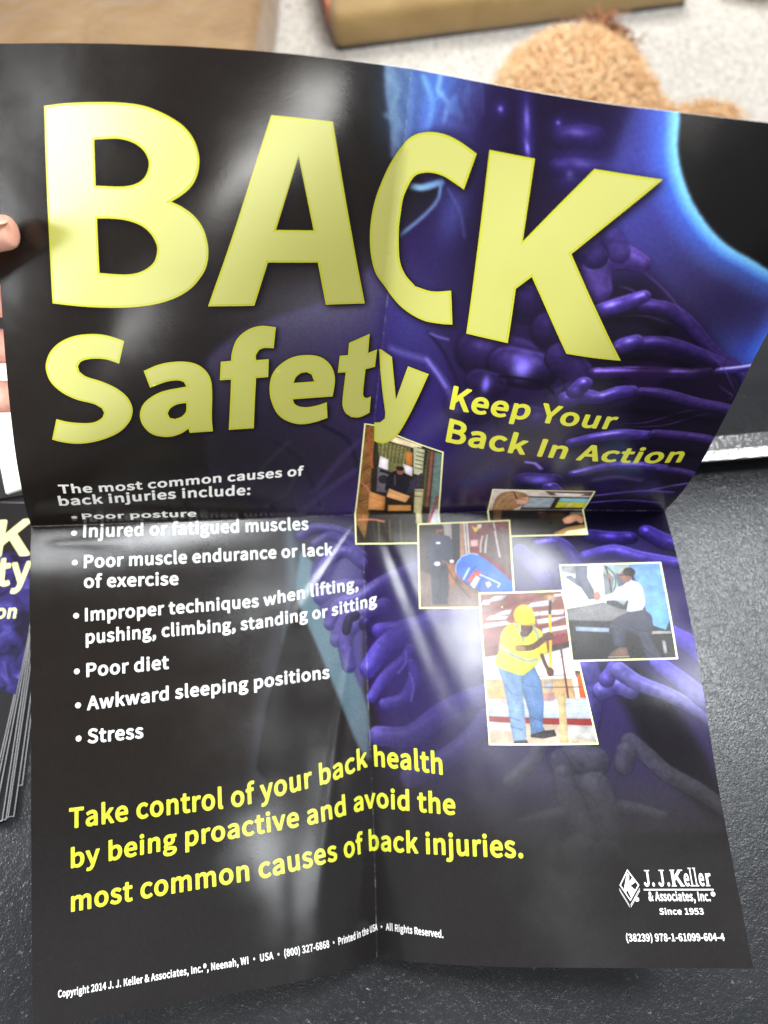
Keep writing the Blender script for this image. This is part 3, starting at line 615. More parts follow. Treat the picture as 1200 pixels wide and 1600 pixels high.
for P, r in (([(356.7,101.2),(364.6,96.8),(376.4,89.7)], [6, 6.3, 5.2]), ([(371.7,123.7),(375.5,120.6),(380.8,117.5)], [6.5, 7, 6.2]), ([(354.7,164.1),(360.3,160),(372.7,160.7),(382.6,155.7),(389.8,154.4)], [9, 8, 6.8, 7.2, 6.5]),
             ([(357.2,157.3),(358.7,153.9),(360.5,150.6)], 7), ([(367.7,203.9),(381,197.1),(395.8,193.2),(415,194.2)], [6, 6.5, 7, 5.5]), ([(378.6,240.1),(397.4,230),(416.4,226.8),(438.6,230.7)], [6, 6.6, 6.2, 5]), ([(366.7,260.6),(381.5,282.2),(386.8,303.5)], 8)):
    art.bone(P, r, (46, 28, 96), (84, 62, 160), (190, 176, 248), 1, .85)
for P, r in (([(396.2,154.4),(409,156),(437.5,167.1),(468.7,179.3),(471,189.4)], [4.6, 5, 4.6, 4]), ([(418.3,192.5),(435.8,195.9),(466,206.3),(471,219.1)], [4.6, 5, 4.5, 4]), ([(436.4,232.1),(451.4,235.5),(471,244.6)], [4.2, 4.5, 4]), ([(441.5,262.7),(454.4,256.6),(471,251.7)], [2.6, 3, 2.5]), ([(403.6,274.9),(433.8,265),(458.1,267)], 3), ([(402.7,289.2),(429.9,282.5),(455.3,287.1)], 2.6)):
    art.bone(P, r, (44, 24, 80), (80, 54, 140), (160, 140, 220), .95, .6)
for P in ([(389.2,182.7),(409.8,181.7),(428.7,174.8),(440,173.4)], [(400.6,185.7),(423.9,185.1),(439.6,180),(452.4,178.5)], [(369.9,74.3),(387,85.1),(408.7,104.4)], [(362.4,85.8),(368.4,86.3),(374.5,89.2)], [(446.3,153.3),(462.5,165),(461.8,168.6)], [(368.1,102.5),(381.9,100.8),(395.7,104.4)], [(397.9,203.6),(415.4,210.6),(437.4,209.9)], [(424.6,123.3),(445.1,140.6),(464.2,163.7)]):
    art.line(P, .7, (112, 70, 160), .7, .4, True)
for P in ([(362,105.8),(378.9,102.7),(396.2,110.8)], [(372.8,129.9),(395.1,128.7),(422.4,137.4)], [(385.1,169.8),(415.3,173.4),(460.7,187.7)], [(393.7,210.8),(423.6,208.9),(459.3,219.3)], [(400.9,249.6),(427,244.7),(456.4,249.3)]):
    art.line(P, 5, (18, 10, 26), .65, 2.4)
art.line([(395.9,248),(408,242.5),(427.6,246.6)], 6, (104, 96, 130), .5, 2.5)

# below the fold on the right: darker gaps, ribs and vertebrae
art.poly([(292.3,303.9),(464.2,300.4),(464.9,354.7),(437.1,358.1),(346.2,321.4),(296.9,319.9)], (18, 11, 40), 2.5, .9)
art.poly([(345.1,336.8),(384.1,333.5),(442.6,325.2),(464.9,354.7),(469.5,449.4),(463.6,532.4),(371,538.4),(286.3,537.9),(242.1,492.9),(242.7,353.6),(291.7,329.9)], (50, 38, 100), 6, .75, True)
art.bone([(406.3,328.2),(420.3,331.2),(434.5,330.8)], [8, 9, 7], (24, 14, 66), (52, 34, 138), (120, 100, 220))
art.bone([(448.1,326.5),(459.6,335.4),(466,338.1)], [9, 10, 8], (24, 14, 66), (60, 40, 146), (120, 100, 220))
art.bone([(364.9,332.5),(379.4,332.2),(388.2,340),(392.7,350.8)], [5, 7, 7, 5], (36, 24, 84), (70, 54, 150), (160, 150, 240))
art.bone([(399.5,345),(421,342.2),(438.6,348.8),(464.9,354.7)], [6, 8, 8, 6], (36, 24, 84), (74, 58, 158), (150, 140, 240))
art.bone([(350.9,338.1),(358.8,347.6),(367.2,360.8)], [8, 9, 8], (50, 40, 100), (84, 74, 160), (140, 130, 220), .8)
art.poly([(398.8,427.8),(426.8,429.6),(447.4,461.2),(465.9,509.7),(462,532.3),(436.9,505),(419.9,480.5),(415.9,463.8)], (26, 24, 30), 2.5, .9, True)
art.bone([(389.8,429.5),(392.4,445.3),(385.5,466.5),(379.9,478.9)], [12, 10, 12, 14], (44, 36, 92), (84, 76, 150), (150, 146, 216), 1, .5)
art.bone([(398.9,445.7),(408,441.8),(418.1,446.8)], [8, 9, 7], (50, 42, 100), (96, 88, 166), (176, 172, 240), 1, .8)
art.bone([(403.3,438),(407,432.8),(408.3,429.3)], [7, 6, 5], (46, 36, 96), (84, 72, 156), (150, 140, 220), 1, .6)
art.bone([(412.7,432.3),(423.1,441),(444.6,451.7),(468.4,469.3),(471,478.8)], [8, 7, 6.2, 6, 5], (54, 48, 104), (100, 96, 168), (180, 178, 236), 1, .6)
art.bone([(438.8,428.6),(450.5,439.9),(463,452.5),(471,462.4)], [7, 8, 8, 7], (56, 48, 120), (98, 90, 180), (170, 166, 240), 1, .5)
art.bone([(447.3,405.7),(460.6,415.9),(471,428)], [8, 9, 9], (44, 30, 110), (84, 66, 180), (150, 140, 240), 1, .5)
GY, GM, GH = (52, 52, 66), (78, 80, 100), (100, 104, 126)
for P, r in (([(379.6,481),(382.2,495.4),(384.6,511.5)], [17, 14, 12]), ([(367.6,490.9),(376.5,489.1),(389,491.5)], 12), ([(413.7,480.3),(422.9,488.7),(433.7,499.8),(450.1,510),(467.3,523)], [8, 7.2, 7, 7, 6]), ([(409.9,486.2),(407.6,494.2)], 8),
             ([(351.9,483),(343.6,492.4),(329.5,503.2)], [6.5, 6, 6]), ([(366.8,499),(369.3,515.1),(377.6,534.7)], [8, 10, 12]), ([(403.3,520.5),(414,522.2),(427.9,526.3)], [6, 5, 4.2]), ([(364.2,522.9),(351.3,525),(336.1,528.7)], [5, 5, 4.5]), ([(387.1,507.6),(391.4,523.3),(392.5,536.7)], [13, 12, 9]), ([(372.1,545.9),(381.6,551.6),(389.9,549.8)], 14)):
    art.bone(P, r, GY, GM, GH, .7, .3, edge=1.6)
for P in ([(401.5,485.9),(396.9,495.8),(391.2,501.7)], [(404,499.3),(400.4,507.9),(402.9,520.5)], [(388.4,531),(393.7,536.8),(398.2,525.4)], [(374.3,497.2),(386.2,497.5),(394.8,495.8)], [(368.3,484.7),(377.5,499.3)], [(374.5,507.3),(384.3,513.4),(387.8,519.4)], [(394.4,454.2),(388.2,462.4)]):
    art.line(P, 1.0, (42, 42, 52), .6, .7)
art.wash([(282.4,526.1)], 50, 26, (52, 50, 70), .5)

yy = (np.arange(art.h) + .5) / art.res + art.v0
xx = (np.arange(art.w) + .5) / art.res + art.u0
g = np.clip((xx[None, :] - 225) / 30, 0, 1)[..., None]
c = art.img ** 1.25 / 255 ** .25 * 1.16
m = c.mean(-1, keepdims=True)
c = m + (c - m) * (.76 + .34 * np.clip((m - 80) / 60, 0, 1))
art.img = art.img * (1 - g) + c * g          # stronger contrast, calmer colour over the spine

# the picture fades to warm black towards the foot of the sheet
yy = (np.arange(art.h) + .5) / art.res + art.v0
f = np.clip((yy - 430) / 110, 0, 1)[:, None, None] ** 1.2
g = art.img.mean(-1, keepdims=True)
art.img = art.img * (1 - f) + (np.array((30, 28, 29)) + (g - 30) * .72 * np.array((.95, .95, 1.1))) * f
f = np.clip((yy - 500) / 60, 0, 1)[:, None, None]
art.img = art.img * (1 - f) + np.array((30, 28, 28)) * f
art.grain(1.6, .6)

# ink cracked off along the folds
rng_ = np.random.default_rng(11)
for fold, ax in ((W / 2, 1), (H / 2, 0)):
    pos, n_ = (xx, art.h) if ax == 1 else (yy, art.w)
    wob = blur(rng_.normal(size=(n_, 1)), 3)[:, 0]
    wob /= wob.std()
    st = np.clip(.15 + .16 * wob + .16 * rng_.normal(size=n_), 0, .5)
    prof = np.exp(-0.5 * ((pos - fold) / .28) ** 2)
    m = st[:, None] * prof[None] if ax == 1 else prof[:, None] * st[None]
    art.img += (np.array((196, 196, 204)) - art.img) * m[..., None]


# soft dark halo printed round the lettering that runs over the picture
def halo(loops, soft, alpha, du=1.2, dv=1.2):
    lo = np.vstack(loops).min(0)
    hi = np.vstack(loops).max(0)
    w = art.win([lo, hi], 4 * soft)
    sl, UU, VV = w
    ins = np.zeros(UU.shape, bool)
    for P in loops:
        P = P + np.array((du, dv))
        for a, b in zip(P, np.roll(P, -1, 0)):
            if a[1] == b[1]:
                continue
            t = (VV - a[1]) / (b[1] - a[1])
            ins ^= ((a[1] <= VV) != (b[1] <= VV)) & (UU < a[0] + t * (b[0] - a[0]))
    art.mix(sl, np.clip(blur(ins.astype(float), soft * art.res) * 1.5, 0, 1) * alpha, (14, 8, 18))


HEADLINE = {
    'B': [[(34.6,29.7),(50.5,28),(69.4,27),(83.8,26.7),(95.8,27.5),(104.1,29.5),(112.1,32.5),(118.4,36.2),(122.9,41.5),(125.1,47.7),(125.3,52.7),(123.5,59.4),(120,64.8),(114.8,69.2),(108.8,72.9),(114.4,75),(120.6,79.1),(125.1,85.1),(127,92.2),(127.2,98.7),(125.6,106.4),(122.1,112.6),(115.6,119.9),(106.7,125.6),(96.2,129.5),(83.3,132),(70.3,133.2),(52.8,133.7),(34.2,133.4),(34.7,105),(34.5,77.6)],
          [(66.2,45.1),(77.6,44),(82.9,44),(89.7,45.4),(94.7,48.3),(97.4,52.5),(97.4,56.8),(95.1,61.4),(91.1,64.6),(84.9,66.7),(77.8,67.5),(65.7,67.9)],
          [(65.2,84.8),(74.7,84.2),(83.4,84.6),(90.9,86.7),(95.7,90.4),(98.5,95.7),(98.6,99.8),(96.3,105.7),(91.2,110.1),(85,112.8),(77.3,113.9),(64.4,114)]],
    'A': [[(163.3,27.6),(194.7,28.1),(202.3,62.4),(210,94.5),(218.7,128.7),(194.6,129.5),(188.9,102.5),(160.2,103),(151.7,129.4),(124.8,130.2),(141,89.1),(153.3,55.4)], [(177.4,45.6),(186,83.8),(165,84.2)]],
    'C': [[(272.7,32.6),(268.9,51.6),(261.8,48.8),(256.6,47.1),(250.5,46.7),(244.6,48),(240.5,50.6),(237.5,56.4),(235.4,63.8),(235,71),(234.9,80.7),(236.3,93),(238.3,101.1),(242.3,107.2),(249,112.3),(259.5,112.6),(270.8,109.1),(275.1,129.6),(268.5,131.2),(256.3,132.4),(243.3,128.7),(234.1,122.1),(229.6,116.7),(223.8,108.9),(220.1,98.2),(218.4,87.9),(218.1,79.3),(219.3,67.4),(222.4,55.7),(227,44.4),(233.6,33.9),(238.5,29.7),(245.3,27.1),(253.4,26.5),(262.1,28.3)]],
    'K': [[(279.1,29.6),(303.3,29.5),(305.9,71.7),(319.1,51.3),(333.6,29.3),(366.9,29),(332.9,73),(350.4,96.2),(376.9,131.1),(345,131),(315,89.7),(307.7,98.5),(310.1,132.1),(284.4,132.8),(281.6,76.3)]],
    'S': [[(74.8,152.5),(70.3,166.6),(63.6,164.4),(57.5,164.1),(52.1,164.9),(47.9,166.7),(45.8,169.7),(46.3,172.9),(50,175.7),(58.5,178.2),(66.8,182.2),(72.4,187.6),(74.8,193.7),(74.7,198.9),(72.2,205.3),(66.1,212.3),(57.4,217.3),(47.1,220.7),(37.9,221.8),(29,220.8),(23.9,219.5),(28.3,205),(35.3,206.4),(44.3,206.7),(50.7,205.9),(56,202.7),(57.8,199),(56.8,196),(52.3,193.3),(41.9,190.9),(33.4,186.7),(27.6,180.7),(25.7,173.4),(26.8,167.8),(30.3,161.5),(37,155.5),(46.5,151),(57.4,149.2),(66,149.8)]],
    'a': [[(84.1,170.8),(92.8,166.9),(101.7,165.1),(110.5,165.3),(117.4,168),(122.4,174.2),(123.9,182.2),(122.8,206.5),(123.1,216.7),(108.3,216.4),(107.7,213),(103.3,216.1),(97.6,218.1),(92,218.1),(84.8,215.2),(80,208.3),(78.9,201.1),(81,194.3),(85.5,189.3),(93.9,184.6),(108.4,181.8),(107.2,178.7),(104.2,177.5),(98.8,177.7),(93.4,179.3),(86.8,181.9)],
          [(107.6,193.4),(102.1,194.1),(97.8,196.6),(95.7,200.3),(96.8,203.7),(99.9,204.7),(104.2,203.1),(107,199.4)]],
    'f': [[(164.3,143.7),(162.8,157.9),(156.9,157.5),(153.9,158.6),(151.8,162.3),(151.8,165.6),(159.7,165.3),(159.3,178.1),(151.6,178.3),(150.6,197),(149.8,216.9),(133.4,216.6),(135.9,178.5),(129,178.5),(130.2,165.8),(136.4,165.4),(137.2,159.6),(140.5,151.1),(147.4,144.9),(155.2,142.5)]],
    'e': [[(202,195.2),(175.5,195.9),(176.5,199.1),(179.5,201.6),(184.9,202.7),(191.6,201.8),(198.3,199.6),(199.5,212.2),(191.3,215.2),(181.5,216.4),(172.6,213.3),(165.7,206.9),(161.4,196.3),(160.2,187.5),(161.3,178),(165.4,170.9),(173.6,165.1),(182.7,163.5),(192,165),(198.7,170.4),(202.2,178),(202.9,185.6)],
          [(175.7,183.4),(177,179.4),(180.3,176.3),(184,175.8),(187.3,177.8),(189.2,183)]],
    't': [[(223.4,149.6),(210.5,155.9),(210.4,164.5),(205,164.9),(204.5,177.2),(209.7,177.2),(209,195.9),(209.3,202.8),(211.7,208.8),(216,212.5),(221.1,213.1),(225.9,211.3),(228.6,209.4),(228.3,196.6),(225.7,197.7),(223.7,197),(222.7,194.3),(222.8,175.3),(229,173.6),(229.2,160.8),(223.5,163.3)]],
    'y': [[(230.6,160.5),(239.9,163.9),(246.3,194.4),(251.5,166.8),(266,167.7),(261.9,185.7),(256.4,206.3),(251.2,221.9),(247.1,228.7),(241.6,233.1),(236.8,233.7),(234.3,233),(232.8,217.8),(236.9,216.3),(240.1,212.3),(239.9,207.7),(236,190.9),(232.3,172.4)]],
}

for word, letters in (('BACK', 'BACK'), ('Safety', 'Safety')):
    halo([smooth(L, True, 4, 34) for ch in letters for L in HEADLINE[ch]], 2.2 if word == 'BACK' else 1.7, .85)


# ------------------------------------------------------------------ materials of the print
def print_material(name, attr=None, color=None, rough=0.2, grain=0.07, spec=0.36):
    k = NT(name)
    if attr:
        a = k.n('ShaderNodeVertexColor', _layer_name=attr)
        k.l(a.outputs['Color'], k.b.inputs['Base Color'])
    else:
        k.b.inputs['Base Color'].default_value = rgba(color)
    k.set(Roughness=rough, Specular__IOR__Level=spec)
    vec = k.obj()
    f1 = k.noise(1500, 2, 0.5, vec)
    f2 = k.noise(140, 3, 0.6, vec)
    n1 = k.bump(f1, grain, 0.0006)
    k.bump(f2, grain * 0.12, 0.0012, n1)
    mr = k.n('ShaderNodeMapRange', From__Min=0.3, From__Max=0.7, To__Min=rough - 0.04, To__Max=rough + 0.05)
    k.l(k.noise(22, 4, 0.6, vec), mr.inputs[0])
    k.l(mr.outputs[0], k.b.inputs['Roughness'])
    return k.m


M_SHEET = print_material('coated_print', attr='ink')
M_PAPER = plain('white_paper', (236, 235, 230), 0.6, 0.03, 60)
M_YEL = print_material('yellow_ink', color=(174, 173, 38), rough=0.42, grain=0.05)
_b = M_YEL.node_tree.nodes['Principled BSDF']        # the yellow is a pearly spot ink with a broad sheen of its own
_b.inputs['Coat Weight'].default_value = 1.0
_b.inputs['Coat Roughness'].default_value = 0.6
_b.inputs['Coat IOR'].default_value = 2.35
M_YEDGE = print_material('yellow_outline_ink', color=(184, 184, 46), rough=0.3, grain=0.05)
M_YTEXT = print_material('yellow_text_ink', color=(206, 205, 62), rough=0.35, grain=0.05)  # text yellow kept brighter to make up for shade above the fold
M_WTEXT = print_material('white_text_dimmed', color=(218, 218, 215), rough=0.35, grain=0.05)  # same white letters, darkened to offset strong light on the lower half
M_YSLOGAN = print_material('lime_text_dimmed', color=(186, 191, 50), rough=0.35, grain=0.05)  # greener slogan yellow, also darkened to offset strong light on the lower half
M_WHITE = print_material('unprinted_white', color=(244, 244, 240), rough=0.35, grain=0.05)
M_PHOTO = print_material('photo_ink', attr='ink', rough=0.27)
M_CREAM = print_material('pale_yellow_ink', color=(232, 232, 170), rough=0.35, grain=0.05)


def color_attr(me, colors):
    at = me.color_attributes.new('ink', 'FLOAT_COLOR', 'POINT')
    c = np.ones((len(colors), 4), np.float32)
    c[:, :3] = lin(np.clip(colors, 0, 255))
    at.data.foreach_set('color', c.ravel())


def sheet_grid(us, vs, lift):
    U, V = np.meshgrid(us, vs, indexing='ij')
    P, N = on_sheet(U.ravel(), V.ravel(), lift)
    a, b = len(us), len(vs)
    I = np.arange(a * b).reshape(a, b)
    Fq = np.stack([I[:-1, :-1], I[:-1, 1:], I[1:, 1:], I[1:, :-1]], -1).reshape(-1, 4)
    return U.ravel(), V.ravel(), P, N, Fq


POSTER = thing('safety_poster', 'large creased black and purple back safety poster with big yellow BACK lettering', 'poster', (0.0, 0.08, 0.012))
us = np.linspace(0, W, 581)
vs = np.linspace(0, H, 763)
U, V, P, N, Fq = sheet_grid(us, vs, 0.0)
me = mesh_np('printed_sheet', P, Fq, True, N)
color_attr(me, art.sample(U, V))
link('printed_sheet', me, M_SHEET, POSTER)

# white back of the paper with its cut edge, 0.35 mm behind the print
us = np.linspace(0, W, 117)
vs = np.linspace(0, H, 153)
U, V, P, N, Fq = sheet_grid(us, vs, -0.00035)
a, b = len(us), len(vs)
I = np.arange(a * b).reshape(a, b)
ring = np.concatenate([I[:-1, 0], I[-1, :-1], I[::-1, -1][:-1], I[0, ::-1][:-1]])
P2 = np.vstack([P, P[ring] + N[ring] * 0.00033])
k = len(ring)
r2 = len(P) + np.arange(k)
side = np.stack([ring, np.roll(ring, -1), np.roll(r2, -1), r2], -1)
link('paper_back', mesh_np('paper_back', P2, np.vstack([Fq[:, ::-1], side]), True), M_PAPER, POSTER)


# ------------------------------------------------------------------ lettering: flat outlines laid onto the sheet
GLYPHS = {'a':(0.832,[[[228,-9],[299,-16],[375,-7],[441,15],[508,47],[520,17],[536,4],[555,0],[669,1],[688,10],[701,26],[705,461],[701,522],[689,583],[665,644],[636,687],[593,726],[536,757],[470,775],[403,780],[308,771],[223,749],[156,722],[80,680],[68,661],[66,644],[73,626],[121,548],[147,530],[175,531],[251,571],[299,588],[384,600],[413,598],[451,581],[471,557],[484,522],[485,513],[479,507],[318,480],[232,454],[169,426],[109,385],[64,330],[42,278],[35,217],[40,165],[54,122],[79,78],[113,43],[156,15]],[[299,164],[280,169],[261,182],[248,209],[249,243],[271,278],[299,298],[384,328],[479,346],[489,339],[488,226],[437,191],[394,171],[346,161]]]),
'b':(0.908,[[[388,-9],[449,-16],[515,-10],[591,12],[662,52],[712,95],[752,148],[792,226],[812,304],[819,400],[815,470],[800,539],[774,609],[734,670],[686,716],[620,754],[553,773],[449,778],[373,762],[297,729],[294,1052],[279,1070],[259,1078],[116,1078],[88,1061],[80,1035],[80,35],[97,9],[116,1],[240,2],[259,13],[278,35],[325,11]],[[420,165],[382,171],[344,185],[302,209],[297,217],[297,530],[373,580],[411,594],[449,599],[487,596],[515,587],[544,568],[561,548],[587,487],[598,391],[594,339],[582,287],[568,252],[545,217],[496,179],[468,169]]]),
'c':(0.76,[[[335,-9],[422,-16],[489,-10],[532,0],[593,22],[650,53],[688,80],[703,104],[698,131],[641,212],[622,227],[603,230],[584,227],[527,190],[470,168],[432,163],[394,167],[356,178],[319,200],[280,245],[260,287],[249,330],[246,374],[250,435],[262,478],[279,513],[326,565],[356,583],[394,596],[451,598],[502,583],[565,543],[593,543],[615,557],[686,644],[688,661],[683,678],[650,707],[574,751],[498,774],[422,780],[346,773],[270,752],[204,719],[147,676],[96,617],[57,548],[33,470],[25,383],[32,296],[54,217],[90,148],[137,90],[194,45],[261,12]]]),
'd':(0.91,[[[300,-9],[376,-16],[452,-8],[519,15],[566,40],[585,13],[614,0],[728,1],[748,8],[763,26],[766,43],[766,1035],[758,1061],[737,1076],[585,1078],[566,1070],[552,1052],[547,745],[462,774],[395,780],[319,773],[253,752],[186,714],[135,670],[88,609],[57,548],[35,470],[27,374],[34,287],[50,217],[76,156],[120,92],[167,49],[234,11]],[[405,164],[367,169],[338,178],[310,197],[291,217],[274,243],[258,287],[247,383],[251,435],[263,478],[278,513],[300,544],[329,571],[357,587],[386,596],[433,599],[500,581],[549,548],[549,235],[519,206],[481,182],[443,169]]]),
'e':(0.82,[[[343,-9],[432,-16],[546,-2],[608,17],[669,46],[698,62],[714,87],[710,113],[665,191],[641,210],[612,211],[546,179],[498,165],[441,159],[394,164],[356,175],[303,209],[280,235],[257,278],[248,304],[251,311],[698,313],[722,322],[736,339],[744,409],[739,496],[722,565],[695,626],[657,678],[607,722],[546,754],[479,773],[403,780],[327,772],[261,752],[194,716],[138,670],[90,609],[57,548],[34,470],[25,383],[32,296],[55,217],[92,148],[145,87],[203,43],[270,11]],[[251,478],[262,513],[302,565],[346,593],[403,604],[460,595],[489,580],[522,539],[539,487],[536,478]]]),
'f':(0.508,[[[120,7],[140,0],[273,0],[302,11],[315,33],[316,582],[321,586],[444,589],[467,608],[473,634],[473,721],[463,747],[435,762],[318,764],[319,860],[329,895],[349,915],[387,919],[463,901],[482,907],[497,921],[532,1034],[520,1060],[473,1080],[387,1094],[302,1090],[245,1075],[197,1049],[159,1014],[136,982],[116,938],[103,877],[99,764],[93,759],[26,753],[2,729],[-1,625],[5,608],[17,595],[36,587],[93,586],[99,582],[100,42],[104,25]]]),
'g':(0.834,[[[278,-305],[374,-312],[459,-307],[545,-291],[611,-268],[678,-233],[725,-194],[762,-148],[783,-105],[796,-35],[790,17],[777,52],[753,86],[712,121],[659,146],[564,165],[298,172],[271,182],[263,200],[266,217],[279,230],[326,219],[374,215],[440,220],[497,234],[554,260],[592,285],[637,330],[668,382],[685,434],[691,495],[687,539],[674,582],[678,591],[754,594],[773,607],[782,626],[781,730],[772,748],[754,760],[488,763],[440,775],[393,780],[307,774],[242,756],[193,734],[155,708],[108,662],[75,608],[57,556],[51,495],[53,461],[74,391],[99,347],[128,313],[87,260],[68,208],[66,182],[71,139],[81,113],[108,69],[59,17],[32,-35],[24,-88],[31,-140],[55,-192],[86,-227],[127,-256],[184,-283]],[[374,-148],[288,-135],[260,-123],[237,-105],[227,-88],[226,-61],[236,-35],[260,-8],[269,-4],[336,-10],[507,-11],[554,-19],[577,-35],[581,-53],[574,-79],[535,-116],[478,-139],[440,-146]],[[345,381],[317,393],[298,407],[273,443],[263,495],[267,530],[282,565],[317,597],[355,610],[402,609],[440,593],[467,565],[484,521],[483,469],[466,426],[431,392],[393,379]]]),
'h':(0.893,[[[100,7],[126,0],[259,1],[278,8],[293,25],[297,42],[297,512],[325,541],[373,574],[411,590],[449,596],[477,594],[510,582],[531,555],[540,529],[547,460],[547,42],[552,25],[563,11],[582,1],[715,0],[743,7],[763,33],[761,529],[748,599],[728,651],[700,695],[658,734],[610,759],[553,775],[487,780],[411,770],[363,755],[297,720],[297,1043],[281,1069],[259,1078],[116,1078],[96,1069],[80,1043],[80,42],[84,25]]]),
'i':(0.44,[[[100,7],[125,0],[258,1],[287,16],[296,33],[297,721],[287,747],[258,762],[116,762],[90,747],[81,729],[80,42],[84,25]],[[143,825],[192,818],[239,827],[280,851],[306,886],[317,938],[308,982],[277,1022],[239,1044],[192,1052],[135,1043],[97,1020],[69,982],[60,938],[71,886],[97,851]]]),
'j':(0.44,[[[-30,-295],[35,-302],[101,-298],[168,-279],[206,-258],[241,-225],[269,-182],[285,-138],[297,-34],[297,723],[285,749],[263,761],[120,762],[93,749],[82,732],[79,-69],[72,-104],[54,-124],[25,-126],[-41,-115],[-60,-121],[-77,-138],[-105,-234],[-105,-252],[-86,-278]],[[184,819],[234,825],[282,853],[307,888],[317,940],[307,984],[281,1019],[234,1045],[187,1052],[139,1045],[95,1019],[69,984],[59,940],[69,888],[94,853],[139,826]]]),
'k':(0.817,[[[100,7],[126,0],[249,0],[268,4],[284,16],[294,42],[296,207],[382,296],[563,24],[579,7],[601,0],[743,0],[772,12],[784,33],[784,51],[776,68],[517,442],[743,695],[752,712],[748,738],[734,755],[715,762],[563,762],[544,756],[297,480],[294,1043],[278,1069],[259,1078],[116,1078],[96,1069],[80,1043],[80,42],[84,25]]]),
'l':(0.452,[[[200,-9],[259,-16],[335,-7],[363,8],[375,35],[354,139],[335,160],[306,165],[297,174],[296,1044],[287,1063],[259,1078],[126,1079],[97,1070],[83,1052],[80,1035],[82,139],[97,78],[117,43],[145,16]]]),
'm':(1.328,[[[100,7],[126,0],[259,1],[278,8],[293,25],[297,42],[297,512],[309,529],[366,573],[404,590],[439,596],[477,589],[501,573],[515,548],[525,503],[528,42],[532,25],[549,7],[572,0],[705,0],[724,7],[740,25],[745,42],[745,512],[762,534],[819,575],[857,592],[886,596],[924,590],[943,580],[961,555],[971,523],[977,460],[977,42],[981,25],[997,7],[1019,0],[1152,0],[1173,7],[1189,25],[1193,42],[1190,529],[1178,599],[1157,651],[1129,695],[1093,729],[1038,760],[981,776],[924,780],[876,776],[810,756],[743,719],[696,683],[639,734],[601,755],[563,769],[515,778],[439,778],[392,768],[325,740],[278,709],[264,747],[240,761],[126,763],[97,753],[84,738],[80,721],[80,42],[84,25]]]),
'n':(0.897,[[[100,7],[126,0],[259,1],[278,8],[293,25],[297,42],[297,512],[325,541],[373,574],[411,590],[449,596],[477,594],[510,582],[531,555],[540,529],[547,460],[547,42],[552,25],[568,7],[591,0],[724,0],[754,16],[764,42],[760,538],[748,599],[728,651],[700,695],[658,734],[601,762],[553,775],[496,780],[449,777],[373,759],[278,708],[268,741],[259,752],[240,761],[116,762],[88,744],[80,721],[80,42],[84,25]]]),
'o':(0.891,[[[336,-9],[413,-16],[489,-9],[565,13],[631,47],[688,93],[735,148],[772,217],[794,296],[802,383],[794,470],[770,548],[736,613],[688,671],[631,716],[565,751],[489,773],[413,780],[337,773],[261,751],[194,716],[138,670],[94,617],[56,548],[33,470],[25,383],[33,296],[55,217],[92,148],[145,87],[201,43],[261,13]],[[403,164],[346,178],[318,196],[296,217],[273,252],[259,287],[249,330],[245,383],[250,435],[260,478],[292,539],[318,567],[346,585],[375,595],[413,599],[451,595],[479,585],[508,568],[536,539],[568,478],[578,435],[583,383],[579,330],[569,287],[555,252],[532,217],[508,195],[479,177],[451,168]]]),
'p':(0.91,[[[100,-279],[126,-286],[249,-286],[268,-283],[287,-270],[297,-244],[297,18],[363,-3],[420,-15],[458,-16],[534,-6],[591,12],[658,48],[712,95],[758,156],[791,226],[812,304],[819,400],[815,469],[800,539],[774,609],[734,669],[686,716],[629,750],[553,773],[477,780],[439,777],[373,762],[278,718],[263,748],[249,758],[230,763],[116,762],[97,753],[84,739],[80,722],[80,-244],[84,-261]],[[420,165],[382,171],[344,185],[302,208],[297,217],[297,530],[373,580],[411,594],[449,599],[487,596],[515,587],[544,568],[561,548],[587,487],[598,391],[594,339],[582,287],[568,252],[545,217],[496,179],[468,169]]]),
'q':(0.91,[[[569,-279],[595,-286],[728,-286],[756,-270],[765,-253],[765,730],[755,748],[728,762],[614,762],[586,748],[576,731],[523,756],[462,774],[395,780],[319,773],[243,747],[186,714],[144,678],[91,614],[57,548],[35,469],[26,382],[32,295],[48,226],[81,148],[120,92],[175,43],[234,11],[300,-9],[386,-16],[452,-8],[547,29],[549,-244],[553,-261]],[[405,164],[367,169],[338,178],[310,197],[291,217],[274,243],[258,287],[247,382],[251,435],[263,478],[278,513],[300,544],[329,571],[357,587],[386,596],[433,599],[500,581],[549,548],[549,235],[519,206],[481,182],[443,169]]]),
'r':(0.594,[[[100,7],[126,0],[259,1],[278,8],[293,25],[297,42],[297,468],[335,533],[365,564],[391,582],[439,593],[515,583],[545,599],[554,616],[578,721],[572,744],[553,760],[487,779],[411,776],[344,754],[278,709],[264,747],[240,761],[116,762],[97,753],[84,738],[80,721],[80,42],[84,25]]]),
's':(0.703,[[[237,-9],[319,-16],[386,-12],[452,3],[500,22],[547,52],[585,89],[612,130],[629,182],[634,226],[628,278],[607,330],[576,371],[540,400],[500,424],[300,502],[266,522],[252,539],[252,565],[272,591],[300,602],[338,607],[395,599],[433,584],[490,551],[519,548],[547,565],[605,635],[614,652],[614,670],[595,696],[519,740],[414,773],[338,780],[272,775],[215,762],[167,743],[120,713],[85,678],[58,635],[43,591],[39,548],[45,496],[62,452],[91,414],[127,383],[167,358],[376,273],[405,254],[420,235],[422,209],[405,180],[376,164],[319,157],[272,162],[228,174],[177,199],[121,235],[91,236],[72,226],[9,148],[-1,130],[1,104],[15,87],[44,66],[148,15]]]),
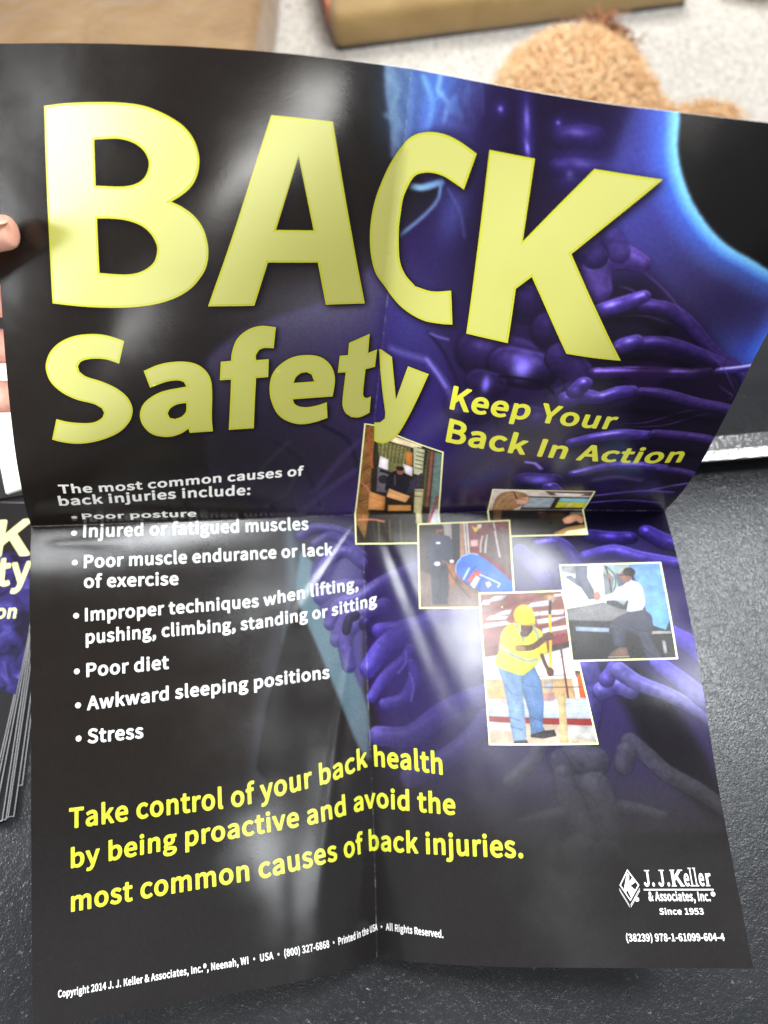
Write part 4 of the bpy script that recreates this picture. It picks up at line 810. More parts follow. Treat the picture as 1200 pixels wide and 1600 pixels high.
't':(0.579,[[[285,-9],[360,-16],[436,-8],[521,16],[540,43],[540,61],[515,148],[502,168],[474,179],[398,161],[350,166],[338,174],[326,191],[317,252],[318,583],[474,586],[502,595],[514,609],[519,626],[519,722],[508,748],[483,762],[322,763],[317,774],[317,913],[306,939],[293,949],[274,954],[160,953],[133,939],[123,922],[111,765],[103,760],[27,755],[8,747],[-6,731],[-9,626],[-1,605],[18,590],[100,583],[104,200],[114,148],[130,104],[159,61],[198,26],[236,5]]]),
'u':(0.893,[[[270,-9],[343,-16],[428,-5],[495,21],[552,55],[563,17],[590,1],[713,1],[732,9],[746,26],[750,43],[750,722],[742,744],[723,759],[704,763],[571,762],[552,754],[539,739],[534,722],[533,256],[496,217],[457,188],[419,172],[381,167],[352,169],[320,182],[301,209],[293,235],[286,304],[286,722],[281,739],[263,757],[238,763],[105,762],[86,753],[73,739],[69,722],[69,287],[72,226],[84,165],[104,113],[140,61],[181,26],[219,6]]]),
'v':(0.775,[[[260,7],[284,0],[436,0],[457,7],[473,25],[738,712],[735,738],[711,759],[569,763],[550,758],[531,742],[360,270],[183,747],[170,757],[151,763],[18,763],[-8,755],[-24,738],[-28,721],[-24,703],[240,33]]]),
'w':(1.159,[[[217,7],[246,0],[388,0],[407,4],[423,16],[433,33],[540,407],[550,418],[662,33],[671,16],[692,2],[711,0],[863,0],[892,14],[903,33],[1104,712],[1104,729],[1091,750],[1063,762],[939,763],[920,759],[901,745],[778,316],[656,729],[647,747],[635,756],[616,762],[483,762],[454,747],[445,729],[322,326],[209,729],[200,747],[179,760],[160,763],[37,763],[8,753],[-5,738],[-8,712],[198,33]]]),
'x':(0.744,[[[-5,7],[20,0],[153,0],[177,7],[191,22],[324,235],[334,243],[495,8],[524,0],[657,0],[676,3],[695,16],[704,33],[701,60],[472,381],[472,390],[682,703],[685,729],[666,755],[638,763],[505,762],[485,755],[468,738],[353,549],[343,545],[217,738],[201,755],[172,763],[39,763],[20,759],[4,747],[-5,729],[-2,703],[208,399],[206,390],[-21,60],[-25,33]]]),
'y':(0.775,[[[66,-285],[141,-292],[198,-287],[255,-270],[303,-245],[341,-215],[381,-172],[410,-128],[460,-24],[737,707],[737,733],[725,750],[712,759],[569,763],[550,758],[532,742],[369,283],[191,733],[180,750],[151,763],[18,763],[-1,759],[-22,742],[-28,724],[-26,707],[266,37],[230,-50],[189,-96],[160,-110],[132,-114],[65,-104],[37,-122],[5,-242],[20,-268]]]),
'z':(0.712,[[[22,7],[48,0],[608,0],[627,4],[644,16],[654,42],[654,138],[646,158],[627,173],[608,177],[304,177],[295,181],[638,642],[641,729],[622,755],[599,763],[95,763],[76,761],[54,747],[44,721],[44,625],[50,608],[67,592],[86,586],[333,586],[348,582],[6,120],[3,33]]]),
'T':(0.882,[[[319,7],[346,0],[479,1],[508,16],[517,33],[520,816],[774,818],[802,827],[820,851],[821,956],[813,982],[793,997],[774,1000],[42,1000],[14,991],[-1,973],[-4,860],[1,842],[18,825],[42,818],[299,816],[299,42],[303,25]]]),
'P':(0.928,[[[112,7],[138,0],[271,1],[290,8],[305,25],[309,42],[312,364],[518,370],[594,384],[651,403],[727,445],[774,489],[807,538],[836,616],[843,686],[835,764],[806,842],[774,887],[717,935],[651,967],[584,985],[508,996],[138,1000],[119,996],[100,982],[92,956],[92,42],[96,25]],[[318,543],[310,547],[309,555],[310,816],[318,822],[404,822],[508,815],[556,802],[594,780],[613,754],[621,729],[625,686],[614,625],[599,599],[581,582],[546,562],[470,546]]]),
'I':(0.464,[[[112,7],[138,0],[271,1],[299,16],[308,33],[309,956],[299,984],[271,999],[128,999],[109,990],[92,964],[92,42],[96,25]]]),
'A':(0.894,[[[-20,7],[5,0],[129,0],[148,3],[167,14],[178,33],[262,277],[271,280],[556,280],[565,268],[645,33],[661,10],[689,0],[832,1],[851,8],[866,25],[870,42],[866,60],[528,971],[518,986],[499,998],[338,1000],[315,990],[301,973],[-37,60],[-40,33]],[[328,456],[325,460],[414,714],[500,460],[490,455]]]),
'S':(0.878,[[[324,-9],[417,-16],[493,-11],[569,6],[635,33],[692,69],[737,113],[772,165],[794,226],[800,287],[794,348],[781,391],[763,426],[730,470],[689,504],[616,547],[344,661],[309,687],[292,713],[287,748],[299,783],[322,805],[360,822],[426,831],[512,819],[575,791],[635,750],[654,746],[685,757],[756,835],[765,852],[762,878],[721,919],[683,945],[616,979],[521,1007],[426,1016],[360,1012],[284,995],[227,972],[170,937],[127,896],[94,847],[73,791],[66,731],[74,670],[89,626],[109,591],[146,548],[189,514],[255,476],[521,364],[559,335],[576,304],[577,252],[565,226],[540,201],[493,179],[417,169],[379,172],[322,184],[255,211],[205,243],[170,273],[141,283],[122,280],[107,269],[27,184],[20,165],[26,139],[65,103],[112,69],[208,21],[255,5]]]),
'K':(0.946,[[[112,7],[138,0],[261,0],[280,3],[299,16],[309,42],[309,312],[423,440],[432,440],[693,25],[708,8],[736,0],[879,0],[898,5],[912,16],[922,42],[917,61],[571,608],[869,938],[874,964],[857,990],[841,998],[822,1000],[679,1000],[656,990],[318,621],[310,625],[309,634],[309,956],[301,982],[280,997],[261,1000],[128,999],[100,982],[92,956],[92,42],[96,25]]]),
'Y':(0.789,[[[273,7],[293,0],[426,0],[450,7],[466,25],[470,42],[472,390],[768,942],[769,973],[759,987],[740,998],[588,999],[559,984],[369,604],[360,601],[175,973],[161,990],[132,1000],[-1,1000],[-30,991],[-44,973],[-47,956],[-42,938],[251,390],[253,42],[257,25]]]),
'B':(0.961,[[[112,7],[138,0],[461,0],[546,5],[622,18],[694,42],[755,74],[810,120],[847,173],[873,242],[880,303],[876,364],[866,399],[841,451],[813,486],[774,518],[741,538],[740,547],[780,590],[813,660],[823,729],[816,799],[791,860],[755,905],[708,941],[641,971],[584,986],[508,997],[138,1000],[119,996],[100,982],[92,956],[92,42],[96,25]],[[318,177],[310,181],[309,190],[310,434],[318,437],[442,437],[546,428],[613,405],[648,373],[662,338],[660,277],[637,234],[613,214],[575,196],[499,180]],[[318,611],[310,616],[309,625],[309,816],[318,825],[461,823],[508,818],[565,799],[594,773],[605,747],[605,695],[588,660],[565,641],[518,623],[470,614]]]),
'R':(0.931,[[[112,7],[138,0],[271,1],[290,8],[305,25],[309,42],[309,381],[318,389],[413,388],[421,381],[644,25],[660,7],[689,0],[831,0],[854,7],[869,24],[874,42],[869,61],[645,416],[727,463],[773,503],[810,555],[826,590],[840,642],[845,703],[838,773],[818,834],[776,895],[723,938],[660,968],[603,985],[527,997],[138,1000],[119,996],[100,982],[92,956],[92,42],[96,25]],[[318,565],[309,573],[310,816],[318,822],[423,822],[518,815],[565,802],[603,777],[623,738],[628,703],[625,668],[611,634],[584,602],[527,576],[480,568]]]),
'C':(0.935,[[[431,-9],[516,-16],[564,-14],[668,8],[744,41],[788,69],[857,130],[866,148],[866,165],[858,182],[784,261],[754,273],[725,265],[649,204],[583,177],[516,170],[459,176],[412,191],[368,217],[332,252],[298,303],[276,356],[260,426],[255,496],[261,583],[275,644],[302,704],[333,748],[364,777],[412,807],[459,823],[545,830],[583,823],[621,810],[659,788],[706,750],[735,745],[763,759],[838,844],[842,870],[833,887],[772,939],[711,974],[668,992],[573,1013],[516,1016],[421,1007],[326,979],[241,934],[174,878],[112,800],[70,713],[42,609],[33,496],[42,391],[68,287],[110,200],[170,122],[241,63],[326,18]]]),
'J':(0.794,[[[243,-9],[323,-16],[390,-11],[475,14],[523,40],[570,83],[603,130],[626,182],[640,243],[645,313],[645,957],[637,982],[618,996],[599,1000],[466,1000],[437,985],[427,965],[426,322],[417,243],[396,200],[374,182],[342,172],[304,170],[266,175],[219,202],[170,261],[152,271],[133,273],[114,267],[19,204],[4,182],[5,156],[29,120],[66,78],[95,53],[133,28],[177,8]]]),
'N':(1.051,[[[112,7],[138,0],[261,0],[290,13],[301,33],[301,590],[304,608],[309,610],[683,16],[698,5],[727,0],[850,0],[869,5],[885,16],[895,42],[895,956],[891,973],[878,990],[850,1000],[727,1000],[699,990],[686,973],[685,399],[679,388],[299,987],[271,1000],[138,1000],[119,996],[100,982],[92,956],[92,42],[96,25]]]),
'W':(1.262,[[[221,7],[244,0],[396,0],[423,7],[439,25],[596,608],[757,33],[766,16],[786,3],[805,0],[957,0],[976,5],[991,16],[1000,33],[1205,947],[1204,973],[1190,990],[1166,1000],[1033,999],[1012,990],[998,973],[871,377],[862,397],[706,964],[689,990],[662,1000],[539,1000],[515,990],[501,973],[339,379],[330,396],[206,976],[187,995],[168,1000],[26,999],[-2,982],[-10,964],[-9,947],[202,33]]]),
'U':(1.048,[[[402,-9],[495,-16],[571,-11],[647,6],[714,35],[784,87],[833,148],[866,217],[890,313],[897,417],[897,957],[888,983],[865,998],[723,999],[702,992],[687,974],[684,417],[679,348],[668,296],[645,243],[625,217],[599,196],[561,179],[495,169],[419,181],[383,200],[362,217],[343,244],[321,296],[310,348],[305,417],[302,974],[286,992],[257,1000],[124,999],[105,991],[91,974],[88,417],[95,313],[116,226],[153,146],[210,78],[270,35],[333,7]]]),
'M':(1.172,[[[112,7],[138,0],[261,1],[280,10],[296,33],[299,541],[467,120],[480,103],[508,92],[603,93],[622,101],[633,112],[803,537],[807,521],[807,42],[811,25],[827,7],[850,0],[974,0],[993,6],[1006,16],[1016,42],[1016,956],[1013,973],[999,990],[974,1000],[822,1000],[803,997],[781,982],[556,402],[327,982],[309,996],[280,1000],[128,999],[100,982],[92,956],[92,42],[96,25]]]),
'.':(0.444,[[[144,-9],[195,-16],[242,-7],[282,17],[315,61],[326,113],[314,165],[282,209],[242,232],[185,241],[138,232],[90,202],[65,165],[54,113],[64,61],[97,17]]]),
',':(0.444,[[[77,-230],[101,-237],[120,-234],[167,-213],[215,-183],[253,-152],[285,-117],[313,-73],[332,-30],[343,14],[348,66],[338,135],[323,170],[295,205],[262,227],[234,237],[172,240],[120,223],[82,192],[61,153],[56,118],[69,66],[97,31],[148,3],[153,-4],[120,-49],[82,-76],[44,-95],[28,-117],[29,-143],[60,-213]]]),
':':(0.444,[[[144,-9],[195,-16],[242,-7],[282,17],[315,61],[326,113],[314,165],[282,209],[242,232],[185,241],[138,232],[90,202],[65,165],[54,113],[64,61],[97,17]],[[140,496],[195,487],[242,497],[283,522],[315,565],[326,617],[314,670],[290,705],[242,737],[185,746],[138,737],[90,706],[65,670],[54,617],[64,565],[95,522]]]),
'•':(1.429,[[[629,350],[680,342],[718,345],[785,370],[817,393],[840,419],[869,480],[873,515],[869,550],[858,585],[842,613],[821,637],[787,663],[728,686],[680,691],[642,688],[577,663],[528,619],[506,585],[497,558],[492,515],[496,480],[524,419],[547,393],[576,372]]]),
'&':(0.992,[[[272,-9],[353,-16],[448,-8],[534,17],[648,76],[781,10],[857,-14],[885,-14],[904,-4],[914,8],[950,113],[946,139],[933,154],[857,182],[786,217],[859,339],[904,435],[938,530],[936,548],[923,567],[895,578],[781,578],[762,576],[744,565],[732,548],[689,435],[629,331],[534,413],[446,513],[534,579],[604,652],[630,696],[646,739],[653,791],[650,835],[638,878],[615,922],[593,948],[543,985],[505,1002],[458,1013],[410,1016],[353,1011],[296,995],[242,965],[211,941],[180,905],[156,861],[142,818],[136,757],[147,670],[186,557],[108,496],[68,454],[24,383],[8,330],[3,278],[10,217],[27,165],[59,113],[99,69],[154,32],[211,7]],[[325,164],[287,177],[258,195],[230,231],[219,261],[219,304],[228,330],[249,362],[287,400],[382,294],[481,200],[482,191],[467,184],[410,164],[372,159]],[[353,669],[335,739],[341,800],[355,826],[377,844],[401,851],[429,849],[448,836],[457,818],[460,791],[452,757],[435,731],[401,696],[363,668]]]),
'®':(0.71,[[[250,453],[320,446],[387,452],[453,470],[507,497],[558,536],[599,584],[629,636],[648,697],[654,767],[648,827],[629,888],[600,941],[558,990],[509,1028],[453,1055],[387,1074],[320,1080],[254,1074],[197,1058],[135,1028],[89,993],[45,942],[15,888],[-4,827],[-10,767],[-4,697],[15,636],[44,584],[91,532],[137,497],[197,468]],[[292,583],[301,588],[317,610],[320,654],[321,645],[330,640],[360,593],[359,584]],[[482,676],[452,723],[480,767],[491,809],[502,758],[498,723]],[[159,682],[145,723],[142,767],[145,801],[159,844],[165,819],[165,697]]]),
'-':(0.538,[[[37,313],[63,306],[424,307],[443,317],[457,340],[454,453],[438,470],[414,478],[63,478],[44,474],[25,459],[17,435],[18,340]]]),
'(':(0.526,[[[300,-238],[335,-244],[420,-210],[441,-194],[448,-168],[370,-20],[338,58],[299,197],[278,354],[278,511],[297,650],[315,728],[369,876],[445,1015],[448,1033],[444,1050],[430,1066],[344,1103],[325,1106],[293,1094],[242,1015],[167,867],[135,782],[94,615],[83,519],[80,432],[83,337],[93,250],[111,163],[136,76],[202,-81],[245,-159],[287,-225]]]),
')':(0.526,[[[107,-238],[143,-244],[171,-229],[221,-151],[296,-3],[328,84],[366,241],[378,337],[382,432],[378,519],[367,615],[349,702],[324,789],[266,928],[219,1015],[168,1094],[152,1103],[133,1106],[33,1067],[16,1050],[11,1033],[15,1015],[92,876],[123,798],[163,659],[184,511],[184,345],[164,206],[145,128],[94,-11],[11,-168],[14,-185],[29,-205]]]),
'0':(0.822,[[[309,-9],[382,-16],[458,-8],[534,21],[591,61],[644,122],[686,199],[714,287],[731,391],[736,504],[731,609],[715,713],[684,809],[648,875],[593,939],[534,980],[458,1008],[382,1016],[296,1007],[230,983],[157,931],[112,878],[74,809],[46,722],[28,617],[22,504],[29,383],[45,287],[76,191],[114,122],[167,61],[230,18]],[[353,164],[325,179],[302,200],[285,226],[262,278],[247,339],[238,417],[238,591],[248,670],[264,731],[282,774],[306,808],[328,826],[353,838],[382,841],[429,828],[452,809],[476,774],[495,731],[511,670],[521,591],[521,417],[509,330],[496,278],[474,226],[456,200],[426,174],[382,161]]]),
'1':(0.822,[[[94,7],[120,0],[671,0],[694,7],[710,25],[714,138],[710,155],[700,168],[671,179],[516,181],[514,956],[506,982],[481,998],[358,998],[263,959],[149,932],[131,921],[121,903],[119,816],[126,799],[139,786],[158,779],[291,778],[298,773],[298,190],[291,179],[111,178],[85,164],[74,138],[74,42],[78,25]]]),
'2':(0.822,[[[34,7],[64,0],[691,0],[715,7],[731,25],[735,42],[735,147],[727,164],[710,178],[691,183],[387,183],[378,190],[511,327],[574,408],[619,477],[653,547],[680,634],[687,712],[681,773],[662,834],[634,886],[596,929],[549,965],[492,992],[425,1010],[349,1016],[245,1004],[169,977],[121,951],[55,901],[14,860],[9,834],[17,816],[93,747],[121,734],[150,739],[219,799],[273,828],[330,839],[397,829],[432,808],[453,782],[469,738],[472,703],[467,651],[447,590],[415,529],[368,463],[305,390],[227,312],[19,129],[14,112],[15,33]]]),
'3':(0.822,[[[269,-9],[353,-16],[429,-11],[496,3],[562,29],[619,65],[660,104],[696,156],[720,226],[726,296],[722,339],[706,391],[681,435],[652,470],[582,522],[577,530],[636,583],[660,617],[679,661],[688,696],[693,748],[685,809],[670,852],[637,905],[591,949],[543,977],[496,995],[420,1012],[306,1014],[211,992],[148,965],[106,941],[45,896],[31,870],[33,852],[44,835],[109,765],[135,752],[166,757],[220,798],[258,819],[306,835],[344,839],[382,837],[429,821],[453,800],[470,765],[473,731],[464,687],[448,662],[429,645],[401,629],[363,616],[306,607],[239,604],[210,591],[197,565],[197,478],[204,452],[228,435],[382,419],[429,405],[477,374],[496,348],[507,296],[504,261],[485,217],[458,192],[420,173],[382,165],[315,165],[277,172],[230,189],[182,218],[129,261],[97,267],[68,252],[-4,165],[-6,148],[2,128],[40,93],[97,52],[192,9]]]),
'4':(0.822,[[[438,7],[464,0],[578,0],[597,3],[616,15],[627,42],[630,251],[730,255],[749,267],[760,286],[761,390],[749,413],[721,427],[635,428],[628,434],[627,964],[616,985],[588,1000],[436,999],[407,984],[-11,393],[-19,373],[-18,286],[-9,268],[18,253],[417,252],[418,42],[422,25]],[[255,428],[247,434],[417,664],[417,431],[407,428]]]),
'5':(0.822,[[[267,-9],[369,-15],[426,-11],[502,10],[559,37],[617,78],[665,130],[700,191],[724,269],[731,339],[725,409],[703,487],[668,548],[628,591],[579,626],[512,655],[455,668],[388,674],[293,663],[287,670],[303,818],[635,818],[664,827],[681,852],[682,957],[673,982],[654,996],[635,1000],[151,1000],[122,992],[108,974],[72,539],[76,513],[94,494],[160,456],[179,450],[199,452],[265,486],[312,501],[350,503],[417,493],[446,478],[482,443],[500,409],[509,374],[509,304],[498,261],[463,209],[436,188],[407,174],[341,163],[255,176],[198,201],[122,259],[94,264],[65,250],[-5,165],[-9,148],[-1,124],[65,69],[151,23],[198,6]]]),
'6':(0.822,[[[337,-9],[409,-16],[475,-10],[542,10],[599,40],[646,79],[688,130],[720,191],[738,252],[744,330],[738,400],[723,461],[694,522],[656,568],[615,600],[542,635],[485,648],[418,653],[349,644],[314,633],[257,606],[252,609],[262,670],[285,731],[314,776],[342,804],[371,821],[418,835],[485,835],[532,816],[589,773],[618,769],[644,783],[722,861],[726,887],[718,905],[665,950],[599,987],[561,1000],[494,1013],[447,1016],[361,1008],[285,985],[209,940],[152,887],[99,809],[64,722],[39,609],[30,478],[38,365],[58,269],[92,182],[136,113],[190,58],[257,17]],[[371,164],[323,190],[283,243],[262,296],[245,391],[247,400],[276,430],[323,463],[380,482],[428,481],[456,474],[481,461],[511,426],[531,365],[531,287],[512,226],[475,180],[456,169],[428,160]]]),
'7':(0.822,[[[244,7],[266,0],[399,0],[425,7],[442,25],[466,286],[484,390],[509,486],[545,582],[590,668],[651,764],[737,877],[739,964],[731,982],[713,996],[694,1000],[67,1000],[38,991],[24,973],[22,851],[31,834],[48,822],[67,818],[463,816],[387,695],[339,599],[301,503],[271,399],[248,286],[225,51],[228,25]]]),
'8':(0.822,[[[298,-9],[376,-16],[452,-11],[528,6],[585,29],[636,61],[682,104],[711,148],[734,209],[740,269],[736,313],[722,365],[680,437],[651,470],[599,513],[633,550],[673,609],[701,687],[705,731],[700,783],[683,844],[652,897],[621,931],[576,965],[519,992],[452,1009],[386,1014],[319,1009],[262,995],[205,970],[158,938],[117,896],[90,852],[70,791],[65,739],[77,661],[113,591],[170,530],[117,487],[84,452],[38,374],[22,322],[17,278],[24,209],[49,148],[79,104],[120,66],[184,26],[243,3]],[[348,156],[291,174],[262,192],[229,235],[220,278],[228,330],[250,374],[289,417],[319,438],[431,391],[474,365],[515,322],[529,269],[527,243],[518,217],[498,191],[474,174],[414,155]],[[433,591],[386,611],[327,644],[297,670],[277,704],[270,739],[278,783],[300,815],[338,837],[386,844],[433,836],[471,813],[497,774],[506,722],[496,670],[462,613],[443,592]]]),
'9':(0.822,[[[240,-9],[317,-16],[402,-8],[478,17],[550,61],[611,121],[661,200],[698,296],[720,400],[729,539],[723,644],[703,739],[668,825],[621,895],[564,948],[497,986],[421,1009],[345,1016],[279,1010],[219,992],[165,964],[112,922],[69,870],[41,816],[21,748],[14,670],[20,600],[36,539],[70,474],[101,435],[146,399],[212,367],[269,352],[336,347],[412,357],[507,395],[509,391],[496,330],[472,269],[445,226],[420,200],[393,182],[345,166],[279,167],[231,183],[172,226],[146,233],[117,222],[38,139],[34,113],[41,96],[93,52],[165,13]],[[317,522],[277,539],[258,557],[242,583],[226,644],[228,722],[245,774],[279,818],[326,841],[383,839],[412,829],[440,810],[480,757],[500,704],[517,609],[463,557],[419,530],[374,518]]])}


def fill_loops(loops):
    """Closed outlines (u, v in mm) -> a triangulated flat bmesh, holes kept."""
    cu = bpy.data.curves.new('outline', 'CURVE')
    cu.dimensions = '2D'
    cu.fill_mode = 'BOTH'
    for L in loops:
        sp = cu.splines.new('POLY')
        sp.points.add(len(L) - 1)
        sp.points.foreach_set('co', np.c_[np.asarray(L)[:, 0], -np.asarray(L)[:, 1], np.zeros(len(L)), np.ones(len(L))].ravel())
        sp.use_cyclic_u = True
    ob = bpy.data.objects.new('outline', cu)
    C.objects.link(ob)
    dg = bpy.context.evaluated_depsgraph_get()
    me = bpy.data.meshes.new_from_object(ob.evaluated_get(dg))
    bpy.data.objects.remove(ob)
    bpy.data.curves.remove(cu)
    bm = bmesh.new()
    bm.from_mesh(me)
    bpy.data.meshes.remove(me)
    return bm


def lay(name, loops, lift, mat, parent, step=4.0):
    """Cut flat outlines along a grid (and so along both folds), then drape them on the sheet."""
    bm = fill_loops(loops)
    A = np.vstack([np.asarray(L) for L in loops])
    nu, nv = int(round(W / step / 2)) * 2, int(round(H / step / 2)) * 2
    for ax, n, full, sgn in ((0, nu, W, 1), (1, nv, H, -1)):
        for i in range(n + 1):
            x = full * i / n
            if A[:, ax].min() + 1e-3 < x < A[:, ax].max() - 1e-3:
                co = [0, 0, 0]
                no = [0, 0, 0]
                co[ax] = sgn * x
                no[ax] = 1
                bmesh.ops.bisect_plane(bm, geom=bm.verts[:] + bm.edges[:] + bm.faces[:], dist=1e-4, plane_co=co, plane_no=no)
    bmesh.ops.triangulate(bm, faces=bm.faces[:])
    me = bpy.data.meshes.new(name)
    bm.to_mesh(me)
    bm.free()
    n = len(me.vertices)
    co = np.zeros(n * 3)
    me.vertices.foreach_get('co', co)
    co = co.reshape(-1, 3)
    fn = np.zeros(len(me.polygons) * 3)
    me.polygons.foreach_get('normal', fn)
    if fn.reshape(-1, 3)[:, 2].sum() < 0:
        me.flip_normals()
    Pw, Nw = on_sheet(co[:, 0], -co[:, 1], lift)
    me.vertices.foreach_set('co', Pw.astype(np.float32).ravel())
    me.polygons.foreach_set('use_smooth', [True] * len(me.polygons))
    me.update()
    me.normals_split_custom_set_from_vertices(Nw.tolist())
    return link(name, me, mat, parent)


def area(L):
    L = np.asarray(L)
    x, y = L[:, 0], L[:, 1]
    return 0.5 * (x @ np.roll(y, -1) - y @ np.roll(x, -1))


def inset(L, d):
    """Move a closed outline inwards (towards its filled side, counter-clockwise outer) by d mm."""
    L = np.asarray(L, float)
    keep = np.linalg.norm(np.roll(L, -1, 0) - L, axis=1) > 0.15
    L = L[keep]
    e = np.roll(L, -1, 0) - L
    e /= np.linalg.norm(e, axis=1)[:, None]
    n = np.c_[-e[:, 1], e[:, 0]]
    n0 = np.roll(n, 1, 0)
    m = n + n0
    m /= np.maximum((m * n).sum(1, keepdims=True), 0.35)
    return L + m * d


for word, letters in (('BACK', 'BACK'), ('Safety', 'Safety')):
    outer, inner = [], []
    for ch in letters:
        for j, L in enumerate(HEADLINE[ch]):
            pass
            P = smooth(L, True, 5, 34)
            if (area(P) < 0) != (j > 0):
                P = P[::-1]
            outer.append(P)
            inner.append(inset(P, 1.15))
    o = lay('headline_word', outer, 0.00012, M_YEDGE, POSTER)
    lay('letter_face', inner, 0.00020, M_YEL, o)


def text_loops(txt, knots, cap, squeeze=0.0):
    """Text set along a baseline through knots (u, v mm), stretched to end at the last knot."""
    K = np.array(knots, float)
    x = 0.0
    items = []
    prev = None
    for ch in txt:
        if ch == ' ':
            x += 0.36
            continue
        adv, loops = GLYPHS[ch]
        for L in loops:
            A = np.array(L, float) / 1000.0
            A[:, 0] += x
            items.append(A)
        x += adv
    x0 = min(A[:, 0].min() for A in items)
    x1 = max(A[:, 0].max() for A in items)
    s = (K[-1, 0] - K[0, 0]) / (x1 - x0)
    out = []
    for A in items:
        u = K[0, 0] + (A[:, 0] - x0) * s
        c = np.interp(u, [K[0, 0], K[-1, 0]], cap) if isinstance(cap, tuple) else cap
        v = np.interp(u, K[:, 0], K[:, 1]) - A[:, 1] * c
        out.append(np.c_[u, v])
    return out


Y, Yl, Wu, Wt = M_YTEXT, M_YSLOGAN, M_WHITE, M_WTEXT
LINES = [
    ('The most common causes of', [(22.5,264.5),(76.1,265),(185.3,262.8)], 8.8, Wu),
    ('back injuries include:', [(20.9,278),(94.5,277.9),(148,279)], 10.4, Wu),
    ('Poor posture', [(33.5,296.8),(69.7,298.4),(110.2,300)], 7.6, Wu),
    ('Injured or fatigued muscles', [(33.3,314.7),(107,315.4),(191.3,315.7)], 9.8, Wt),
    ('Poor muscle endurance or lack', [(34.2,336.9),(106.8,337.1),(208.9,336.4)], 9.4, Wt),
    ('of exercise', [(34.3,350.8),(97.4,352.4)], 9.2, Wt),
    ('Improper techniques when lifting,', [(35,373.5),(155.9,372.5),(227.7,363.2)], 9.1, Wt),
    ('pushing, climbing, standing or sitting', [(35.3,388.5),(151,388.4),(202.3,383.8),(227.2,378.7),(241.7,375.6)], 9.0, Wt),
    ('Poor diet', [(35.6,410.4),(90.3,410.6)], 9.2, Wt),
    ('Awkward sleeping positions', [(35.9,432),(145.5,430.8),(203.1,428.2)], 9.0, Wt),
    ('Stress', [(36.3,453.1),(72.8,454.1)], 9.2, Wt),
    ('Take control of your back health', [(24.4,503.1),(137.3,505.6),(198.2,499.4),(231,491.4),(260.9,494.5),(284.4,498.2)], (12.2, 14.2), Yl),
    ('by being proactive and avoid the', [(25.5,526.4),(188,523.6),(220.3,520.2),(236.1,519.1),(292.1,523.7)], (11.4, 13.2), Yl),
    ('most common causes of back injuries.', [(25.5,551.2),(150.7,550.7),(208.5,547.7),(228.5,546.1),(266,547.3),(335.6,549.7)], (11.6, 13.4), Yl),
    ('Copyright 2014 J. J. Keller & Associates, Inc.®, Neenah, WI • USA • (800) 327-6868 • Printed in the USA • All Rights Reserved.',
     [(17.2,596.2),(121.5,596.3),(202.7,595.7),(230.4,594.4),(243.3,593.7),(280.9,595.7)], (3.9, 4.2), Wt),
    ('(38239) 978-1-61099-604-4', [(394.6,596.1),(452.1,595.8)], 4.1, Wt),
    ('Since 1953', [(416.7,581.8),(442.7,581.8)], 3.5, Wt),
    ('Keep Your', [(283.3,189.9),(333.3,186.4),(390.1,188.2)], (19.3, 15.5), Y),
    ('Back In Action', [(284.8,219.8),(337.7,221.4),(448.9,224.8)], (22.5, 15.3), Y),
]
for txt, knots, cap, mat in LINES:
    lay('text_line', text_loops(txt, knots, cap), 0.00018, mat, POSTER)
for b in ([(28.5,293.6)], [(27.4,311.1)], [(28.3,332.6)], [(29.3,369.2)], [(29.4,406)], [(30.1,428.1)], [(30.5,449.2)]):
    t = np.linspace(0, 2 * math.pi, 16, endpoint=False)
    lay('bullet', [np.c_[b[0][0] + 1.9 * np.cos(t), b[0][1] + 1.9 * np.sin(t)]], 0.00018, Wt, POSTER)

# publisher's mark: diamond with a K, name in narrow serif capitals over a rule
BASE = [(409.2,566.3),(451.2,566.2)]
bu, bv, bw = BASE[0][0], BASE[0][1], (BASE[1][0] - BASE[0][0]) / 110.0


def px_u(x):
    return bu + (x - 1005) * bw


for ch, xa, xb, feet in (('J', 1007, 1016, 't'), ('.', 1020, 1024, ''), ('J', 1030, 1039, 't'), ('.', 1044, 1048, ''), ('K', 1052, 1069, 'tb'), ('e', 1071, 1079, ''), ('l', 1081.5, 1084, 'lt'),
                         ('l', 1088.5, 1091, 'lt'), ('e', 1094, 1102, ''), ('r', 1105, 1113, 'r')):
    L = text_loops(ch, [(px_u(xa), bv), (px_u(xb), bv)], 9.2)
    lay('publisher_name', L, 0.00018, Wt, POSTER)
    bars = []
    if feet == 't':
        bars.append((xb - 6, xb + 2.2, -9.2))
    if feet == 'tb':
        bars += [(xa - 1.6, xa + 6, -9.2), (xb - 6, xb + 1.5, -9.2), (xa - 1.6, xa + 6, -.5), (xb - 5, xb + 2, -.5)]
    if feet == 'lt':
        bars += [(xa - 2, xb + 2, -.5), (xa - 2, xb, -10.2)]
    if feet == 'r':
        bars += [(xa - 1.5, xa + 5, -.5)]
    for p, q, y in bars:
        u0, u1, v0 = px_u(p), px_u(q), bv + y
        lay('serif', [np.array([(u0, v0), (u1, v0), (u1, v0 + .6), (u0, v0 + .6)])], 0.00019, Wt, POSTER)
(r0, r1) = [(409.3,568.1),(450.8,568.3)]
lay('rule', [np.array([(r0[0], r0[1] - .4), (r1[0], r1[1] - .4), (r1[0], r1[1] + .4), (r0[0], r0[1] + .4)])], 0.00018, Wt, POSTER)
(s0, s1) = [(411.4,574.4),(448.1,574.6)]
lay('publisher_name', text_loops('& Associates, Inc.', [s0, s1], 5.2), 0.00018, Wt, POSTER)


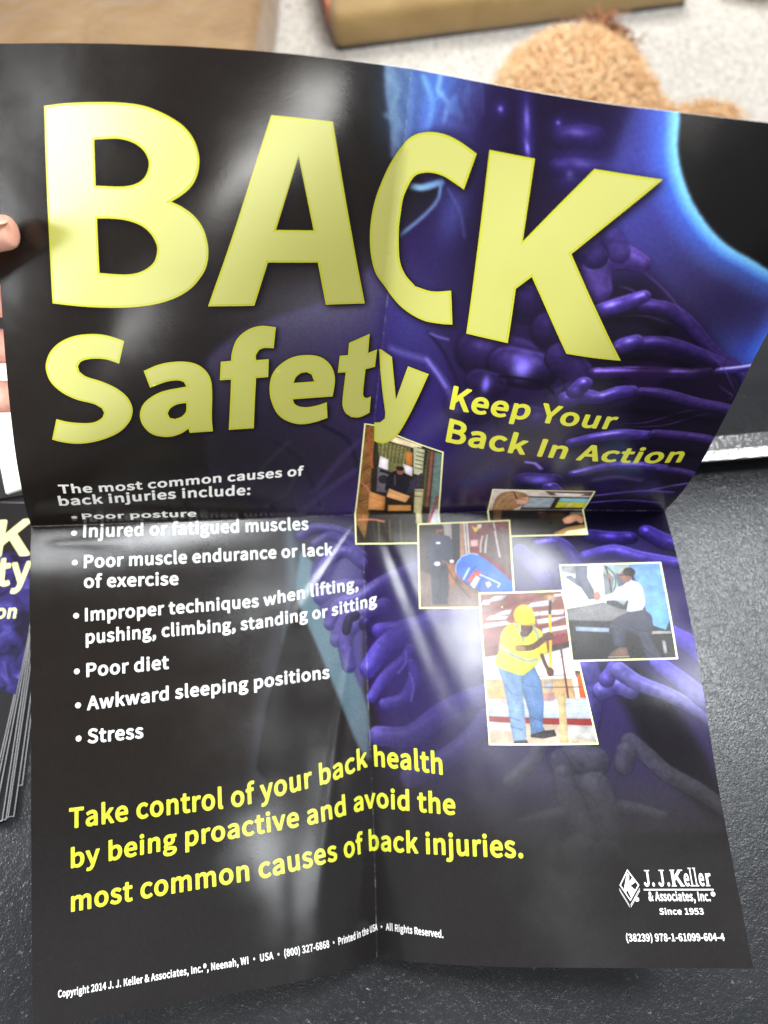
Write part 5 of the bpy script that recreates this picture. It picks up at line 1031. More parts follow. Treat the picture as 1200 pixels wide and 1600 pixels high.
def ring(c, r, w):
    t = np.linspace(0, 2 * math.pi, 18, endpoint=False)
    return [np.c_[c[0] + r * np.cos(t), c[1] + r * np.sin(t)], np.c_[c[0] + (r - w) * np.cos(t[::-1]), c[1] + (r - w) * np.sin(t[::-1])]]


for c in ([(450,570.7)], [(404.3,573.4)]):
    lay('registered_mark', ring(c[0], 1.35, .4), 0.00018, Wt, POSTER)
    lay('registered_mark', text_loops('R', [(c[0][0] - .5, c[0][1] + .6), (c[0][0] + .55, c[0][1] + .6)], 1.3), 0.00018, Wt, POSTER)
DIA = [(401,556.5),(407,565.5),(400.2,574.4),(394.9,565.5)]
dia = np.array(DIA)
cen = dia.mean(0)
k = cen + (dia - cen) * .86
lay('logo_diamond', [dia, k[::-1]], 0.00018, Wt, POSTER)
lay('logo_diamond', [np.array([(400.3,558.6),(401.7,559.4),(401.1,563.7),(403.4,561.2),(405,563.7),(401.5,565.9),(403.9,568),(400.9,572.3),(399.2,568),(398.1,570.1),(397.4,567.3),(398.7,563.7)])], 0.00018, Wt, POSTER)
for d in (1.3, 2.4):
    q = np.array([(394.4,566.2),(399.3,575.5),(400,575.5),(406.9,566.3)]) + np.array((0, d))
    lay('logo_page', [np.vstack([q[[0, 1]], q[[1, 0]] + np.array((0, -.45))])], 0.00018, Wt, POSTER)
    lay('logo_page', [np.vstack([q[[2, 3]], q[[3, 2]] + np.array((0, -.45))])], 0.00018, Wt, POSTER)

# ------------------------------------------------------------------ the five small photographs printed on the sheet
def photo(name, quad, order, paint, dim=1.0, res=6.0):
    Q = np.array(quad, float)
    (u0, v0), (u1, v1) = Q.min(0) - .3, Q.max(0) + .3
    im = Ink(u0, v0, u1, v1, res, (60, 50, 45))
    im.form = .2
    paint(im)
    lf = blur(im.rng.normal(size=im.img.shape[:2]), 10)
    im.img *= (1 + .05 * lf / lf.std())[..., None]
    im.img *= dim
    im.grain(2.2, .6)
    n, m = int((u1 - u0) / .32), int((v1 - v0) / .32)
    lift = 0.00006 + order * 0.00004
    A_, B_ = np.meshgrid(np.linspace(0, 1, n), np.linspace(0, 1, m), indexing='ij')
    A_, B_ = A_.ravel()[:, None], B_.ravel()[:, None]
    UV = Q[0] * (1 - A_) * (1 - B_) + Q[1] * A_ * (1 - B_) + Q[2] * A_ * B_ + Q[3] * (1 - A_) * B_
    P, N = on_sheet(UV[:, 0], UV[:, 1], lift)
    I = np.arange(n * m).reshape(n, m)
    Fq = np.stack([I[:-1, :-1], I[:-1, 1:], I[1:, 1:], I[1:, :-1]], -1).reshape(-1, 4)
    me = mesh_np('photo_print', P, Fq, True, N)
    color_attr(me, im.sample(UV[:, 0], UV[:, 1]))
    o = link('photo_print', me, M_PHOTO, POSTER)
    o['label'] = name
    c = Q.mean(0)
    sg = np.sign(Q - c)
    lay('photo_border', [Q + sg * .95, (Q - sg * .15)[::-1]], lift + 0.00003, M_CREAM, o)


def paint_store(p):
    p.img[:] = (40, 31, 22)
    p.poly([(226.4,217.6),(234.4,219.5),(234.8,262.4),(237.7,302.4),(233.7,324.2),(224.4,305.8)], (120, 82, 42), .4, grain=14)
    for a in ([(228.4,233.9),(232.6,229.7)], [(228.8,248),(233.4,242.8)], [(228.4,259.7),(234.2,255.3)], [(227.9,275.1),(234.6,269.9)], [(228,291.5),(235.7,286.8)]):
        p.line(a, .5, (60, 36, 18), .8)
    p.line([(228.7,223.1),(231.7,239.6),(235.2,256.3)], 2, (170, 84, 40), .8, .5)
    p.line([(225.9,268.8),(232.2,275.2),(236.7,282.7)], 1.6, (190, 110, 80), .8, .5)
    p.poly([(236.1,231),(261.4,232.2),(263.9,255.9),(242.6,263.6)], (104, 100, 58), .5, grain=18)
    for i in range(9):
        p.line([(p.u0 + 10 + i * 2.9, p.v0 + 6), (p.u0 + 11 + i * 2.7, p.v0 + 30)], .6, (54, 50, 26), .8)
    p.poly([(246.5,224.7),(269.3,227.7),(268.9,232.1),(246.1,230.4)], (214, 196, 160), .5)
    p.poly([(263.1,230),(271.5,230.8),(272.8,258.5),(265.9,256.9)], (176, 176, 140), .4)
    for i in range(6):
        p.line([(p.u0 + 40, p.v0 + 11.5 + i * 4), (p.u0 + 49, p.v0 + 12.5 + i * 4)], .9, (70, 66, 44), .9)
    p.poly([(258,235.5),(263.3,236.1),(264.2,249.2),(259.4,248.9)], (172, 108, 48), .3)
    p.poly([(239.8,244.7),(246.3,246.8),(246.8,257.2),(239.5,255.5)], (216, 208, 212), .3)
    p.poly([(256.9,248.2),(264.8,250.4),(265.3,259.8),(260.3,257.9)], (206, 200, 204), .3)
    p.poly([(238.9,255),(248.8,257.5),(251,280.1),(240.3,279.7)], (92, 86, 92), .4)
    p.ell([(244.3,266.6)], 3.6, 4.4, (38, 36, 40))
    p.poly([(241,256.5),(249.8,258.6),(249.6,261.2),(240.8,259.6)], (30, 28, 32), .2)
    p.poly([(257.9,276.5),(264,265.6),(272.3,254.4),(273.8,268.6),(265.5,280.2)], (46, 42, 58), .5)
    p.poly([(246.2,265.6),(249.8,258.6),(254.3,255.1),(260.4,259.2),(264.4,269.8),(262.5,279),(251.8,278.6),(248.5,274.7)], (26, 23, 29), .4, curve=True)
    p.line([(247.7,266.7),(247.8,276.9),(251.9,280)], 2.6, (30, 26, 30), 1, .4)
    p.line([(252.4,260.7),(253.5,271.3)], .9, (96, 84, 46), .8)
    p.ell([(255.9,256.8)], 2.6, 3.2, (122, 78, 58))
    p.ell([(255.6,253.6)], 3.1, 2.2, (36, 26, 26))
    p.poly([(249.5,275.3),(266.2,282.5),(263.6,290.6),(248.5,284.7)], (206, 152, 98), .25)
    p.line([(249.9,278.8),(264.6,285.8)], .5, (140, 96, 54), .8)
    p.poly([(235,279.5),(247.6,284.7),(248.6,300.4),(235.9,299.4)], (198, 140, 82), .25, shade=((168, 110, 60), (1, .3)))
    p.line([(235.6,285.4),(247.6,290.6)], .5, (130, 84, 44), .8)
    p.poly([(250.4,294.2),(267.8,293.8),(268.6,301.4),(251.1,301.9)], (190, 132, 74), .25)
    p.line([(236.6,301.6),(270.6,302.4)], 1.3, (26, 18, 14), 1, .3)
    p.poly([(278.6,231.6),(284.1,232.2),(292.3,303.9),(282.9,303.6)], (92, 112, 106), .4, grain=8)
    for i in range(12):
        p.ell([(p.u1 - 3.2 - i * .25, p.v0 + 6 + i * 5.2)], .5, .7, (50, 66, 62))
    p.line([(276.8,232.1),(278,254.8),(280,294.5)], 2.6, (142, 82, 66), .9, .6)
    p.line([(274.4,231.4),(274.8,255.3),(277.6,294.5)], 1.6, (84, 92, 50), .9, .6)
    p.poly([(268.6,273.8),(275.3,273.1),(277.5,313.3),(271.7,313.2)], (186, 176, 134), .3)
    for i in range(4):
        p.line([(p.u0 + 40, p.v0 + 44 + i * 6.5), (p.u0 + 48, p.v0 + 44 + i * 6.5)], 1.1, (64, 52, 34), .9)
    p.poly([(284.4,299),(292.3,299.1),(292.7,313.7),(281.4,313.4)], (186, 190, 200), .4)
    p.line([(286.7,281.1),(285.4,303.6),(282.4,311.9)], 2.2, (150, 60, 62), .9, .6)
    p.poly([(237.7,303.1),(272.7,304.2),(272.3,329.4),(234.6,328.2)], (34, 27, 20), .4)
    for i in range(7):
        p.line([(p.u0 + 14 + i * 4.1, p.v1 - 19), (p.u0 + 14.4 + i * 4.1, p.v1 - 3)], 1.5, (78, 80, 44) if i % 2 else (52, 40, 28), .8, .5)
    p.line([(229.1,309),(241.2,309.3),(248.4,311)], 1.4, (196, 120, 90), .8, .5)


def paint_drum(p):
    p.img[:] = (58, 46, 42)
    p.poly([(292.3,311.6),(300.1,311.8),(299.7,338.2),(295.8,338.1)], (150, 140, 136), .3)
    p.poly([(300.1,311.8),(306.6,312),(305.7,347.4),(299.4,347.2)], (26, 22, 24), .3)
    p.poly([(306.1,312),(309.1,312),(309.2,345.5),(305.3,345.4)], (160, 116, 92), .3, grain=8)
    p.poly([(308.6,312),(312.5,312.1),(313.3,339.6),(309.8,341.5)], (196, 184, 178), .3)
    p.line([(310.5,312),(311.4,339.6)], .7, (70, 50, 46), .9)
    p.poly([(312.5,312.1),(346.8,312.1),(345.6,369.9),(320.4,343.9),(313.3,339.6)], (112, 36, 36), .4, grain=6)
    p.poly([(323.9,323.2),(346.1,322.5),(345,359.4),(334.8,346.4),(321.7,338.9)], (84, 62, 60), 1.2)
    for a in ([(323.3,324.7),(321.6,330.8),(321.3,336.9)], [(326.8,323.8),(325.5,330.9),(324.7,337.5)]):
        p.line(a, 1.5, (190, 180, 174), .95, .3)
    p.line([(332.3,312.7),(333.9,328.6),(335.6,341.4)], 1.3, (208, 198, 196), .95, .3)
    p.line([(338,318.5),(340.3,336.6),(340.4,356.7)], 2.2, (120, 92, 76), .8, .8)
    for a in ([(317.7,319.4),(320.5,322.6)], [(329.2,316.7),(332.4,319.9)], [(334.5,318.4),(338.2,322.2)]):
        p.line(a, 1.6, (60, 16, 18), .9, .4)
    p.poly([(314.8,315.7),(318.2,317.9),(320.3,314.9),(319.6,320.5),(317.6,321.4)], (240, 186, 34), .2)
    p.poly([(320.3,314.9),(323.3,315),(322.7,317.5),(319.6,319.5)], (220, 206, 180), .2)
    p.poly([(313.9,327.5),(319.8,327.1),(319.5,332.7),(313.7,332.6)], (198, 156, 156), .3)
    p.poly([(273.7,349.7),(295.6,357.6),(323.8,368.3),(323,380.7),(272.7,379.5)], (104, 82, 74), 1.0, grain=10)
    p.poly([(281,330.6),(284.1,324.7),(289,321.7),(293.4,322.9),(297.8,324),(300.5,330.1),(300.1,342.2),(296,348.1),(290.1,349),(282.4,347.8),(280.7,339.7)], (46, 48, 70), .4, curve=True)
    p.line([(283.9,329.7),(283.7,338.8),(287.3,344.9)], 2.6, (58, 60, 82), .7, .8)
    p.line([(298.5,330.1),(298.2,339.1),(299.1,343.2)], 2.4, (58, 60, 82), .7, .8)
    p.poly([(282.5,346.8),(297,346.6),(296.5,360.1),(294.2,377),(283.3,376.8),(282.9,362.4)], (42, 42, 54), .5)
    p.line([(290.1,351),(289.1,375)], .8, (24, 24, 32), .8, .5)
    p.ell([(291,319.8)], 3.2, 3.9, (122, 80, 60))
    p.ell([(290.6,316.7)], 3.2, 1.6, (30, 22, 20))
    p.ell([(291.5,321.8)], 2.4, 1.7, (52, 34, 28))
    p.poly([(287.4,328.3),(290.8,328.4),(290.7,329.9),(287.3,329.8)], (230, 230, 232), .15)
    p.poly([(295.6,345.1),(301.4,345.2),(301.1,364.2),(296.3,363.1)], (150, 92, 46), .5)
    p.poly([(301.1,353.2),(302.4,345.3),(307,339.4),(313.9,337.6),(319.2,338.8),(330,347.2),(346.1,364),(345.5,371.9),(329.4,371.1),(318.2,366.6),(309.9,361.4)], (40, 84, 184), .35, shade=((58, 112, 208), (.6, -.8)))
    p.line([(301.6,352.7),(302.3,346.3),(307,339.9),(314.4,338.1),(319.2,339.3)], .9, (160, 190, 232), .95, .3)
    p.line([(309.9,361.4),(311.7,354.5),(317.3,347.7)], .9, (24, 48, 120), .9, .3)
    p.poly([(310,358.4),(316.7,351.2),(321.4,352.4),(313.6,362.5)], (200, 70, 58), .25)
    p.poly([(312.2,362.5),(316.9,355.2),(319.7,357.3),(314.9,365.5)], (232, 228, 228), .2)
    p.line([(307.2,357.9),(311.9,349.5)], 1.4, (200, 214, 236), .9, .3)
    p.line([(318.2,366.6),(320.5,359.8),(325.6,355)], .9, (24, 48, 120), .9, .3)
    p.line([(319.8,354.8),(324.5,357),(334.3,362.4),(332.7,364.8)], 1.0, (226, 226, 230), .9, .3)
    p.poly([(323.3,360.9),(326.7,360.1),(328,363.1),(325,365.4)], (216, 200, 210), .2)
    p.line([(292.2,343.5),(294.6,344.1),(302.9,355.3),(315,372.5)], 1.3, (158, 84, 52), .95, .3)
    p.line([(294.5,347.6),(301.3,359.2),(311.6,372.9)], 1.0, (60, 40, 34), .9, .3)
    p.ell([(287.8,345.4)], 2.4, 1.7, (236, 232, 232))
    p.ell([(299,343.7)], 1.8, 1.3, (230, 226, 226))


def paint_desk(p):
    p.img[:] = (22, 19, 17)
    p.poly([(323.5,264.7),(400.3,260),(403,305),(329.3,302.4)], (196, 182, 172), .4)
    p.poly([(363.6,267),(401.3,266.7),(402.7,274.9),(370.3,275.4)], (96, 76, 66), .5)
    p.poly([(371.5,270.8),(395.6,271.7),(391.8,275.6),(375,275.2)], (220, 212, 206), .3)
    p.poly([(354.5,277.4),(375.6,277.6),(377.8,303.3),(352.7,302.2)], (58, 54, 50), .2)
    p.poly([(355.9,279.6),(375.2,280),(375.3,299.1),(353.5,298.5)], (150, 162, 168), .2)
    p.line([(354.9,288.9),(374.7,290)], .5, (100, 106, 110), .8)
    p.poly([(375.1,277.6),(402.4,277.4),(402.7,303.6),(375.8,303.2)], (46, 42, 38), .2)
    p.poly([(379,279.9),(401.2,280),(400.9,287.9),(378.9,287.4)], (112, 184, 198), .2)
    p.poly([(378.9,287.4),(401.4,287.9),(401.5,299.2),(379.3,299.2)], (190, 192, 44), .2)
    p.poly([(387,288.4),(390.3,288.3),(391.2,299.3),(387.7,299.3)], (206, 200, 120), .2)
    p.poly([(330.8,302.5),(330.7,281.8),(333.6,273.4),(340.5,269.9),(349.6,272.3),(355.2,278.5),(355.6,287.7),(352.2,294.8),(347,303.2)], (146, 110, 76), .4, curve=True, grain=10)
    for a in ([(333.5,300.3),(334.5,283.8),(339.1,275.1)], [(337.7,301.6),(339.7,285.7),(344.8,276.8)], [(341.7,301.8),(344.2,289),(348.5,281)]):
        p.line(a, .8, (196, 158, 112), .7, .4)
    p.poly([(347,283.3),(354.7,278.5),(357.1,290.1),(352.5,293.6),(347.6,291.2)], (216, 160, 138), .3)
    p.line([(342.3,271.8),(347,283.3),(353.9,284.2)], .8, (30, 24, 22), .95, .2)
    p.line([(346.3,284.4),(350.3,285.4)], .9, (214, 210, 204), .9, .2)
    p.poly([(332,303.7),(339.9,302.9),(337.8,313.4),(332.8,313.2)], (84, 60, 40), .6)
    p.line([(368,306.8),(373,307.5)], 1.2, (190, 170, 150), .9, .3)
    p.poly([(392.9,306.7),(402.8,306.7),(402.8,310.1),(390.6,310)], (110, 96, 84), .5)
    p.poly([(365.1,306.2),(387,306.6),(391,314.9),(371.2,316)], (46, 32, 24), 1.2)
    p.poly([(346.8,312.1),(380.6,310.9),(390.8,316.6),(378.2,324.7),(345.9,325.6)], (40, 36, 32), 1.0)
    p.poly([(377.8,324.2),(388,319.7),(402.4,317.5),(403,328),(379,326.9)], (152, 116, 68), .3)
    p.poly([(388.2,322.5),(402.4,320.8),(403.1,326.9),(384.9,326.1)], (226, 222, 176), .25)
    p.poly([(385.3,313.2),(389.5,310.5),(396.6,308.9),(401.7,311.3),(401.7,315.2),(399.5,316.8),(395.9,314.5),(390.8,316.6),(386.9,316.5)], (208, 148, 124), .3, curve=True)
    for a in ([(396.2,311.7),(401.5,312.9)], [(395.1,313.4),(400.7,315.2)]):
        p.line(a, .5, (150, 96, 78), .7, .2)


def paint_truck(p):
    p.img[:] = (38, 36, 36)
    p.poly([(377.8,348.7),(411.5,350),(410,383.3),(380.6,385.1)], (232, 232, 232), .3)
    p.poly([(380.5,351),(392.1,351.8),(390,358.3),(380.9,356.1)], (138, 140, 148), .4)
    p.poly([(382.4,359.8),(387.1,359.1),(390.5,362.4),(394.8,369.3),(391.7,368.1),(385.8,363.1)], (112, 114, 126), .4)
    p.poly([(391.2,351.7),(400.1,351.8),(398.8,362),(402.3,371.9),(402.4,378.8),(397.8,379),(392.6,368.1),(390,362.4)], (112, 116, 132), .5, shade=((84, 86, 102), (0, 1)))
    p.line([(380.9,382.2),(385.1,382)], .7, (90, 90, 96), .8)
    p.poly([(411,350),(430.8,351.4),(429.1,375.3),(421.9,385.1),(410.4,376.5)], (148, 166, 166), .4)
    p.poly([(410.3,359.3),(418.1,362.9),(413.7,379.2),(409.5,376.4)], (110, 116, 120), .6)
    p.line([(412.9,353.8),(414.3,364.2),(414.5,376.7)], 1.2, (34, 36, 38), .95, .2)
    p.line([(413.7,354.4),(418.4,360.9),(418.4,368),(415.6,374.8)], .9, (50, 54, 56), .95, .2)
    p.poly([(419.4,359.9),(429.1,362.7),(426.9,371.7),(419.9,370.2)], (76, 84, 100), .5)
    p.ell([(414.2,361.6)], 1.5, 2.2, (150, 100, 84))
    p.poly([(429,351.3),(453.6,351.9),(451.2,408.3),(437.7,407.3),(436.1,388.1),(432.3,365.5)], (112, 146, 216), .4, shade=((92, 158, 226), (.2, 1)))
    p.poly([(447.3,405.7),(451,398.8),(450.8,408.3)], (30, 40, 40), .3)
    p.poly([(381.1,385.1),(407.9,381.7),(415.1,385.6),(427,389.9),(427.1,395.6),(409.3,396.3),(380.6,393.8)], (116, 114, 116), .5, grain=8)
    p.poly([(380.7,393.4),(409.3,396.3),(427.2,395.2),(451.4,407.4),(452.2,429.4),(379.1,424.7)], (36, 34, 34), .5, grain=6)
    p.poly([(386,398.5),(409.6,401.1),(409.2,404.3),(386.1,401.8)], (140, 154, 182), .3)
    p.poly([(437.1,405.4),(451.5,406.4),(451.6,408.3),(436.7,407.7)], (150, 150, 146), .3)
    p.poly([(443.8,412.4),(446.2,413.5),(446.2,421.8),(444,422.6)], (150, 150, 156), .5)
    p.poly([(425.7,389.8),(435.1,388.5),(439.6,394.2),(439.7,401.8),(436.9,409.6),(439.6,417.7),(442.5,427),(432.3,426.3),(428.8,409),(420.8,403.7),(418.8,415.3),(411.4,414.8),(410.8,405.4),(410,397.8),(416.3,393.4)], (56, 58, 72), .4)
    for a in ([(430,406.8),(433.4,418.6)], [(433.4,407),(437.7,418.9)], [(413.8,403.3),(413.9,412.7)]):
        p.line(a, .8, (84, 88, 106), .6, .5)
    p.poly([(414.8,415.5),(419.6,415.9),(420.4,422.4),(406.5,422.3),(407.7,419.7)], (108, 84, 72), .3)
    p.line([(406.5,422.3),(420.4,422.8)], .8, (176, 160, 146), .9, .2)
    p.poly([(423.6,369.4),(428.8,365.2),(433.8,368.1),(436.7,372.4),(436.5,385.2),(434.1,389.4),(425.6,390.2),(423.1,389.1),(425.5,381.5),(418,380.9),(406.7,380.6),(405.3,377.1),(414.2,375.2),(419.8,371.1)], (206, 210, 236), .35, curve=True)
    for a in ([(427,377.6),(433.7,380.6)], [(425.2,383.4),(433.9,385)], [(429.8,370.4),(434.6,374.2)], [(411.7,377.5),(419.9,377.1)]):
        p.line(a, .9, (160, 164, 200), .6, .5)
    p.poly([(401.5,374.8),(405,372.6),(406.8,376.2),(405,380),(401.8,379.8)], (182, 118, 100), .3, curve=True)
    p.ell([(425.9,363)], 3.7, 4.8, (156, 102, 82), -8)
    p.ell([(429.1,359.6)], 4.4, 3.8, (52, 40, 40), 10)
    p.ell([(427.6,364.1)], 1.4, 1.8, (140, 90, 74))
    p.line([(422.4,361.7),(426.1,361.4)], .8, (36, 26, 26), .95, .2)
    p.line([(422.4,365.3),(424.2,365.4)], .5, (90, 50, 46), .9, .2)


def paint_site(p):
    p.img[:] = (226, 224, 222)
    p.poly([(316.7,367.6),(389.7,368.9),(384.8,414),(318.2,416.3)], (140, 84, 76), .5, grain=6)
    for a in ([(329.3,371.6),(338.9,371.5),(334.8,375.3),(323.3,376.2)], [(320.6,374.6),(327.2,374.4),(325.1,378.3),(319.4,378.1)], [(356.2,378.5),(374.1,376.7),(369,381.4),(351.2,382.1)], [(334.7,383.6),(341.8,382.6),(339.7,386.3),(327.4,386.7)], [(326.4,386.7),(339.6,387.3),(336.5,390.1),(321.5,389.5)], [(362.6,385.3),(379.7,385),(378.4,388.8),(359,388.5)], [(358.8,391.4),(381.9,390.1),(380.6,393.8),(359.4,394.8)],
              [(320.3,392.9),(336.5,391.1),(340.9,393.7),(320.1,396.2)], [(362.7,398.4),(382.1,396.8),(381.8,399.7),(361.5,402.2)], [(319.2,381.5),(327.8,380.9),(325.7,383.7),(319,384)], [(373.6,372.7),(380.1,372.2),(379,374.6),(372.4,375.1)], [(363,405.1),(380.5,403.4),(380.2,406.2),(362.8,407.5)], [(353.7,386.2),(361.2,385.3),(360.9,388.6),(352.5,389.1)]):
        p.poly(a, (206, 214, 226), .3)
    p.line([(321,383.1),(342.1,379.1),(366.1,372.2),(380.2,371.2)], 3.2, (128, 66, 60), .8, .5)
    p.line([(354.4,399.3),(368.5,395.4),(382.7,391.6)], 2.6, (128, 66, 60), .8, .5)
    p.poly([(319,410.6),(329.4,409.1),(328.8,416.6),(319,417.7)], (126, 70, 64), .5)
    p.poly([(359.3,405.8),(382.4,402.5),(381.6,410),(360.3,414.4)], (138, 56, 54), .4)
    p.poly([(360.5,412.5),(381.7,409.1),(381.3,412.8),(361.9,417.3)], (70, 54, 54), .5)
    p.poly([(319,418.2),(329.7,417.6),(361.9,417.3),(382.6,412.9),(391.8,422.8),(392,437.3),(319.1,434.8)], (238, 237, 234), .5)
    p.line([(315.5,434.7),(393.3,437.4)], .5, (170, 160, 150), .8)
    p.poly([(318.3,433.9),(382.4,435.8),(380.9,449.9),(318.1,448.4)], (204, 168, 122), .5, grain=8)
    p.line([(317.7,442),(332.2,443.4)], .9, (226, 196, 60), .8, .4)
    p.line([(326.7,443.2),(327.7,447.8)], .9, (226, 196, 60), .8, .4)
    p.poly([(382.1,430.4),(392.3,431),(392.3,438.2),(383.1,437.7)], (86, 84, 92), .3)
    p.poly([(383.2,432.7),(392,433.3),(390.9,450.5),(383.9,450.1)], (226, 106, 40), .3)
    p.line([(388,433.5),(387.5,449.4)], .7, (170, 70, 26), .8)
    p.poly([(379.4,434.7),(383.4,435),(383.5,450.1),(380.9,449.9)], (244, 242, 238), .3)
    p.poly([(359.9,437.3),(366.2,436.7),(365.6,443),(359.8,442.7)], (170, 172, 180), .4)
    p.line([(374.1,412.4),(374.9,430.9),(375.6,449.6)], 1.3, (112, 52, 54), .95, .3)
    p.line([(358.7,440.8),(391.4,442.2)], .8, (120, 86, 80), .8, .3)
    p.line([(356.7,433.1),(391.6,432.8)], .6, (120, 100, 96), .8, .3)
    p.line([(367,420.3),(379.7,419.2)], .6, (150, 140, 136), .8, .3)
    p.poly([(316.8,447.4),(394,449.8),(394,464.4),(317.2,460.8)], (204, 212, 220), .4, shade=((184, 194, 206), (0, 1)))
    for i in range(5):
        p.line([(p.u0, p.v1 - 30 + i * 2.3), (p.u1, p.v1 - 29.4 + i * 2.3)], .4, (160, 168, 180), .5, .3)
    p.poly([(356.9,445.2),(366.3,445.2),(365.8,450.1),(356.8,450.6)], (200, 150, 150), .7)
    p.ell([(331.7,449.7)], 3, 1.6, (214, 190, 190), 0, .6)
    p.poly([(317.3,459.5),(393.2,464),(392.6,468.6),(317,463.4)], (150, 58, 54), .4)
    p.poly([(316.1,463.4),(394.3,469.1),(394.2,483.6),(315.7,481.5)], (206, 186, 162), .6, grain=10)
    p.poly([(316.1,463.4),(335,464.7),(334.5,469.8),(316.6,468.6)], (238, 236, 230), .6)
    p.poly([(372,466.8),(393.4,469.5),(393.1,478.6),(372,475.2)], (204, 202, 198), .6, grain=6)
    p.poly([(368.4,446.2),(373.7,446.5),(372.5,478.6),(367.3,478.4)], (228, 204, 156), .3, shade=((206, 178, 126), (1, 0)))
    p.poly([(327.3,424.1),(344.7,430.3),(344.4,443.8),(344.2,460.6),(344.4,473.5),(342.7,477.7),(335.2,478.3),(333.9,466.8),(333.2,453.7),(331.2,438)], (112, 142, 184), .35, grain=7, shade=((140, 170, 206), (0, 1)))
    p.poly([(344.3,430.3),(353.9,424.3),(358.2,436.8),(358.4,452.4),(356.1,467),(357.9,471.3),(347.5,473.5),(347.2,457.2),(344.4,443.8)], (94, 126, 172), .35, grain=7)
    for a in ([(333.1,460.3),(340.4,463.1)], [(333.4,466.8),(341.3,469.1)], [(332.6,438),(336.6,444.9)], [(347.8,460.7),(355.5,463.6)], [(347.2,438.6),(354.2,440.6)]):
        p.line(a, .8, (70, 98, 146), .6, .5)
    p.poly([(356.2,470.4),(363.8,469.8),(365.1,474.1),(356.2,475.5),(347,474.4),(347.2,472.7)], (66, 62, 64), .3)
    p.poly([(335.3,476.6),(344.2,476),(345.3,478.6),(335.1,478.8)], (70, 64, 62), .3)
    p.poly([(332.4,400.6),(337.1,395),(342.4,392.8),(349.3,394.7),(356.1,396.1),(361.2,399.8),(363.6,408.9),(362,416.3),(354.2,426.1),(345.5,432.1),(337,429.5),(326.8,424.5),(326.2,421.2),(330.1,412)], (226, 230, 58), .4, curve=True, shade=((214, 232, 84), (0, 1)))
    p.poly([(332.9,400.6),(339,394.1),(343.6,395.3),(345.5,406),(342.2,411.6),(334.1,408.3)], (236, 208, 60), .8)
    p.line([(331.2,410.1),(339,416.6),(349.6,421.7),(356.1,420.7)], 2.5, (176, 182, 168), .95, .4)
    p.line([(343.3,393.4),(346.1,398.9),(348.3,406.2)], 2.2, (170, 178, 160), .95, .4)
    p.line([(356,396.6),(358.7,403),(359.1,407.7)], 2.2, (170, 178, 160), .95, .4)
    p.line([(347.7,407.1),(345.6,431.2)], .6, (180, 184, 60), .7, .3)
    p.poly([(358.1,409.1),(364.1,408),(365,417.4),(358.2,418)], (240, 206, 60), .5)
    p.line([(360.4,418.1),(361.7,423.3),(363.9,428.9)], 2.6, (104, 70, 58), 1, .3)
    p.line([(344,412.1),(354.2,411.7),(365.4,404.3)], 4.6, (110, 74, 60), 1, .4)
    p.line([(342.2,412),(346.8,412.7)], 4.2, (196, 166, 66), .6, .8)
    p.line([(369,385.8),(367.4,407.3),(365.2,429.4)], 2.0, (242, 196, 40), 1, .25)
    p.line([(370.3,377.5),(368.9,387.2)], 2.0, (52, 46, 52), 1, .25)
    p.ell([(370,375.5)], 4.2, 2.1, (192, 156, 106), 8)
    p.ell([(367.3,375.3)], 1.4, 2, (150, 112, 70), 8)
    p.ell([(366.7,404.4)], 3.0, 3.2, (100, 66, 54))
    p.ell([(365.1,430.3)], 2.6, 3.2, (100, 66, 54))
    p.ell([(351.4,396.8)], 4.4, 5.4, (94, 62, 54))
    p.ell([(349.6,401.5)], 3.4, 2.6, (112, 84, 76))
    p.line([(348.3,394.6),(356.6,395.6)], .9, (210, 200, 150), .7, .3)
    p.poly([(342.4,387.5),(344.2,382.7),(348.7,379.5),(353.3,380.3),(357.1,384.5),(357.9,391.4),(357.6,394.7),(350.2,394.3),(343.9,392)], (246, 214, 30), .3, curve=True)
    p.line([(343.5,391.4),(350.2,394.3),(357.6,394.3)], 1.4, (226, 184, 20), .9, .3)
    p.line([(347.5,381.9),(351.3,381.2),(354.4,383.3)], 1.2, (252, 240, 130), .8, .5)
    p.line([(350.4,380.6),(351.8,386.1),(353.3,391.1)], .6, (214, 176, 20), .7, .3)


photo('storeroom photo of a man packing cardboard boxes', [(226.6,219.2),(284,230.9),(291.7,328.9),(227.3,327.5)], 0, paint_store)
photo('photo of a woman with a headset at two screens', [(326.6,269),(400.4,266.8),(402.8,325.8),(330.2,324.9)], 0, paint_desk)
photo('photo of a worker wheeling a blue drum', [(274.6,314.2),(344.3,313.1),(343.9,380.2),(274.1,379.1)], 1, paint_drum, .84)
photo('photo of a worker in a yellow vest with a sledgehammer', [(319,369.6),(378.9,371.1),(391.7,479.8),(318.6,478.1)], 2, paint_site, .74)
photo('photo of a man climbing up to a truck cab', [(380.5,351),(451.9,354),(451.5,425.8),(381.6,423)], 3, paint_truck, .78)


# ------------------------------------------------------------------ table, floor
def box_mesh(name, quad, z0, z1, bevel=0.0, seg=2):
    """A slab over a ground-plan quad (four x, y corners) between two heights."""
    bm = bmesh.new()
    lo = [bm.verts.new((q[0], q[1], z0)) for q in quad]
    hi = [bm.verts.new((q[0], q[1], z1)) for q in quad]
    bm.faces.new(lo[::-1])
    bm.faces.new(hi)
    for i in range(4):
        j = (i + 1) % 4
        bm.faces.new((lo[i], lo[j], hi[j], hi[i]))
    if bevel:
        bmesh.ops.bevel(bm, geom=bm.edges[:], offset=bevel, segments=seg, profile=0.5, affect='EDGES')
    return bm_mesh(name, bm, bevel > 0)


def rect(x0, y0, x1, y1):
    return [(x0, y0), (x1, y0), (x1, y1), (x0, y1)]


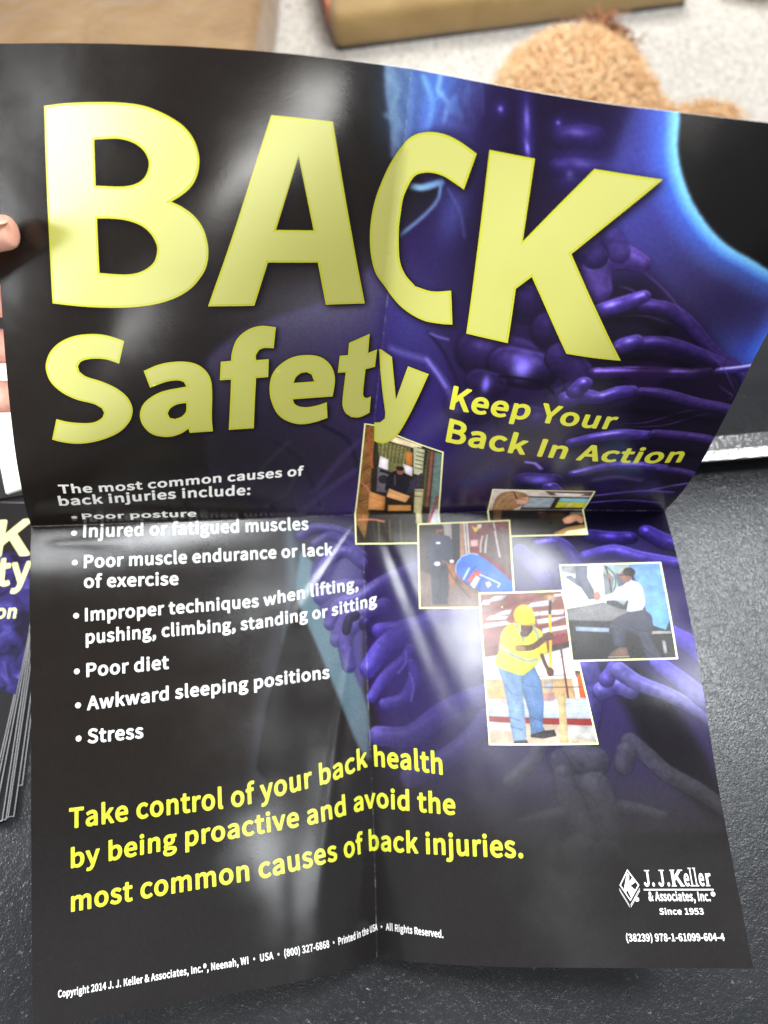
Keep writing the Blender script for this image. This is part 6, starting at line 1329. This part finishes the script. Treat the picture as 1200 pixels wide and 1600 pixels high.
def strip(p0, p1, depth):
    """Ground-plan quad with its near edge from p0 to p1, reaching depth metres away from the viewer."""
    p0, p1 = np.array(p0[:2]), np.array(p1[:2])
    d = (p1 - p0) / np.linalg.norm(p1 - p0)
    n = np.array((-d[1], d[0])) * depth
    return [tuple(p0), tuple(p1), tuple(p1 + n), tuple(p0 + n)]


k = NT('moulded_black_plastic')
k.set(Roughness=0.36, Specular__IOR__Level=0.5)
c = k.ramp(k.noise(14, 4), [(0.3, (0.009, 0.010, 0.012)), (0.7, (0.015, 0.016, 0.018))])
dust = k.n('ShaderNodeMixRGB', Fac=0.0)
dust.inputs[2].default_value = (0.16, 0.16, 0.16, 1)
k.l(c, dust.inputs[1])
dm = k.n('ShaderNodeMapRange', From__Min=0.70, From__Max=0.78, To__Min=0.0, To__Max=0.5)
k.l(k.noise(260, 2, .5), dm.inputs[0])
k.l(dm.outputs[0], dust.inputs[0])
k.l(dust.outputs[0], k.b.inputs['Base Color'])
warp = k.n('ShaderNodeMixRGB', _blend_type='ADD', Fac=0.012)
nz = k.n('ShaderNodeTexNoise', Scale=170, Detail=2)
k.l(k.obj(), nz.inputs['Vector'])
k.l(k.obj(), warp.inputs[1])
k.l(nz.outputs['Color'], warp.inputs[2])
vo = k.n('ShaderNodeTexVoronoi', Scale=560, _feature='SMOOTH_F1', Smoothness=0.35)
k.l(warp.outputs[0], vo.inputs['Vector'])
n1 = k.bump(vo.outputs['Distance'], 0.5, 0.0004)
k.bump(k.noise(60, 3), 0.12, 0.002, n1)
sm = k.n('ShaderNodeMapRange', From__Min=0.35, From__Max=0.7, To__Min=0.28, To__Max=0.40)
k.l(k.noise(9, 5, .65), sm.inputs[0])
k.l(sm.outputs[0], k.b.inputs['Roughness'])
M_TABLE = k.m

TABLE = thing('table', 'black table with a pebbled plastic top under the poster', 'table', (0, 0.05, -0.74))
link('table_top', box_mesh('table_top', rect(-0.95, -0.52, 0.95, 0.57), -0.035, 0.0, 0.006), M_TABLE, TABLE)
M_LEG = plain('dark_steel', (42, 43, 46), 0.35, 0.1)
for x in (-0.86, 0.86):
    for y in (-0.43, 0.48):
        link('leg', box_mesh('leg', rect(x - .02, y - .02, x + .02, y + .02), -0.74, -0.036, 0.004), M_LEG, TABLE)

k = NT('wool_carpet')
k.set(Roughness=0.95, Specular__IOR__Level=0.1)
f = k.noise(95, 5, 0.7)
c = k.ramp(f, [(0.32, tuple(lin((172, 164, 152)))), (0.5, tuple(lin((220, 214, 205)))), (0.68, tuple(lin((244, 240, 233))))])
k.l(c, k.b.inputs['Base Color'])
n1 = k.bump(k.noise(160, 5, 0.7), 0.9, 0.012)
k.bump(k.noise(30, 3), 0.4, 0.01, n1)
bm = bmesh.new()
bmesh.ops.create_grid(bm, x_segments=1, y_segments=1, size=1)
for v in bm.verts:
    v.co = Vector((v.co.x * 6, v.co.y * 6 + 2, -0.74))
floor = link('carpet_floor', bm_mesh('carpet_floor', bm), k.m)
floor['kind'] = 'structure'

# ------------------------------------------------------------------ things on the carpet
def suede(name, dark, light, wrinkle):
    k = NT(name)
    k.set(Roughness=0.8, Specular__IOR__Level=0.25, Sheen__Weight=0.25)
    v = k.obj()
    f = k.noise(5.5, 5, 0.6, v, 1.2)
    k.l(k.ramp(f, [(0.32, tuple(lin(dark))), (0.66, tuple(lin(light)))]), k.b.inputs['Base Color'])
    n1 = k.bump(k.noise(7, 4, 0.55, v, 2.0), wrinkle, 0.05)
    k.bump(k.noise(240, 3), 0.2, 0.002, n1)
    return k.m


M_TAN = suede('tan_suede', (124, 94, 58), (140, 112, 74), 0.4)
M_BROWN = suede('brown_suede', (132, 106, 64), (144, 119, 75), 0.1)


def cushion_mesh(name, quad, z0, z1, bevel, puff=0.02, nudge=0.0):
    bm = bmesh.new()
    me = box_mesh(name, quad, z0, z1)
    bm.from_mesh(me)
    bmesh.ops.bevel(bm, geom=bm.edges[:], offset=bevel, segments=5, profile=0.5, affect='EDGES')
    bmesh.ops.subdivide_edges(bm, edges=[e for e in bm.edges if e.calc_length() > 0.15], cuts=12, use_grid_fill=True)
    rng = random.Random(3)
    for v in bm.verts:
        s = math.sin(v.co.x * 9 + 1.3) * math.sin(v.co.y * 8 + .4) + .6 * math.sin(v.co.x * 19 + v.co.y * 13)
        v.co += v.normal * (puff * s * 0.35)
    return bm_mesh(name, bm, True)


q0, q1 = (-0.3008, 1.9681, -0.74), (-0.2996, 2.1899, -0.74)
OTT = thing('ottoman', 'large tan suede ottoman standing on the carpet behind the poster', 'ottoman', (-0.8, 2.0, -0.74))
link('cushion', cushion_mesh('cushion', [(-1.5, 1.25), (q0[0] + .0, 1.25), (q1[0] + .015, 2.75), (-1.5, 2.75)], -0.735, -0.53, 0.035, 0.012), M_TAN, OTT)
link('base', box_mesh('base', [(-1.46, 1.29), (q0[0] - .04, 1.29), (q1[0] - .03, 2.7), (-1.46, 2.7)], -0.74, -0.725), M_LEG, OTT)

b0, b1 = (-0.1324, 1.9546, -0.738), (0.8585, 2.1493, -0.738)
BED = thing('pet_bed', 'low brown suede pet bed with rounded corners on the carpet', 'pet bed', (0.3, 2.3, -0.74))
link('mattress', cushion_mesh('mattress', strip(b0, b1, 0.62), -0.735, -0.635, 0.026, 0.004), M_BROWN, BED)
qd = strip(b0, b1, 0.6)
link('base', box_mesh('base', [(x * .985 + .005, y + .012) for x, y in qd], -0.74, -0.728), M_LEG, BED)
d = (np.array(b1[:2]) - np.array(b0[:2]))
d /= np.linalg.norm(d)
n = np.array((-d[1], d[0]))
a0 = np.array(b0[:2]) - d * .004 + n * .07
link('fabric_tag', box_mesh('fabric_tag', [tuple(a0), tuple(a0 + d * .006), tuple(a0 + d * .006 + n * .17), tuple(a0 + n * .17)], -0.71, -0.65, 0.002), plain('salmon_cloth', (206, 128, 96), .8), BED)

c0 = (0.9759, 2.1813, -0.74)
PIL = thing('bolster', 'cream bolster with a brown end lying at the carpet edge', 'cushion', (c0[0] + .2, c0[1] + .1, -0.74))
link('cover', cushion_mesh('cover', [(c0[0] - .03, c0[1] + .02), (c0[0] + .115, c0[1] - .02), (c0[0] + .22, c0[1] + .4), (c0[0] + .05, c0[1] + .42)], -0.738, -0.66, 0.03, 0.004), plain('cream_cloth', (226, 214, 172), .85, .1, 40), PIL)
link('end_band', cushion_mesh('end_band', [(c0[0] + .118, c0[1] - .03), (c0[0] + .21, c0[1] - .05), (c0[0] + .31, c0[1] + .38), (c0[0] + .222, c0[1] + .4)], -0.738, -0.655, 0.03, 0.004), plain('brown_cloth', (140, 100, 74), .85, .2, 30), PIL)

# ------------------------------------------------------------------ dog asleep on the carpet
cx, cy, _ = (0.4618, 1.5781, -0.6)
tx, ty, _ = (0.5247, 1.7729, -0.58)
px_, py_, _ = (0.8103, 1.6506, -0.7)
mb = bpy.data.metaballs.new('dog')
mb.resolution = 0.02
mb.threshold = 0.35


def ball(x, y, z, rx, ry, rz, rot=0):
    e = mb.elements.new(type='ELLIPSOID')
    e.co = (x, y, z)
    e.size_x, e.size_y, e.size_z = rx, ry, rz
    e.radius = 1.55
    if rot:
        from mathutils import Euler
        e.rotation = Euler((0, 0, rot)).to_quaternion()


ball(cx - .015, cy, -0.622, .165, .19, .118)                                   # rump
ball(cx - .01, cy - .26, -0.63, .14, .19, .11)                        # chest
ball(cx - .13, cy - .05, -0.67, .07, .13, .06)                         # thigh
ball(cx + .14, cy - .05, -0.675, .09, .12, .058, -.5)
ball((cx + px_) / 2 + .06, (cy + py_) / 2 - .03, -0.70, .09, .045, .035)   # hind shank
ball(px_, py_ - .01, -0.705, .075, .035, .03)                          # hind paw
ball(cx - .16, cy - .42, -0.70, .05, .12, .035)                        # fore legs
ball(cx + .12, cy - .45, -0.70, .05, .12, .035)
ball(cx - .02, cy - .50, -0.60, .075, .08, .08)                        # neck and head
ball(cx - .02, cy - .60, -0.61, .085, .085, .075)
ball(cx - .02, cy - .70, -0.65, .045, .06, .04)                        # muzzle
mo = bpy.data.objects.new('dog', mb)
C.objects.link(mo)
bpy.context.view_layer.update()
dme = bpy.data.meshes.new_from_object(mo.evaluated_get(bpy.context.evaluated_depsgraph_get()))
bpy.data.objects.remove(mo)
for p in dme.polygons:
    p.use_smooth = True
k = NT('apricot_coat')
k.set(Roughness=0.95, Specular__IOR__Level=0.05, Subsurface__Weight=0.6)
k.b.inputs['Subsurface Radius'].default_value = (.02, .014, .01)
k.l(k.ramp(k.noise(24, 5, .65), [(0.3, tuple(lin((214, 172, 126)))), (0.5, tuple(lin((230, 194, 150)))), (0.72, tuple(lin((242, 214, 176))))]), k.b.inputs['Base Color'])
M_FUR = k.m
M_RUST = plain('russet_hair', (150, 96, 58), .75, .25, 60)
DOG = thing('dog', 'fluffy apricot dog lying on the pale carpet beyond the poster', 'dog', (cx, cy, -0.74))


def curls(name, pts, nrm, count, length, radius, seed, mat, parent, flow=(0, 0.3, -0.6), jitter=.6):
    rng = np.random.default_rng(seed)
    n = len(pts)
    K = 9
    fl = np.array(flow)
    d = nrm * .55 + fl[None] * .6 + rng.normal(size=(n, 3)) * .5 * jitter
    d /= np.linalg.norm(d, axis=1)[:, None]
    a = np.cross(d, rng.normal(size=(n, 3)))
    a /= np.linalg.norm(a, axis=1)[:, None]
    b = np.cross(d, a)
    ph = rng.uniform(0, 6.28, n)
    Ls = length * rng.uniform(.6, 1.25, n)
    amp = .0075 * rng.uniform(.5, 1.2, n)
    t = np.linspace(0, 1, K)
    ang = ph[:, None] + t[None] * rng.uniform(5, 10, n)[:, None]
    path = pts[:, None] + d[:, None] * (t[None] * Ls[:, None])[..., None] + (a[:, None] * np.cos(ang)[..., None] + b[:, None] * np.sin(ang)[..., None]) * (amp[:, None] * np.sqrt(t)[None])[..., None]
    path[..., 2] -= .5 * Ls[:, None] * t[None] ** 2 * .5
    rr = radius * (1 - .75 * t ** 1.5) * 1.0
    V = []
    for q in range(3):
        th = 2.094 * q
        V.append(path + (a[:, None] * math.cos(th) + b[:, None] * math.sin(th)) * rr[None, :, None])
    V = np.stack(V, 2)                      # n, K, 3 sides, xyz
    I = np.arange(n * K * 3).reshape(n, K, 3)
    Fq = np.stack([I[:, :-1], np.roll(I[:, :-1], -1, 2), np.roll(I[:, 1:], -1, 2), I[:, 1:]], -1).reshape(-1, 4)
    return link(name, mesh_np(name, V.reshape(-1, 3), Fq, True), mat, parent)


def scatter(me, n, seed):
    rng = np.random.default_rng(seed)
    me.calc_loop_triangles()
    T = np.array([t.vertices[:] for t in me.loop_triangles])
    co = np.array([v.co[:] for v in me.vertices])
    no = np.array([v.normal[:] for v in me.vertices])
    A = np.linalg.norm(np.cross(co[T[:, 1]] - co[T[:, 0]], co[T[:, 2]] - co[T[:, 0]]), axis=1)
    i = rng.choice(len(T), n, p=A / A.sum())
    r = rng.dirichlet((1, 1, 1), n)
    return (co[T[i]] * r[..., None]).sum(1), (no[T[i]] * r[..., None]).sum(1)


pts, nrm = scatter(dme, 36000, 5)
keep = pts[:, 2] > -0.735
link('body', dme, M_FUR, DOG)
curls('coat', pts[keep], nrm[keep], 0, .040, .0030, 8, M_FUR, DOG, (0.3, 0.1, -0.45))
rng = np.random.default_rng(4)
n_ = 260
tp = np.c_[tx + rng.normal(size=n_) * .022, ty + rng.normal(size=n_) * .02, -0.60 + rng.normal(size=n_) * .02]
td = np.c_[rng.normal(size=n_) * .7, rng.normal(size=n_) * .4, .6 + rng.normal(size=n_) * .3]
curls('tail', tp, td / np.linalg.norm(td, axis=1)[:, None], 0, .075, .0042, 9, M_RUST, DOG, (0.5, 0, 0))
M_DARK = plain('dark_nose', (36, 30, 28), .35)
bm = bmesh.new()
bmesh.ops.create_uvsphere(bm, u_segments=12, v_segments=8, radius=.022, matrix=Matrix.Translation((cx - .02, cy - .79, -.64)))
link('nose', bm_mesh('nose', bm, True), M_DARK, DOG)
for s in (-1, 1):
    bm = bmesh.new()
    bmesh.ops.create_uvsphere(bm, u_segments=12, v_segments=8, radius=1, matrix=Matrix.Translation((cx - .02 + s * .105, cy - .60, -.62)) @ Matrix.Diagonal((.03, .05, .075, 1)))
    link('ear', bm_mesh('ear', bm, True), M_RUST, DOG)
    bm = bmesh.new()
    bmesh.ops.create_uvsphere(bm, u_segments=10, v_segments=8, radius=.012, matrix=Matrix.Translation((cx - .02 + s * .045, cy - .705, -.585)))
    link('eye', bm_mesh('eye', bm, True), M_DARK, DOG)

# ------------------------------------------------------------------ glossy black case on the table, right
k = NT('gloss_black_lacquer')
k.set(Roughness=0.04, Metallic=1.0)
k.b.inputs['Base Color'].default_value = (0.85, 0.85, 0.84, 1)
k.bump(k.noise(45, 3), 0.03, 0.001)
M_GLOSS = k.m
k = NT('glare_strip_metal')
k.set(Roughness=0.12, Metallic=1.0)
k.b.inputs['Base Color'].default_value = (0.8, 0.8, 0.8, 1)
k.bump(k.noise(120, 4, .7), 0.8, 0.003)
M_GLARE = k.m
M_RUBBER = plain('black_rubber', (10, 10, 10), .9, .1, spec=0.1)
e0, e1 = (0.2797, 0.3002, 0.02), (0.3341, 0.3052, 0.02)
d = np.array(e1[:2]) - np.array(e0[:2])
d /= np.linalg.norm(d)
n = np.array((-d[1], d[0]))
s0 = np.array(e0[:2]) - d * .10
CASE = thing('case', 'glossy black upright case standing on the table right of the poster', 'case', (float(s0[0]) + .2, float(s0[1]) + .06, 0))
bm = bmesh.new()
P3 = []
for z, off in ((0.021, 0.009), (0.185, 0.03)):
    for s_, t_ in ((0, off), (.42, off), (.42, off + .12), (0, off + .12)):
        q = s0 + d * s_ + n * t_
        P3.append(bm.verts.new((q[0], q[1], z)))
bm.faces.new(P3[:4][::-1])
bm.faces.new(P3[4:])
for i in range(4):
    bm.faces.new((P3[i], P3[(i + 1) % 4], P3[4 + (i + 1) % 4], P3[4 + i]))
bmesh.ops.bevel(bm, geom=bm.edges[:], offset=.0012, segments=2, profile=.5, affect='EDGES')
link('shell', bm_mesh('shell', bm, True), M_GLOSS, CASE)
l0 = s0 - n * .0005
link('glare_strip', box_mesh('glare_strip', [tuple(l0), tuple(l0 + d * .42), tuple(l0 + d * .42 + n * .13), tuple(l0 + n * .13)], 0.0175, 0.0206, 0.0006), M_GLARE, CASE)  # added mirror strip standing in for window glare at the case's base
f0 = s0 + d * .004 + n * .003
link('foot', box_mesh('foot', [tuple(f0), tuple(f0 + d * .412), tuple(f0 + d * .412 + n * .12), tuple(f0 + n * .12)], 0.0, 0.0172), M_RUBBER, CASE)

# ------------------------------------------------------------------ papers and folder at the left
M_BLACKCARD = plain('black_card', (20, 20, 22), .45, .1, 60)
p0, p1 = (-0.4734, 0.2424, 0.0), (-0.302, 0.2734, 0.0)
tag(link('folder', box_mesh('folder', strip(p0, p1, .30), 0.0005, 0.012, .001), M_BLACKCARD), 'flat black folder under the white papers at left', 'folder')
p0, p1 = (-0.3237, 0.2707, 0.016), (-0.2719, 0.291, 0.016)
tag(link('booklet', box_mesh('booklet', strip(p0, p1, .17), 0.0125, 0.0165, .0008), M_PAPER), 'small white booklet with soft edges on the black folder', 'booklet')
p0, p1 = (-0.5858, 0.1578, 0.0195), (-0.3109, 0.3279, 0.0195)
tag(link('paper_pad', box_mesh('paper_pad', strip(p0, p1, .34), 0.0168, 0.0195, .0004), M_PAPER), 'bright white sheet of paper behind the gripping fingers', 'paper')

# ------------------------------------------------------------------ stack of small folded copies fanned out at the left
M_CARD = plain('black_print_card', (24, 23, 25), .32, .1, 50)
M_EDGE = plain('cut_paper_edge', (176, 177, 180), .6, .06, 80)
M_PURPLE = NT('purple_print')
M_PURPLE.set(Roughness=0.3)
vv_ = M_PURPLE.obj()
M_PURPLE.l(M_PURPLE.ramp(M_PURPLE.noise(38, 4, .55, vv_, 1.5), [(0.35, tuple(lin((22, 18, 40)))), (0.55, tuple(lin((48, 42, 104)))), (0.75, tuple(lin((92, 90, 170))))]), M_PURPLE.b.inputs['Base Color'])
M_PURPLE = M_PURPLE.m
M_LIME = plain('pale_lime_ink', (230, 232, 160), .4, .02)
FAN = [  # near right corner and a point farther up its right edge, as floor-plan points
    ((-0.2695, 0.037, 0.001), (-0.2727, 0.0877, 0.001)),
    ((-0.2708, 0.0154, 0.002), (-0.2752, 0.1002, 0.002)),
    ((-0.2744, 0.0145, 0.003), (-0.2793, 0.1159, 0.003)),
    ((-0.2751, 0.0132, 0.004), (-0.2813, 0.1308, 0.004)),
    ((-0.2772, 0.0123, 0.005), (-0.2827, 0.1398, 0.005)),
    ((-0.2826, 0.0093, 0.006), (-0.2831, 0.1442, 0.006)),
    ((-0.2856, 0.0127, 0.007), (-0.2835, 0.1487, 0.007)),
    ((-0.2875, 0.0067, 0.008), (-0.2838, 0.1526, 0.008)),
]
DESC = ['lowest black leaflet sticking out nearest the poster', 'second leaflet from the bottom of the fan', 'third leaflet from the bottom of the fan', 'fourth leaflet from the bottom of the fan',
        'fifth leaflet from the bottom of the fan', 'third leaflet from the top of the fan', 'leaflet just under the topmost one in the fan', 'topmost leaflet of the fan with purple cover and lime lettering']
for i, (a, b) in enumerate(FAN):
    a, b = np.array(a[:2]), np.array(b[:2])
    u_ = (b - a) / np.linalg.norm(b - a)
    l_ = np.array((-u_[1], u_[0]))
    z = 0.0004 + i * 0.0011
    hgt = .262 if i < 7 else .258
    L = thing('leaflet', DESC[i] + ', left of the poster', 'leaflet', (float(a[0]), float(a[1]), z), 'fanned stack of small leaflets')
    qd = [tuple(a + l_ * .2), tuple(a), tuple(a + u_ * hgt), tuple(a + u_ * hgt + l_ * .2)]
    link('pages', box_mesh('pages', qd, z, z + .0007), M_EDGE, L)
    ins = .0005
    qc = [tuple(a + l_ * .2), tuple(a + l_ * ins + u_ * ins), tuple(a + u_ * (hgt - ins) + l_ * ins), tuple(a + u_ * hgt + l_ * .2)]
    cov = link('cover', box_mesh('cover', qc, z + .0007, z + .00095), M_CARD, L)
    if i == 7:
        zz = z + .00097
        bm = bmesh.new()
        for P in ([(-0.3527, 0.2177, 0.0093), (-0.2965, 0.22, 0.0093), (-0.2838, 0.1528, 0.0093), (-0.2843, 0.1024, 0.0093), (-0.3286, 0.1146, 0.0093)],):
            bm.faces.new([bm.verts.new((p[0], p[1], zz)) for p in P][::-1])
        link('cover_picture', bm_mesh('cover_picture', bm), M_PURPLE, cov)
        for txt, pa, pb, cap in (('K', (-0.3274, 0.2148, 0.0094), (-0.2957, 0.2165, 0.0094), .034), ('ty', (-0.3187, 0.1891, 0.0094), (-0.2905, 0.1924, 0.0094), .026), ('ion', (-0.317, 0.1622, 0.0094), (-0.2965, 0.1627, 0.0094), .0115)):
            T = text_loops(txt, [(0, 0), (1, 0)], cap)
            bmf = fill_loops([np.c_[(P[:, 0]) * 1000, P[:, 1] * 1000] for P in T])
            pa, pb = np.array(pa), np.array(pb)
            ex_ = pb[:2] - pa[:2]
            ey_ = np.array((-ex_[1], ex_[0])) / np.linalg.norm(ex_)
            for v in bmf.verts:
                s, t = v.co.x / 1000, v.co.y / 1000
                q = pa[:2] + ex_ * s + ey_ * t
                v.co = Vector((q[0], q[1], zz + .00012))
            link('cover_lettering', bm_mesh('cover_lettering', bmf), M_LIME, cov)

# ------------------------------------------------------------------ the hand that holds the sheet
k = NT('skin')
k.set(Roughness=0.45, Subsurface__Weight=0.12, Specular__IOR__Level=0.4)
k.b.inputs['Subsurface Radius'].default_value = (.006, .002, .001)
k.l(k.ramp(k.noise(55, 4, .6), [(0.3, tuple(lin((202, 140, 120)))), (0.7, tuple(lin((226, 172, 152))))]), k.b.inputs['Base Color'])
n1 = k.bump(k.noise(420, 3), .25, .0006)
k.bump(k.noise(90, 3), .2, .0015, n1)
M_SKIN = k.m


def skinned(chains):
    """Joined chains of (point, radius) grown into one continuous surface."""
    V, E, Rr = [], [], []
    key = {}
    for ch in chains:
        prev = None
        for p, r in ch:
            kk = tuple(np.round(p, 4))
            if kk not in key:
                key[kk] = len(V)
                V.append(p)
                Rr.append(r)
            i = key[kk]
            if prev is not None and (prev, i) not in E:
                E.append((prev, i))
            prev = i
    me = bpy.data.meshes.new('skin')
    me.from_pydata([tuple(v) for v in V], E, [])
    ob = bpy.data.objects.new('skin', me)
    C.objects.link(ob)
    m = ob.modifiers.new('s', 'SKIN')
    m.use_smooth_shade = True
    sv = me.skin_vertices[0].data
    for i, r in enumerate(Rr):
        sv[i].radius = (r, r)
        sv[i].use_root = i == 0
    ob.modifiers.new('d', 'SUBSURF').levels = 2
    ob.modifiers['d'].render_levels = 2
    dg = bpy.context.evaluated_depsgraph_get()
    out = bpy.data.meshes.new_from_object(ob.evaluated_get(dg))
    bpy.data.objects.remove(ob)
    return out


wrist = (-0.4169, 0.2957, 0.2022)
palm = (-0.348, 0.2931, 0.212)
fore = (-0.6623, 0.2989, 0.1051)
PERSON = thing('person', 'hand of a person gripping the left edge of the poster, thumb in front', 'person', tuple(wrist))
hand = skinned([
    [(wrist, .030), (palm, .030), ((-0.2948, 0.3077, 0.2272), .0145), ((-0.261, 0.3025, 0.2293), .0115), ((-0.2332, 0.299, 0.2288), .0108), ((-0.215, 0.2968, 0.2268), .0088)],
    [(palm, .030), ((-0.3013, 0.287, 0.2071), .0150), ((-0.266, 0.2828, 0.2074), .0125), ((-0.2359, 0.2793, 0.2102), .0115), ((-0.2141, 0.2775, 0.2094), .0092)],
    [(palm, .030), ((-0.3091, 0.2681, 0.1855), .0145), ((-0.2741, 0.2617, 0.1827), .0120), ((-0.2399, 0.2562, 0.189), .0110), ((-0.2196, 0.2554, 0.1886), .0088)],
    [(palm, .030), ((-0.3254, 0.2498, 0.1642), .0125), ((-0.297, 0.2411, 0.1582), .0100), ((-0.2812, 0.2382, 0.1547), .0080)],
    [(palm, .030), ((-0.292, 0.2978, 0.2524), .0170), ((-0.249, 0.3034, 0.2691), .0125), ((-0.2276, 0.3064, 0.2737), .0105), ((-0.21, 0.3097, 0.2732), .0102), ((-0.2055, 0.3096, 0.2738), .0090)],
    [(wrist, .030), (fore, .040)],
])
link('hand', hand, M_SKIN, PERSON)
bm = bmesh.new()
ng = Vector((-0.2125, 0.3085, 0.2823))
bmesh.ops.create_uvsphere(bm, u_segments=16, v_segments=10, radius=1, matrix=Matrix.Translation(ng) @ Matrix.Rotation(R(-24), 4, 'X') @ Matrix.Diagonal((.0075, .0055, .0016, 1)))
link('thumbnail', bm_mesh('thumbnail', bm, True), plain('nail', (214, 160, 142), .3, .03), PERSON)
